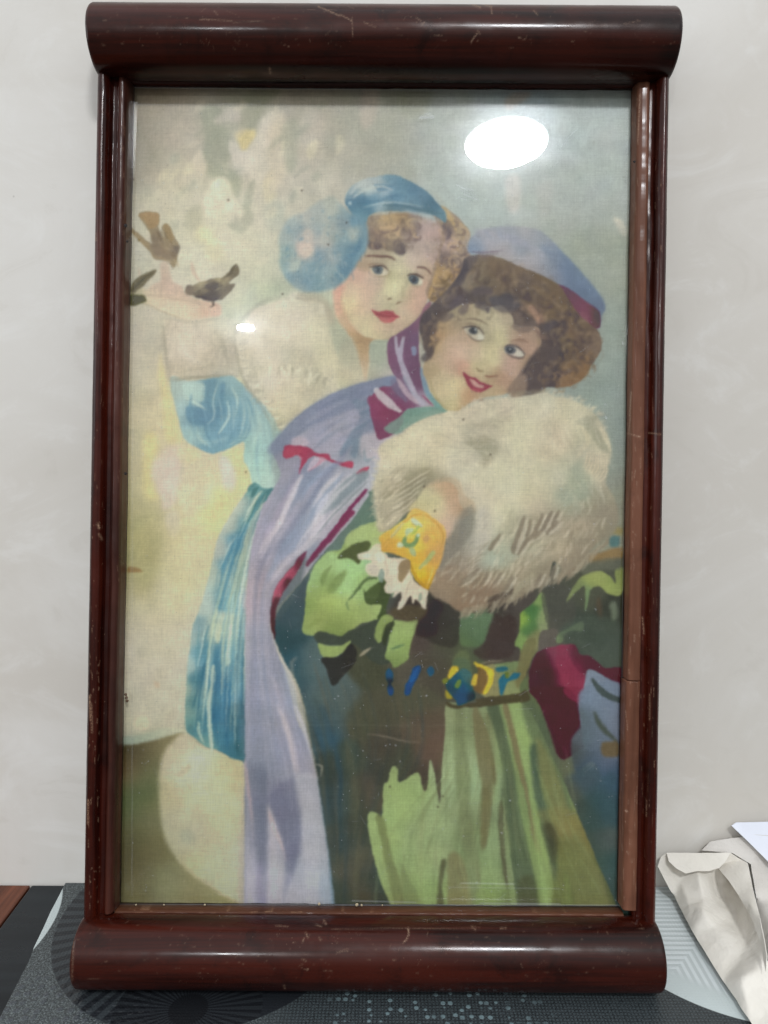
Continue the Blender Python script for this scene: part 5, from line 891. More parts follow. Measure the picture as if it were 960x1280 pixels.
    Gm('px',[(548,372),(562,358),(575,340),(582,322),(600,318),(625,322),(650,333),(680,345),(700,358),(712,375),(725,395),(745,410),(752,425),(750,440),(740,455),(732,470),(715,482),(700,484),(670,485),(640,492),(655,475),(665,450),(672,425),(668,412),(655,408),(640,412),(625,400),(610,388),(590,392),(575,394),(560,400),(550,410),(540,425),(535,440),(530,430),(524,412),(526,395),(535,385)],
       [(560,370,(112,98,92)),(545,385,(98,86,84)),(532,400,(88,78,80)),(528,425,(90,82,80)),(540,410,(112,92,80)),(575,340,(92,84,88)),(585,325,(108,96,92)),(572,372,(96,84,84)),(600,335,(122,104,82)),(620,335,(118,98,74)),(635,345,(112,92,74)),(620,360,(122,104,82)),(600,355,(124,108,84)),(585,350,(134,120,100)),(600,370,(98,86,80)),(610,382,(94,86,84)),(630,378,(92,86,84)),(640,380,(90,82,80)),(650,360,(106,90,76)),(660,370,(104,86,70)),(680,360,(114,92,66)),(700,370,(112,90,66)),(640,345,(118,98,74)),
        (660,390,(138,110,88)),(668,398,(152,118,96)),(645,398,(112,96,84)),(655,408,(102,88,78)),(690,390,(116,94,68)),(710,390,(122,98,70)),(700,400,(98,80,72)),(690,410,(94,80,76)),(685,430,(96,82,76)),(700,425,(118,98,74)),(715,410,(116,92,70)),(730,420,(114,92,76)),(740,430,(126,104,86)),(720,440,(104,84,68)),(700,445,(86,74,68)),(680,455,(80,70,72)),(670,470,(80,70,74)),(690,470,(86,74,72)),(660,480,(90,78,76)),(715,460,(126,98,66)),(730,462,(134,102,68)),(710,475,(140,106,72)),(745,445,(130,106,84)),(680,440,(80,70,70)),(725,400,(118,96,74))],5.5,1.2)
    # curls
    for q,w,c in [([(200,610),(240,570),(320,560),(370,580)],7,(94,84,84)),([(230,690),(300,690),(350,740)],7,(88,78,82)),([(380,620),(420,700),(520,720),(600,680)],11,(88,82,84)),([(430,640),(500,620),(560,650)],7,(80,76,82)),([(40,690),(80,640),(130,610)],7,(92,80,84)),([(110,760),(150,700),(170,640)],6,(100,88,88)),([(150,300),(130,420),(60,540),(0,600)],10,(84,76,82)),
                  ([(200,500),(240,420),(250,380)],4,(142,126,112)),([(560,820),(620,880),(720,880),(750,840)],8,(112,96,84)),([(620,760),(700,800),(740,850)],5,(96,84,78)),([(700,700),(760,760),(790,880)],6,(158,120,96)),([(640,420),(650,500),(720,560),(800,620)],9,(96,82,72)),([(430,330),(440,430),(500,500),(560,560)],7,(100,82,68)),([(560,380),(570,480),(600,560)],5,(132,112,86)),
                  ([(320,320),(280,440),(300,520)],6,(132,116,90)),([(740,640),(820,700),(820,780)],6,(106,88,74)),([(820,900),(880,860),(930,820)],7,(84,74,76)),([(480,440),(490,520)],6,(96,80,70)),([(250,260),(330,270),(430,250)],3,(112,88,96))]:
        S('W',q,w,c,1.3,.62,(.4,.3))
    for q,w,c in [([(330,530),(420,540),(420,600),(350,660)],7,(86,76,78)),([(240,600),(300,560),(350,530)],6,(88,76,78)),([(310,590),(350,620),(390,580)],5,(138,116,86)),([(220,720),(260,690),(300,690)],9,(80,70,76)),([(330,900),(330,820),(370,770),(440,760)],9,(80,70,72)),([(250,920),(270,860),(300,820)],5,(148,120,80)),([(370,900),(420,850),(470,760),(480,700)],5,(124,100,74)),([(60,1040),(150,960),(280,940),(400,940),(490,900)],9,(78,68,76)),
                  ([(520,680),(500,780),(540,870)],6,(100,82,68)),([(530,560),(600,590),(620,680)],5,(126,100,74)),([(580,700),(660,690),(700,720)],5,(132,108,86)),([(640,760),(590,850),(560,930),(460,1000)],7,(140,104,66)),([(620,640),(560,700),(560,800)],5,(96,80,70)),([(440,620),(480,660),(450,740)],5,(136,112,78)),([(60,1050),(160,1000),(300,970)],5,(88,78,82)),([(420,380),(480,470),(470,560)],6,(128,104,74)),([(300,480),(360,500),(430,480)],5,(130,106,76)),
                  ([(60,130),(140,190),(250,240),(300,300)],8,(106,88,74)),([(80,180),(70,280),(160,340),(240,460)],8,(98,82,74)),([(150,230),(260,310),(360,390)],6,(124,100,72)),([(150,470),(210,520),(190,590)],5,(160,122,98))]:
        S('V',q,w,c,1.4,.6,(.4,.3))
    P('px',[(655,405),(690,410),(700,440),(680,486),(646,492),(650,470)],(96,82,78),1.6)
    P('px',[(545,392),(600,378),(660,392),(672,420),(640,415),(600,396),(560,412),(540,440),(528,430)],(100,86,80),1.5)
    face2 = [(300,0),(200,60),(110,130),(60,200),(40,300),(30,380),(-10,520),(10,600),(60,720),(130,800),(190,850),(270,850),(330,810),(420,770),(520,740),(620,730),(690,700),(750,640),(800,520),(850,440),(930,330),(930,250),(900,180),(740,170),(700,90),(620,10),(540,20),(440,0)]
    Gm('R',face2,[(150,180,(160,136,100)),(100,260,(162,130,92)),(60,340,(160,132,92)),(120,340,(168,146,116)),(220,200,(162,140,112)),(300,90,(158,142,110)),(400,90,(164,148,118)),(300,150,(156,138,112)),(480,100,(168,156,126)),(560,130,(170,160,128)),(640,120,(166,150,124)),(600,200,(172,164,130)),(620,260,(174,166,128)),(700,230,(160,142,118)),(780,240,(164,136,114)),(880,260,(160,134,112)),(860,330,(166,136,116)),(760,290,(160,132,112)),
         (500,200,(162,152,126)),(520,280,(160,150,122)),(300,260,(168,144,120)),(350,300,(172,148,124)),(200,320,(174,152,126)),(260,380,(178,158,136)),(180,430,(176,152,130)),(340,380,(178,160,136)),(120,440,(170,146,118)),(60,520,(162,142,110)),(300,500,(180,142,120)),(220,500,(176,150,126)),(420,400,(176,158,132)),(520,400,(176,166,132)),(560,330,(178,168,130)),(580,450,(180,172,134)),(500,500,(174,162,126)),(430,500,(172,160,124)),(650,400,(166,146,126)),(650,480,(172,142,128)),(720,440,(170,140,122)),(700,520,(172,144,128)),
         (800,470,(160,132,108)),(760,540,(164,136,114)),(620,590,(166,132,108)),(660,640,(162,132,108)),(560,560,(166,142,110)),(180,580,(178,160,130)),(120,620,(172,156,122)),(220,650,(182,172,134)),(160,720,(176,162,126)),(250,740,(184,174,136)),(220,800,(176,164,122)),(300,660,(178,162,126)),(340,720,(170,132,98)),(420,730,(164,134,104)),(500,720,(166,146,112)),(600,700,(164,142,110)),(320,780,(168,142,106)),(380,590,(170,150,118)),(480,760,(170,152,124))],6.0,1)
    S('R',[(30,560),(80,720),(150,810),(220,850)],3,(150,134,92),1.5,.6); S('R',[(930,330),(850,440),(790,540),(720,660),(680,700)],5.5,(84,72,72),1.4,.5)
    S('R',[(220,845),(300,830),(380,780)],3,(156,134,98),1.6,.5)
    HP = [(548,372),(575,340),(600,318),(650,333),(700,358),(725,395),(752,425),(740,455),(715,482),(670,485),(655,475),(672,425),(655,408),(625,400),(590,392),(560,400),(540,425),(524,412)]
    curls(HP, 520, [(142,120,94),(118,98,76),(96,82,74),(154,130,100),(88,76,76),(128,108,84)], (4,10), 3.2, .34, 1.1, 4)
    curls([(700,440),(745,440),(735,470),(700,486),(670,486)], 120, [(156,122,84),(128,98,70)], (3,7), 3, .5, .9, 6)
    for (x,y,r_,dk) in [(592,345,9,0),(608,350,8,1),(628,352,9,0),(645,362,9,1),(662,366,8,0),(680,372,10,1),(700,378,9,0),(716,392,9,1),(728,408,9,0),(738,424,8,1),(690,400,9,0),(702,416,9,1),(712,436,9,0),(728,448,9,1),(696,446,8,0),(684,426,8,1),(715,464,8,0),(574,362,7,1),(560,378,7,0),(548,392,6,1),(538,408,6,0),(534,424,5,1),(664,388,8,0),(648,386,7,1)]:
        for (c_,o_,w_,al_) in (((152,128,98),2.2,4.0,.42),((86,72,68),5.6,5.0,.50)):
            o_ += PR.randn()*.7; x_, y_ = x+PR.randn()*3, y+PR.randn()*3; e_ = .6+.7*PR.rand(); sp_ = .35+.35*PR.rand()
            S('px',[(x_+r_*math.cos(o_+sp_*k_)*(1+.08*k_),y_+r_*e_*math.sin(o_+sp_*k_)) for k_ in range(6)],w_,c_,1.3,al_,(.2,.1))
        if dk: S('px',[(x+PR.randn()*3,y-4),(x+PR.randn()*3,y+1),(x+5+PR.randn()*2,y+5)],4,(92,76,70),1.3,.5,(.2,.1))
    P('V',[(-330,-150),(-130,-225),(100,-225),(300,-120),(400,0),(340,120),(150,40),(-100,0),(-330,-30)],(158,156,158),7,.30)  # milky haze of the glass painted pale over the hat
    P('V',[(-200,20),(100,60),(300,160),(420,260),(380,360),(200,300),(0,200),(-200,120)],(138,120,100),9,.22)
    # bangs over the forehead
    for q,w,c,al_ in [([(230,690),(290,700),(345,735)],11,(88,78,80),.85),([(210,600),(260,575),(340,570),(375,600)],14,(92,80,80),.8),([(380,620),(430,690),(520,715),(600,690)],17,(86,80,82),.85),([(420,640),(500,660),(560,640)],12,(80,74,78),.7),([(360,700),(340,740),(350,750)],5,(84,74,80),.8),
                    ([(100,770),(140,720),(165,660)],12,(96,84,84),.8),([(20,720),(70,670),(125,620)],13,(90,78,82),.85),([(-60,830),(0,790),(50,770)],11,(94,82,80),.75),([(560,850),(620,890),(700,880),(745,830)],14,(110,94,84),.8),([(570,760),(600,800),(640,860)],12,(124,104,88),.6),([(690,700),(740,760),(780,860)],9,(160,122,98),.8),([(820,910),(870,870),(930,830)],11,(86,76,80),.85),
                    ([(180,720),(215,760)],5,(134,114,94),.6),([(330,650),(360,680)],4,(140,120,92),.6),([(400,740),(480,760),(560,750)],5,(134,116,98),.5),([(750,900),(800,960),(860,970)],8,(112,86,76),.7)]:
        S('W',q,w*.85,tuple(v_+10 for v_ in c),1.5,al_*.8,(.6,.4))
    for q,w,c,al_ in [([(40,430),(60,350),(120,270)],7,(110,92,76),.6),([(-20,450),(40,400),(60,330)],10,(84,74,78),.7),([(90,120),(70,200),(0,260)],9,(92,80,78),.6),([(180,60),(120,110),(60,150)],9,(100,86,78),.6)]:
        S('R',q,w,c,1.4,al_,(.5,.3))
    P('px',[(634,486),(648,470),(658,470),(656,492),(640,496)],(140,118,100),1.6,.9)
    # eyes (second face)
    P('R',[(320,185),(370,175),(420,185),(460,210),(482,250),(475,285),(430,290),(380,270),(340,230)],(168,160,142),.9,.9)
    P('R',[(354,200),(386,179),(422,192),(428,222),(405,244),(372,236),(354,218)],(96,98,98),.6,.95); P('R',[(372,195),(400,190),(412,215),(392,235),(370,222)],(66,69,74),.5,.85); P('R',[(402,196),(414,196),(416,208),(404,210)],(176,180,178),.35,.9)
    P('R',[(432,240),(470,245),(470,278),(430,275)],(182,180,166),.7,.8)
    S('R',[(305,190),(350,178),(400,176),(445,195),(480,240)],2.0,(82,70,66),.5,.9,(.3,.4)); S('R',[(320,160),(380,155),(440,175),(485,220)],1.4,(128,110,92),.5,.7)
    S('R',[(345,232),(380,270),(430,292),(484,284)],2.0,(112,98,84),.6,.75); S('R',[(500,210),(530,260),(500,300)],5,(148,138,112),2,.6)
    S('R',[(340,115),(400,118),(460,135),(520,168)],2,(118,100,84),.7,.75); S('R',[(480,170),(520,190)],3,(146,128,104),1,.5)
    P('R',[(640,345),(680,325),(740,335),(790,375),(805,405),(770,425),(700,415),(655,390)],(170,164,152),.9,.9)
    P('R',[(645,352),(668,334),(708,338),(732,360),(730,387),(703,400),(668,392),(647,374)],(92,96,102),.6,.95); P('R',[(668,345),(700,345),(712,370),(695,392),(668,382)],(60,63,70),.5,.88); P('R',[(682,352),(694,352),(696,366),(684,368)],(172,178,180),.35,.9)
    P('R',[(738,375),(790,392),(785,412),(735,408)],(182,180,164),.6,.75)
    S('R',[(640,345),(680,328),(730,335),(780,365),(805,405)],2.0,(80,70,70),.5,.9,(.5,.4)); S('R',[(655,392),(705,418),(775,430),(806,408)],2.2,(92,80,74),.5,.85)
    S('R',[(690,305),(750,325),(800,370)],1.3,(140,116,98),.6,.6); S('R',[(690,295),(740,285),(800,290),(840,310)],2.6,(132,104,84),1,.7)
    S('R',[(650,290),(630,350),(640,400)],3,(160,150,108),1.8,.5)
    S('R',[(418,508),(440,530),(480,535)],2.6,(134,114,84),.7,.8); S('R',[(480,572),(530,580),(600,572)],2.4,(142,98,78),.6,.85); S('R',[(590,480),(600,530),(600,570)],3,(160,130,104),1.5,.5)
    P('R',[(308,548),(330,552),(370,578),(410,590),(450,620),(500,640),(548,655),(520,672),(480,690),(440,705),(390,690),(350,650),(330,600)],(152,66,80),.8)
    P('R',[(362,596),(400,610),(440,640),(475,655),(470,670),(430,668),(385,640)],(184,150,138),.6,.85)
    P('R',[(390,672),(440,684),(480,676),(440,702),(400,692)],(176,84,96),.8,.7); S('R',[(305,545),(325,565)],3,(120,48,50),.6,.8); S('R',[(500,652),(548,656)],2.4,(116,48,56),.5,.8)
    S('R',[(440,770),(460,768),(478,770)],2,(140,112,92),.7,.7); S('R',[(290,500),(280,540),(300,580)],3,(186,136,114),1.5,.5)
    # fur edge over the chin
    hairs('R',[(280,850),(400,790),(520,760),(640,740),(760,740)],(-70,-50),4,2.4,[(176,168,148),(168,160,140)],22,.6,.8)
    S('px',[(640,492),(660,490),(690,487)],4,(142,134,112),1.6,.6)
    for (x,y,r_,c,al_) in [(452,355,12,(190,150,132),.28),(520,385,9,(188,146,126),.28),(500,335,6,(186,182,150),.25),(478,405,9,(186,172,142),.3),(572,440,13,(192,146,126),.30),(640,450,8,(182,142,124),.25),(606,440,6,(188,178,144),.3),(560,490,8,(186,170,136),.3),(618,405,8,(184,172,140),.3)]:
        P('px',[(x-r_,y),(x,y-r_),(x+r_,y),(x,y+r_)],c,r_*.6,al_)
    for k in range(60): u = k/59.; S('px',[(592+50*math.sin(0)+u*80,286+u*u*26),(596+u*82,290+u*u*28),(600+u*84,296+u*u*30)],5,[(150,150,162),(132,142,162),(158,154,158)][PR.randint(3)],2,.25)
    # ---------- age: specks, scratches, stains; also a few pale streaks
    for k in range(260):
        x, y = PX0+PR.rand()*(PX1-PX0), PY0+PR.rand()*(PY1-PY0); r = .35+.5*PR.rand()**3
        P('px',[(x-r,y),(x,y-r),(x+r,y),(x,y+r)],[(92,80,62),(110,98,78),(196,190,172)][PR.randint(3)],.35,.35+.4*PR.rand())
    for (x,y) in [(579,524),(613,568),(530,608),(543,638),(166,224),(353,367),(410,305),(377,238),(433,278),(307,590),(553,995),(547,1008),(487,983),(285,250),(593,765)]:
        P('px',[(x-1.2,y),(x,y-1.3),(x+1.2,y),(x,y+1.3)],(62,50,40),.45,.85)
    def flecks(x0,y0,x1,y1,n,c=(176,168,150),a_=.6):
        for k in range(n):
            x, y = x0+PR.rand()*(x1-x0), y0+PR.rand()*(y1-y0)
            P('px',[(x-.6,y),(x,y-.7),(x+.6,y),(x,y+.7)],c,.3,a_*PR.rand())
    flecks(480,755,535,790,70,(160,142,110)); flecks(600,745,650,780,36); flecks(700,770,760,800,20); flecks(390,930,402,975,30); flecks(440,900,530,960,50,(150,138,118)); flecks(420,800,480,850,50,(140,128,108)); flecks(640,860,780,960,50); flecks(440,1010,520,1120,50,(140,130,110)); flecks(520,820,540,880,26,(166,160,140)); flecks(480,790,640,870,60,(130,122,98))
    S('px',[(394,955),(402,958),(400,972)],2.2,(172,164,145),.7,.6)
    S('px',[(457,917),(480,920),(505,926),(525,928)],1.3,(148,132,112),.5,.7); S('px',[(478,925),(488,936)],1,(140,126,106),.5,.6)
    S('px',[(640,782),(650,800)],.9,(160,150,130),.4,.5); S('px',[(150,742),(300,744)],.8,(180,172,152),.6,.12)
    S('px',[(290,708),(309,710)],1,(196,190,178),.5,.5); S('px',[(575,1103),(632,1105),(650,1106)],1.4,(160,175,140),.5,.45); S('px',[(560,1108),(640,1109)],1.2,(160,175,140),.6,.35)  # last two: pale streaks low in the picture
    for y in (420,520,712,745,905): S('px',[(150+PR.rand()*100,y),(400,y+1),(640+PR.rand()*140,y+2)],1.1,(170,165,150),.6,.10)
    # a print's edges wander a little
    hh, ww = CAN.shape[:2]
    dx = blur1(PR.randn(hh, ww).astype(np.float32), 4)*4*1.9; dy = blur1(PR.randn(hh, ww).astype(np.float32), 4)*4*1.9
    dx = dx+blur1(PR.randn(hh, ww).astype(np.float32), 1.6)*1.6*.8; dy = dy+blur1(PR.randn(hh, ww).astype(np.float32), 1.6)*1.6*.8
    yy, xx = np.mgrid[0:hh, 0:ww]
    fx_ = (xx/KS+PX0-560)/150.; fy_ = (yy/KS+PY0-390)/110.
    att = 1-.75*np.exp(-(fx_**2+fy_**2)**2)
    CAN[:] = CAN[np.clip((yy+dy*att).astype(int),0,hh-1), np.clip((xx+dx*att).astype(int),0,ww-1)]
    lum = (CAN*np.array([.3,.59,.11],np.float32)).sum(-1, keepdims=True)
    CAN[:] = (lum+(CAN-lum)*SAT)*GAIN
    CAN *= 1+.075*np.clip((lum-112)/55., 0, 1)-.06*np.clip((95-lum)/50., 0, 1)
    for c_ in range(3): CAN[..., c_] = blur1(CAN[..., c_], .9)
    for s_, a_ in ((12, .22), (5, .10), (2, .035)):
        CAN *= (1+a_*blur1(PR.randn(hh, ww).astype(np.float32), s_))[..., None]
    CAN[..., 0] *= 1+.14*blur1(PR.randn(hh, ww).astype(np.float32), 12); CAN[..., 2] *= 1+.2*blur1(PR.randn(hh, ww).astype(np.float32), 12)
    # canvas weave and mottling
    h, w = CAN.shape[:2]
    lo = PR.randn(h//24+2, w//24+2).astype(np.float32)
    ii = np.arange(h)/24.; jj = np.arange(w)/24.
    i0 = ii.astype(int); j0 = jj.astype(int); fi = (ii-i0)[:,None]; fj = (jj-j0)[None,:]
    mot = lo[i0][:,j0]*(1-fi)*(1-fj)+lo[i0+1][:,j0]*fi*(1-fj)+lo[i0][:,j0+1]*(1-fi)*fj+lo[i0+1][:,j0+1]*fi*fj
    rows = blur1(np.repeat(PR.randn(h,1).astype(np.float32), 8, axis=1), 1.2)[:, :1]*1.6; colsn = blur1(np.repeat(PR.randn(1,w).astype(np.float32), 8, axis=0), 1.2)[:1]*1.6
    fine = blur1(PR.randn(h,w).astype(np.float32), .9)*2.2
    # weave threads vary along their length
    weave = rows*(.6+.4*blur1(PR.randn(h,w).astype(np.float32), 6)*8)+colsn*(.6+.4*blur1(PR.randn(h,w).astype(np.float32), 6)*8)
    CAN *= (1+.014*mot+.007*weave+.022*fine)[..., None]
    np.clip(CAN, 0, 255, out=CAN)
    out = CAN.reshape(h//KS, KS, w//KS, KS, 3).mean(axis=(1,3))
    return out

# ------------------------------------------------------------------ the wall and the table
wall = box('wall', -1.6, 1.6, WALL_Y, WALL_Y+.12, -.75, 2.2, M['wall']); tag(wall, kind='structure')
def seg_wear_glint(o, segs, mult=1.0):
    """small worn marks and painted glints measured on the photograph, baked as a point attribute on the piece itself"""
    n = len(o.data.vertices); co_ = np.empty(n*3, np.float32); o.data.vertices.foreach_get('co', co_); co_ = co_.reshape(-1,3)
    u, v = loc_to_px(co_); W = np.zeros(n)
    front = co_[:,2] > -.004
    for (x0,y0,x1,y1,wd,a_) in segs:
        dx, dy = x1-x0, y1-y0; L2 = dx*dx+dy*dy+1e-6
        t = np.clip(((u-x0)*dx+(v-y0)*dy)/L2, 0, 1); d2 = (u-x0-t*dx)**2+(v-y0-t*dy)**2
        W = np.maximum(W, a_*np.exp(-d2/(wd*wd))*front)
    set_attr(o, 'wear_glint', W*mult)

# ------------------------------------------------------------------ the picture frame
frame = empty('picture_frame', (0,0,0)); frame.matrix_world = Matrix.Translation((0, 0, 0)) @ FRM
tag(frame, 'old dark mahogany picture frame with thick rounded top and bottom rails, leaning on the wall', 'picture frame')
SH = .010; CX = -.0066
HALF = .2440; RY1, RY0, RZ, RR = .398, -.3743, .0176, .0286
def sx_(x, y): return x+CX+SH*y
rs = np.random.RandomState(3)
def smooth1(n, s, k=9):
    a = rs.randn(n+2*k); kk = np.ones(k)/k
    return np.convolve(np.convolve(a, kk, 'same'), kk, 'same')[k:-k]*s
def rail(yc, name):
    nx, na = 760, 150
    xs = np.concatenate([[-HALF]*1, np.linspace(-HALF, HALF, nx), [HALF]])
    prof = []
    for a in np.linspace(0, 2*math.pi, na, endpoint=False):
        z, y = RR*math.cos(a), RR*math.sin(a)
        z = max(z, -.0100-RZ) if True else z
        prof.append((y, z))
    prof = np.array(prof)
    ex = []; P_ = np.zeros((na, nx, 3))
    xl = np.linspace(-HALF, HALF, nx)
    # rounded end: the last millimetres pull the profile in
    e = np.minimum(xl+HALF, HALF-xl); r = .0035
    k = np.where(e < r, np.sqrt(np.maximum(0, 1-(1-e/r)**2))*.11+.89, 1.0)
    wob = 1+np.repeat(smooth1(nx, .012, 41)[None], na, 0)*.35
    for j in range(na):
        y, z = prof[j]
        P_[j,:,0] = xl+CX+SH*yc; P_[j,:,1] = yc+y*k*wob[j]; P_[j,:,2] = RZ+z*k*wob[j]
    o = grid_obj(name, P_, M['rail'], frame, wrap=True)
    bm = bmesh.new(); bm.from_mesh(o.data)
    bmesh.ops.holes_fill(bm, edges=[e_ for e_ in bm.edges if e_.is_boundary], sides=0)
    bmesh.ops.recalc_face_normals(bm, faces=bm.faces); bm.to_mesh(o.data); bm.free()
    return o
top = rail(RY1, 'rail'); bot = rail(RY0, 'rail')
top['label'] = 'rounded top rail with a long highlight'; bot['label'] = 'rounded bottom rail resting on the table mat'
J = rs
seg_wear_glint(top, [(398,8,425,20,1.0,.8),(425,18,440,26,.9,.7),(440,22,441,45,.8,.5),(455,28,470,34,.8,.6),(500,2,520,3,.9,.6),(590,5,600,9,1.6,.7),(604,5,614,8,1.6,.6),(614,9,615,17,1,.6),(667,13,672,18,1,.6),(589,52,596,42,1.2,.6),(597,38,600,42,1.0,.5),(527,31,531,28,1,.5),(648,47,656,49,1,.5),(337,86,338,92,1.7,.75),(250,24,290,26,.9,.5),(292,28,330,26,.8,.35),(268,14,272,18,1,.5),(520,22,526,26,.9,.4),(780,30,800,26,.8,.3)]
         +[(x,y,x+J.randn()*5,y+J.randn()*2.5,.3+.3*J.rand(),.1+.3*J.rand()) for x,y in zip(J.uniform(120,845,150),J.uniform(4,60,150))])
seg_wear_glint(bot, [(510,1160,511,1168,1.1,.9),(511,1168,508,1175,1.1,.9),(508,1175,504,1178,1.0,.8),(590,1158,594,1162,1.6,.5),(380,1173,378,1178,1.1,.5),(382,1166,385,1172,1.2,.6),(405,1150,407,1155,1.3,.6),(395,1156,402,1158,1,.5),(345,1157,360,1158,1.0,.4),(422,1190,434,1187,1.4,.4),(399,1172,401,1175,1.1,.5),(355,1232,356,1236,1.2,.6),(383,1211,385,1212,.9,.9),(92,1165,91,1200,1.6,.35),(91,1190,90,1225,1.5,.3),(626,1160,632,1160,1.1,.6),(378,1199,382,1201,1.3,.4),(405,1213,415,1214,1.0,.3),(640,1188,660,1186,1.0,.3),(415,1161,600,1160,.7,.3)]
         +[(x,y,x+J.randn()*5,y+J.randn()*2.5,.3+.35*J.rand(),.1+.3*J.rand()) for x,y in zip(J.uniform(95,830,170),J.uniform(1150,1225,170))])
# the narrow ledge above the bottom rail and its fellow under the top rail
def dense(prof, st=.0006):
    o = []
    for a_, b_ in zip(prof, prof[1:]+prof[:1]):
        n = max(1, int(math.hypot(a_[0]-b_[0], a_[1]-b_[1])/st))
        if min(a_[1], b_[1]) < -.005: n = 1
        o += [(a_[0]+(b_[0]-a_[0])*k/n, a_[1]+(b_[1]-a_[1])*k/n) for k in range(n)]
    return o
def bar_x(name, x0, x1, prof, mat, nseg=300, wob=.0003):
    """profile (y,z) list swept along x, sheared with the frame"""
    prof = dense(prof); nseg = 700; n = len(prof); xs = np.linspace(x0, x1, nseg); w1 = smooth1(nseg, wob*4, 15)
    P_ = np.zeros((n, nseg, 3))
    for j,(y,z) in enumerate(prof):
        P_[j,:,0] = xs+CX+SH*y; P_[j,:,1] = y+w1*.5; P_[j,:,2] = z+w1
    return grid_obj(name, P_, mat, frame, wrap=True)
led = bar_x('ledge', -.2196, .2186, [(-.3448,-.008),(-.3448,.0085),(-.3456,.0102),(-.3478,.0108),(-.3500,.0100),(-.353,.0100),(-.356,.008),(-.356,-.008)], M['ledge'])
seg_wear_glint(led, [(x,y,x+J.randn()*6,y+J.randn()*.4,.4+.4*J.rand(),.15+.35*J.rand()) for x,y in zip(J.uniform(150,775,80),J.uniform(1134,1150,80))]+[(660,1134,770,1133,1.0,.35)])
bar_x('ledge', -.2196, .2186, [(.3745,-.008),(.3745,.004),(.372,.006),(.3722,-.008)], M['rail'])
# stiles: one sweep of the moulding along y
OUT = [(0,-.0095),(0,.0130),(.0006,.0168),(.0018,.0198),(.0038,.0219),(.0056,.0224),(.0076,.0218),(.0094,.0200),(.0106,.0172),(.0112,.0140),(.0126,.0122),(.0150,.0118),(.0168,.0122),(.0170,-.0095)]
INR = [(.0171,-.0070),(.0171,.0130),(.0178,.0154),(.0192,.0168),(.0208,.0170),(.0226,.0162),(.0240,.0140),(.0247,.0108),(.0249,.0012),(.0249,-.0070)]
SLP = [(.0153,-.0070),(.0153,.0122),(.0160,.0140),(.0180,.0146),(.0205,.0142),(.0232,.0136),(.0243,.0126),(.0248,.0104),(.0249,.0012),(.0249,-.0070)]
def bar_y(name, prof, side, y0, y1, mat, nseg=520, wob=.0003, dw=0, dents=0):
    prof = dense(prof); nseg = int(nseg*1.7); n = len(prof); ys = np.linspace(y0, y1, nseg); w1 = smooth1(nseg, wob*5, 43); w2 = smooth1(nseg, wob*4, 19)
    P_ = np.zeros((n, nseg, 3))
    for j,(q,z) in enumerate(prof):
        inner = 1.0 if q > .008 else .25
        x = HALF-q-dw*(1 if q > .02 else 0)
        P_[j,:,0] = side*(x+w1*inner)+CX+SH*ys; P_[j,:,1] = ys; P_[j,:,2] = z+(w2 if 0 < z else 0)*inner
    if side < 0: P_ = P_[::-1]
    o = grid_obj(name, P_, mat, frame, wrap=True)
    bm = bmesh.new(); bm.from_mesh(o.data); bmesh.ops.holes_fill(bm, edges=[e_ for e_ in bm.edges if e_.is_boundary], sides=0); bmesh.ops.recalc_face_normals(bm, faces=bm.faces); bm.to_mesh(o.data); bm.free()
    return o
def rnd_segs(n, u0,u1,v0,v1, ln=6, w_=.8, a_=.5):
    return [(x,y,x+J.randn()*.6,y+J.randn()*ln,w_*(.35+.5*J.rand()),a_*(.3+.7*J.rand())) for x,y in zip(J.uniform(u0,u1,n),J.uniform(v0,v1,n))]
YB, YT = -.3555, .3800
sl = bar_y('stile', OUT, -1, YB, YT, M['stile']); sr = bar_y('stile', OUT, 1, YB, YT, M['stile'])
seg_wear_glint(sl, rnd_segs(70,106,124,820,1135,5,.8,.7)+rnd_segs(40,112,130,100,820,5,.7,.5)+[(122,655,124,660,1.6,.8),(124,668,127,674,1.6,.5),(118,285,120,300,1.4,.5),(112,870,113,900,1.2,.7),(114,880,115,915,1.3,.5),(110,1000,110,1030,1.2,.6)])
seg_wear_glint(sr, rnd_segs(60,806,834,100,800,7,.7,.5)+rnd_segs(40,800,822,800,1130,7,.7,.45)+[(803,772,805,792,1.1,.6),(812,868,812,900,.9,.5),(795,748,796,752,1.2,.6),(811,541,826,543,.9,.6),(808,1000,808,1020,.9,.5)])
il = bar_y('glass_stop', INR, -1, -.3445, .3735, M['slip_dark'])
seg_wear_glint(il, rnd_segs(60,146,164,112,1120,6,.8,.5)+rnd_segs(30,148,156,112,300,9,1,.5))  # second set adds pale marks along the upper left edge
ir1 = bar_y('glass_stop', SLP, 1, -.1430, .3735, M['slip'], 420, .00022, .0012); ir1['label'] = 'bare reddish wood glass stop, upper length'
ir2 = bar_y('glass_stop', SLP, 1, -.3400, -.1438, M['slip'], 200, .00022, .0024); ir2['label'] = 'bare brown wood glass stop, lower length'
segs = rnd_segs(80,780,806,115,850,9,.9,.45)+[(800,118,797,180,1.0,.6),(789,490,787,520,1.0,.9),(788,520,786,540,.9,.7),(778,540,800,546,1.1,.6)]
seg_wear_glint(ir1, segs); seg_wear_glint(ir2, rnd_segs(60,770,798,850,1125,9,.9,.45)+[(782,1013,784,1015,1.2,.8)])
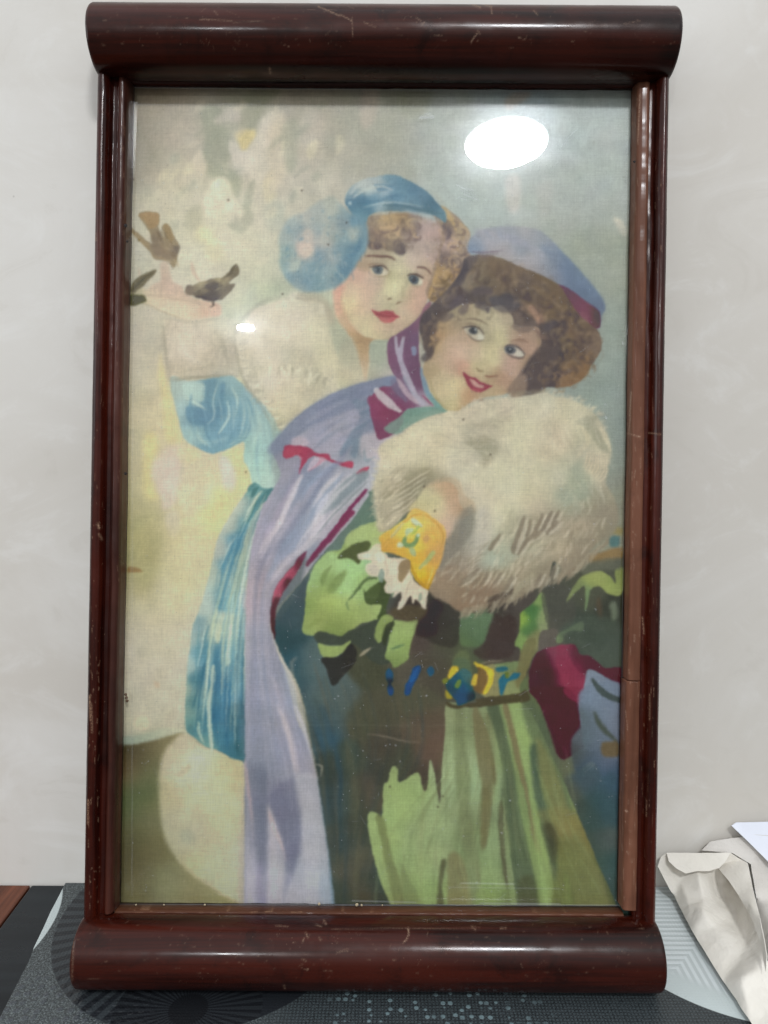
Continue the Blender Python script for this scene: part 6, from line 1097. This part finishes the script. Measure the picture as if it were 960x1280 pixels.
# nail holes and a few plaster crumbs lodged at the edge of the glass
M['hole'] = NT('nail_hole').p(col=(.01,.006,.005), rough=.8)
def blob(name, u, v, z, r, mat, flat=.5, seed=0):
    rr_ = random.Random(seed+int(u))
    bm = bmesh.new(); bmesh.ops.create_icosphere(bm, subdivisions=2, radius=r)
    for q in bm.verts: q.co *= 1+.35*noise.noise(q.co*(1.7/r)+Vector((u,v,0))); 
    d = DIST-z; x_, y_ = (u-480)/FOC*d, (640-v)/FOC*d
    X = x_*math.cos(ROLL)-y_*math.sin(ROLL); Y = x_*math.sin(ROLL)+y_*math.cos(ROLL)
    for q in bm.verts: q.co = (X+q.co.x, Y+q.co.y, z+q.co.z*flat)
    me = bpy.data.meshes.new(name); bm.to_mesh(me); bm.free(); me.materials.append(mat)
    me.polygons.foreach_set('use_smooth', [True]*len(me.polygons))
    o = bpy.data.objects.new(name, me); C.objects.link(o); o.parent = frame; return o
for (u,v,z,r) in [(793,202,.0143,.0011),(159,302,.0172,.0010),(157,592,.0171,.0012),(157,282,.0172,.0016)]:
    blob('nail_hole', u, v, z, r, M['hole'], .25).parent = ir1 if u > 400 else il
M['crumb'] = NT('plaster_crumb').p(col=(.36,.29,.19), rough=.9)
for (u,v,r) in [(399,1130,.0016),(446,1131,.0018),(452,1131.5,.0012),(478,1131.5,.0009),(170,1131,.001),(205,1131,.0009),(256,1131,.0011)]:
    blob('plaster_crumb', u, v, .0018, r*.8, M['crumb'], .7)
M['tuft'] = NT('dry_thread').p(col=(.10,.06,.035), rough=.9)
for k,(u,v) in enumerate([(157,868),(159,876),(158,872)]): blob('lint_tuft', u, v, .006, .0013, M['tuft'], .9, k)
# dark edge line of the backing seen between print and glass stops
box('back_board', -.2260+CX, .2260+CX, -.352, .378, -.0088, -.0058, M['slip_dark'], frame)

# ------------------------------------------------------------------ the print behind the glass
def m_print():
    t = NT('printed_canvas')
    th1 = t.noise(t.coord((1250,60,1)), 1, 1, .4); th2 = t.noise(t.coord((60,1250,1), (3,5,0)), 1, 1, .4)
    h = t.math('ADD', th1, th2)
    big = t.noise(t.coord((5,60,5)), 1, 3)
    hh = t.math('ADD', t.math('MULTIPLY', h, .25), t.math('MULTIPLY', big, 1.2))
    c = t.mix(t.ramp(h, .75, 1.25, 0, .12), t.attr('paint', 'Color'), (.2,.2,.2), 'MULTIPLY')
    return t.p(col=c, rough=.62, spec=.25, normal=t.bump(hh, .35, .0006))
M['print'] = m_print()
img = paint_picture()                                 # rows top to bottom
gy, gx = img.shape[:2]
ZP = -.0032
us = np.arange(gx)+PX0+.5; vs = np.arange(gy)+PY0+.5
U, V = np.meshgrid(us, vs)
d = DIST-ZP; x_ = (U-480)/FOC*d; y_ = (640-V)/FOC*d
PX = x_*math.cos(ROLL)-y_*math.sin(ROLL); PY = x_*math.sin(ROLL)+y_*math.cos(ROLL)
wav = np.interp(np.arange(gy), np.linspace(0, gy, 18), rs.randn(18))[:,None]*.00018
Pp = np.stack([PX, PY, np.full_like(PX, ZP)+wav], -1)[::-1]
img_l = (img/255.).astype(np.float64)
lin = np.where(img_l <= .04045, img_l/12.92, ((img_l+.055)/1.055)**2.4)
# what the picture shows is paint + the pale sheen of the glass over it; the paint alone is what is left
yy_ = (V-110)/1020.
VEIL = veil_of(U, V)[..., None]
alb = np.clip((lin-VEIL)/(ILLUM_OF(U, V)[..., None]*np.array([.985,1.0,1.035])), .004, .85)
pr = grid_obj('art_print', Pp, M['print'])
pr.matrix_world = FRM
keep = None
a = pr.data.color_attributes.new('paint', 'FLOAT_COLOR', 'POINT')
rgba = np.ones((gy*gx, 4), np.float32); rgba[:, :3] = alb[::-1].reshape(-1, 3)
a.data.foreach_set('color', rgba.reshape(-1))
tag(pr, 'faded colour print of two girls in fur and capes with small birds, behind the glass', 'art print')

# ------------------------------------------------------------------ the glass pane
def m_glass():
    t = NT('old_window_glass')
    n, l = t.n, t.l
    n.remove(t.b)
    tr_ = n.new('ShaderNodeBsdfTransparent'); tr_.inputs[0].default_value = (.985,.992,.982,1)
    g1 = n.new('ShaderNodeBsdfGlossy'); g1.inputs['Roughness'].default_value = .012
    g2 = n.new('ShaderNodeBsdfGlossy'); g2.inputs['Roughness'].default_value = .15
    fr = n.new('ShaderNodeFresnel'); fr.inputs['IOR'].default_value = 1.5
    f2 = t.math('MULTIPLY', fr.outputs[0], 1.75)
    wob = t.noise(t.coord((6,6,6)), 1, 3, .5)
    bn = t.bump(wob, .25, .0010); l.new(bn, g1.inputs['Normal'])
    smear = t.noise(t.coord((7,30,7), (3,2,5)), 1, 6, .65, .8)
    mg = n.new('ShaderNodeMixShader'); mg.inputs[0].default_value = .10; l.new(t.ramp(smear, .35, .75, .09, .20), mg.inputs[0]); l.new(g1.outputs[0], mg.inputs[1]); l.new(g2.outputs[0], mg.inputs[2])
    m1 = n.new('ShaderNodeMixShader'); l.new(f2, m1.inputs[0]); l.new(tr_.outputs[0], m1.inputs[1]); l.new(mg.outputs[0], m1.inputs[2])
    df = n.new('ShaderNodeBsdfDiffuse'); df.inputs[0].default_value = (.75,.78,.8,1)
    dust = t.math('ADD', t.math('MULTIPLY', t.ramp(smear, .45, .8), .012), t.math('MULTIPLY', t.ramp(t.voro(t.coord((150,150,150)), 1).outputs['Distance'], .09, .02), .25))
    dust = t.math('ADD', dust, t.math('MULTIPLY', t.attr('wear_glint'), .32), clamp=True)
    m2 = n.new('ShaderNodeMixShader'); l.new(dust, m2.inputs[0]); l.new(m1.outputs[0], m2.inputs[1]); l.new(df.outputs[0], m2.inputs[2])
    l.new(m2.outputs[0], t.out.inputs[0])
    return t.m
M['glass'] = m_glass()
gxn, gyn = 640, 1040
XX, YY = np.meshgrid(np.linspace(-.2235, .2235, gxn), np.linspace(-.3490, .3760, gyn))
Pg = np.stack([XX+CX+SH*YY, YY, np.full_like(XX, 0.0)], -1)
gl = grid_obj('glass_pane', Pg, M['glass'])
gl.matrix_world = FRM
tag(gl, 'thin glass pane over the picture with ceiling lamp reflections and dusty scratches', 'glass pane')
seg_wear_glint(gl, [(571,231,585,238,.8,.7),(575,238,594,244,.7,.6),(580,243,598,250,.8,.8),(573,247,590,251,.6,.5),(586,236,592,238,.8,.7),
  (526,147,541,146,2.0,1.0),(531,143,538,142,1.4,.7),(706,176,722,160,.7,.5),(700,186,716,166,.6,.4),(664,214,668,204,.6,.4),(672,216,676,203,.6,.4),(681,216,684,206,.6,.35),(688,217,690,208,.6,.35),(650,212,655,205,.6,.3),(694,210,700,200,.6,.3),  # first two strokes paint a bright reflection, the others are scratches
  (150,1131,775,1131.6,.8,.5),(165,109.5,785,115,.9,.55),(166,112,165,1120,.5,.25),(784,118,775,1125,.5,.2),(576,1104,642,1105,.9,.35),(560,1109,700,1111,.8,.2),(440,1126,520,1128,.8,.4),(600,1129,700,1130,.9,.5),(778,428,779,430,1.0,.8),(757,521,758,523,1.1,.8)]  # includes pale streaks near the bottom edge
  +[(x,y,x+J.randn()*9,y+J.randn()*5,.35+.3*J.rand(),.06+.2*J.rand()) for x,y in zip(J.uniform(165,780,150),J.uniform(115,1125,150))]
  +[(x,y,x+J.rand()*1.2,y+J.rand(),.55+.4*J.rand(),.2+.5*J.rand()) for x,y in zip(J.uniform(165,780,160),J.uniform(115,1125,160))])

# ------------------------------------------------------------------ table, mat
def m_black():
    t = NT('black_tabletop'); g = t.noise(t.coord((3,40,3)), 1, 4)
    return t.p(col=t.mix(t.ramp(g,.3,.7), (.006,.008,.010), (.014,.018,.021)), spec=.3, rough=t.ramp(t.noise(t.coord((20,20,20)),1,4),.3,.7,.26,.42), normal=t.bump(t.noise(t.coord((90,90,90)),1,3), .1, .0005))
M['black'] = m_black()
M['plank'] = wood_mat('red_brown_plank', (.055,.018,.010), (.17,.055,.028), (.3,.18,.1), 'y', .35, .3)
table = empty('table', (0,-.2,-.03)); tag(table, 'dark table with glossy black top and a reddish wooden board at its left', 'table')
def child_box(name, *a, **k):
    o = box(name, *a, **k); return o
for nm, x0, x1, m_ in (('tabletop', -.3600, .95, M['black']), ('side_board', -.66, -.3618, M['plank'])):
    o = box(nm, x0, x1, -.46+.2, WALL_Y-.003+.2, -.030+.0282, .0288, m_, table, bev=.0012)
o = box('under_frame', -.64, .93, -.42+.2, .04+.2, -.06, -.0019, M['black'], table, bev=.002)
for x in (-.60, .89):
    for y in (-.38, .02): box('leg', x-.022, x+.022, y-.022+.2, y+.022+.2, -.72, -.0601, M['black'], table, bev=.002)
def m_mat():
    t = NT('printed_table_mat')
    P_ = t.sep(t.coord()); X, Y = P_[0], P_[1]
    def circ(cx, cy):
        dx = t.math('SUBTRACT', X, cx); dy = t.math('SUBTRACT', Y, cy)
        r = t.math('SQRT', t.math('ADD', t.math('MULTIPLY', dx, dx), t.math('MULTIPLY', dy, dy)))
        return dx, dy, r
    def inside(r, rad, s=.0006): return t.ramp(r, rad+s, rad-s)
    sp = t.noise(t.coord((1500,1500,1500)), 1, 2, .7); sp2 = t.noise(t.coord((800,800,800), (1,2,3)), 1, 2, .6)
    grain = t.ramp(sp, .40, .62); grain2 = t.ramp(sp2, .42, .66)
    wv = t.n.new('ShaderNodeTexWave'); wv.bands_direction = 'X'; wv.inputs['Scale'].default_value = 105; wv.inputs['Distortion'].default_value = 1.2; t.l.new(t.coord(), wv.inputs['Vector'])
    wv2 = t.n.new('ShaderNodeTexWave'); wv2.bands_direction = 'Y'; wv2.inputs['Scale'].default_value = 105; wv2.inputs['Distortion'].default_value = 1.2; t.l.new(t.coord(), wv2.inputs['Vector'])
    wvm = t.math('MULTIPLY', wv.outputs['Fac'], wv2.outputs['Fac'])
    left = t.ramp(X, -.06, -.12)
    dark = t.mix(grain, (.010,.012,.013), (.045,.053,.056)); dark = t.mix(t.ramp(wvm, .2, .7), dark, (.05,.064,.068))  # dark ground deepened to carry the shade in front of the bottom rail
    lite = t.mix(grain2, (.030,.035,.037), (.14,.162,.163)); lite = t.mix(t.math('MULTIPLY', grain, .6), lite, (.035,.04,.04))
    ground = t.mix(left, dark, lite)
    # raised dots: dark dimples at the left front, pale beads in the middle front
    vd = t.voro(t.coord((118,118,118)), 1, rand=.35).outputs['Distance']
    dimp = t.math('MULTIPLY', t.ramp(vd, .42, .22), t.math('MULTIPLY', t.ramp(Y, -.045, -.075), t.ramp(X, -.17, -.20)))
    ground = t.mix(t.math('MULTIPLY', dimp, .55), ground, (.05,.055,.065))
    vb = t.voro(t.coord((135,135,135), (.3,.2,0)), 1, rand=.55); bead = t.math('MULTIPLY', t.ramp(vb.outputs['Distance'], .34, .22), t.math('MULTIPLY', t.ramp(X, .155, .09), t.ramp(X, -.055, -.02)))
    bead = t.math('MULTIPLY', bead, t.ramp(t.noise(t.coord((60,60,60),(1,1,1)),1,1), .25, .48))
    ground = t.mix(bead, ground, (.13,.18,.19))
    # dark circle with radial ribs; painted shade darkens it and fades the ribs rightward
    dx, dy, r = circ(-.165, .02)
    ang = t.math('ARCTAN2', dy, dx)
    rib = t.ramp(t.math('SINE', t.math('MULTIPLY', ang, 74)), -.45, .45)
    rib = t.math('MULTIPLY', rib, t.ramp(X, -.17, -.23)); dc = t.mix(rib, (.012,.014,.017), (.032,.038,.042)); dc = t.mix(t.math('MULTIPLY', grain, .3), dc, (.012,.014,.016))
    ground = t.mix(inside(r, .143), ground, dc)
    dx, dy, r = circ(-.157, -.098)
    rib = t.math('MULTIPLY', t.ramp(t.math('SINE', t.math('MULTIPLY', t.math('ARCTAN2', dy, dx), 46)), -.4, .4), .8)
    dc2 = t.mix(rib, (.007,.008,.010), (.018,.021,.024)); dc2 = t.mix(t.math('MULTIPLY', inside(r, .016), .6), dc2, (.003,.003,.004))
    ground = t.mix(t.math('MULTIPLY', inside(r, .060), inside(circ(-.165,.02)[2], .143)), ground, dc2)
    # pale circles
    h_extra = None
    for cx, cy in ((.340, .030), (-.4555, -.006)):
        dx, dy, r = circ(cx, cy)
        sect = t.ramp(t.math('SUBTRACT', t.math('ABSOLUTE', dx), t.math('ABSOLUTE', dy)), -.0006, .0006)
        sa = t.math('SINE', t.math('MULTIPLY', dy, 2*math.pi/.0062)); sb = t.math('SINE', t.math('MULTIPLY', dx, 2*math.pi/.0062))
        wv_ = t.math('ADD', t.math('MULTIPLY', sa, sect), t.math('MULTIPLY', sb, t.math('SUBTRACT', 1, sect)))
        amp = t.ramp(r, .128, .112)
        rb = t.math('MULTIPLY', t.ramp(wv_, -.6, .6), amp)
        pc = t.mix(rb, (.44,.48,.475), (.57,.61,.61)); pc = t.mix(t.math('SUBTRACT', 1, amp), pc, (.47,.52,.51))
        m_ = inside(r, .1435)
        ground = t.mix(m_, ground, pc)
        hx = t.math('MULTIPLY', t.math('MULTIPLY', rb, m_), .35); h_extra = hx if h_extra is None else t.math('ADD', h_extra, hx)
    h = t.math('ADD', t.math('MULTIPLY', t.math('ADD', bead, t.math('ADD', dimp, h_extra)), 1.6), t.math('MULTIPLY', t.math('ADD', sp, wvm), .5))
    return t.p(col=ground, rough=.42, spec=.4, normal=t.bump(h, .5, .0006))
M['mat'] = m_mat()
bm = bmesh.new()
mo = [(-.3262,.0632),(-.3238,.042),(-.3215,.018),(-.3185,-.002),(-.3150,-.030),(-.3118,-.045),(-.3095,-.068),(-.3057,-.1075),(-.285,-.33),(.72,-.33),(.74,.0632)]
f = bm.faces.new([bm.verts.new((x,y,.0003)) for x,y in mo]); r_ = bmesh.ops.extrude_face_region(bm, geom=[f])
for e in r_['geom']:
    if isinstance(e, bmesh.types.BMVert): e.co.z = -.0011
bmesh.ops.recalc_face_normals(bm, faces=bm.faces)
me = bpy.data.meshes.new('table_mat'); bm.to_mesh(me); bm.free(); me.materials.append(M['mat'])
mt = bpy.data.objects.new('table_mat', me); C.objects.link(mt)
tag(mt, 'grey speckled table mat printed with ribbed dark and pale circles under the frame', 'table mat')

# ------------------------------------------------------------------ envelopes and paper at the right
def m_paper(name, c0, c1, bumpy=.5):
    t = NT(name); a = t.noise(t.coord((14,14,14)), 1, 5, .6, .8); b = t.noise(t.coord((45,45,45)), 1, 5, .7)
    f = t.noise(t.coord((400,400,400)), 1, 2)
    return t.p(col=t.mix(t.ramp(a,.3,.7), c0, c1), rough=.75, spec=.25, normal=t.bump(t.math('ADD', t.math('MULTIPLY', a, 2.0), t.math('ADD', b, t.math('MULTIPLY', f, .15))), bumpy, .0025))
M['manila'] = m_paper('pale_envelope_paper', (.64,.60,.53), (.71,.67,.60))
M['manila2'] = m_paper('rear_envelope_paper', (.60,.565,.52), (.66,.625,.58))
M['white'] = m_paper('white_paper', (.74,.76,.83), (.78,.80,.87), .12)
def sheet(name, pts, mat, parent=None, inner=(), amp=.0012, th=.0006, cuts=3, freq=28, seed=0, fold=None):
    """pts: outline (px u, px v, depth y); inner: extra points (u, v, y) that shape the sheet"""
    from mathutils.geometry import delaunay_2d_cdt
    allp = [at_y(*p) if len(p) == 3 else at_z(p[0], p[1], p[3]) for p in list(pts)+list(inner)]
    v2 = [Vector((p[0]/100., -p[1]/100.)) for p in list(pts)+list(inner)]
    n = len(pts)
    vo, eo, fo, ov, _, _ = delaunay_2d_cdt(v2, [(i,(i+1)%n) for i in range(n)], [], 1, 1e-6)
    bm = bmesh.new()
    vs_ = [bm.verts.new(allp[ov[i][0]]) for i in range(len(vo))]
    for f_ in fo:
        try: bm.faces.new([vs_[i] for i in f_])
        except ValueError: pass
    for _ in range(cuts):
        bmesh.ops.subdivide_edges(bm, edges=bm.edges[:], cuts=1, use_grid_fill=True, smooth=0)
        bmesh.ops.triangulate(bm, faces=bm.faces[:])
    for _ in range(9): bmesh.ops.smooth_vert(bm, verts=[v for v in bm.verts if not v.is_boundary], factor=.5, use_axis_x=True, use_axis_y=True, use_axis_z=True)
    bm.normal_update()
    for v in bm.verts:
        q = v.co*freq+Vector((seed,seed*2,0))
        k = noise.noise(q)+.5*abs(noise.noise(q*2.1))*2-.4
        v.co += v.normal*amp*k
    bmesh.ops.recalc_face_normals(bm, faces=bm.faces)
    bmesh.ops.solidify(bm, geom=bm.faces[:], thickness=th)
    me = bpy.data.meshes.new(name); bm.to_mesh(me); bm.free(); me.materials.append(mat)
    me.polygons.foreach_set('use_smooth', [True]*len(me.polygons))
    o = bpy.data.objects.new(name, me); C.objects.link(o)
    if parent: o.parent = parent
    mod = o.modifiers.new('es', 'EDGE_SPLIT'); mod.split_angle = math.radians(40)
    return o
e1 = sheet('envelope', [(822,1083,.046),(826,1072,.048),(833,1066,.050),(870,1067,.052),(913,1066,.050),(935,1081,.046),(942,1120,'z',.034),(956,1200,'z',.030),(1000,1215,'z',.028),(1060,1230,'z',.024),(1080,1310,'z',.010),(1000,1330,'z',.004),(968,1325,'z',.004),(937,1275,'z',.005),(903,1225,'z',.006),(867,1167,'z',.007),(842,1120,'z',.009)],
      M['manila'], None, [(900,1106,'z',.014),(918,1140,'z',.010),(905,1122,'z',.010),(880,1120,'z',.022),(895,1160,'z',.016),(860,1130,'z',.016),(935,1182,'z',.016),(925,1225,'z',.020),(955,1245,'z',.016),(990,1270,'z',.015),(850,1100,'z',.022),(920,1260,'z',.011),(880,1140,'z',.022)], .0016, .0007, 4, 24, 3)
tag(e1, 'crumpled pale beige envelope with its flap folded open, lying at the right of the frame', 'envelope', 'pale paper envelopes in the pile')
sheet('flap', [(833,1066,.0480),(870,1066.5,.0480),(913,1066,.0455),(906,1078,.040),(899,1085,.0365),(886,1089,.0350),(872,1089,.0345),(857,1092,.0335),(846,1086,.0355),(836,1077,.0400)], M['manila'], e1, [(870,1078,.040)], .0006, .0006, 3, 40, 9)
sheet('flap', [(912,1066,'z',.036),(935,1080,'z',.041),(941,1110,'z',.043),(951,1150,'z',.043),(959,1195,'z',.041),(958,1215,'z',.030),(951,1178,'z',.036),(941,1150,'z',.036),(925,1122,'z',.036),(910,1100,'z',.036),(898,1086,'z',.034)], M['manila'], e1, [(925,1092,'z',.042),(938,1130,'z',.042)], .0008, .0006, 3, 30, 14)
e2 = sheet('envelope', [(877,1063,.0555),(887,1052,.0575),(905,1049,.0585),(928,1046,.0590),(960,1041,.0590),(1040,1036,.0590),(1080,1210,'z',.034),(1000,1216,'z',.024),(960,1203,'z',.024),(946,1125,.041),(938,1080,.050),(915,1066,.0535)], M['manila2'], None, [(960,1080,.053),(975,1130,.043),(985,1180,'z',.040),(890,1058,.0565),(915,1056,.0565)], .0014, .0007, 4, 26, 21)
tag(e2, 'plain beige paper envelope standing behind the open one, against the wall', 'envelope', 'pale paper envelopes in the pile')
e3 = sheet('paper_sheet', [(914,1032,.0560),(920,1028,.0575),(960,1027,.0580),(1040,1027,.0580),(1050,1140,.0300),(1000,1112,.0385),(960,1077,.0470),(938,1055,.0515)], M['white'], None, [(960,1050,.0525)], .0004, .0011, 3, 12, 5)
tag(e3, 'stiff white bluish sheet of paper on top of the envelopes', 'paper')
cr = sheet('fold_line', [(929,1042.2,.0540),(975,1044.8,.0530),(975,1046.0,.0529),(929,1043.6,.0538)], M['manila2'], e3, (), 0, .0004, 1)

# ------------------------------------------------------------------ the lamps seen mirrored in the glass
def m_emit(name, s):
    t = NT(name); t.b.inputs['Base Color'].default_value = (.9,.9,.9,1); t.b.inputs['Emission Color'].default_value = (.93,.965,1,1); t.b.inputs['Emission Strength'].default_value = s; return t.m
M['diff'] = m_emit('lamp_diffuser', 9); M['trim'] = NT('white_lamp_trim').p(col=(.8,.8,.8), rough=.35)
def lamp(loc, rad, h, label):
    t_ = empty('ceiling_lamp', loc)
    def lathe(name, prof, mat):
        n = 64; P_ = np.zeros((len(prof), n+1, 3))
        for i,(r,z) in enumerate(prof):
            a_ = np.linspace(0, 2*math.pi, n+1); P_[i,:,0] = r*np.cos(a_); P_[i,:,1] = r*np.sin(a_); P_[i,:,2] = z
        return grid_obj(name, P_, mat, t_)
    lathe('trim_ring', [(rad*1.0,0),(rad*1.05,-h*.3),(rad*1.04,-h*.95),(rad*1.0,-h),(rad*.985,-h*.8)], M['trim'])
    lathe('diffuser', [(rad*.985,-h*.8),(rad*.93,-h*.86),(rad*.6,-h*.9),(.001,-h*.9)], M['diff'])
    tag(t_, label, 'lamp', 'ceiling lamps mirrored in the glass'); return t_
lamp(LAMP1, .148, .034, 'large round white ceiling lamp mirrored at the top right of the glass')
lamp(LAMP2, .051, .012, 'small round downlight mirrored at the left of the glass')
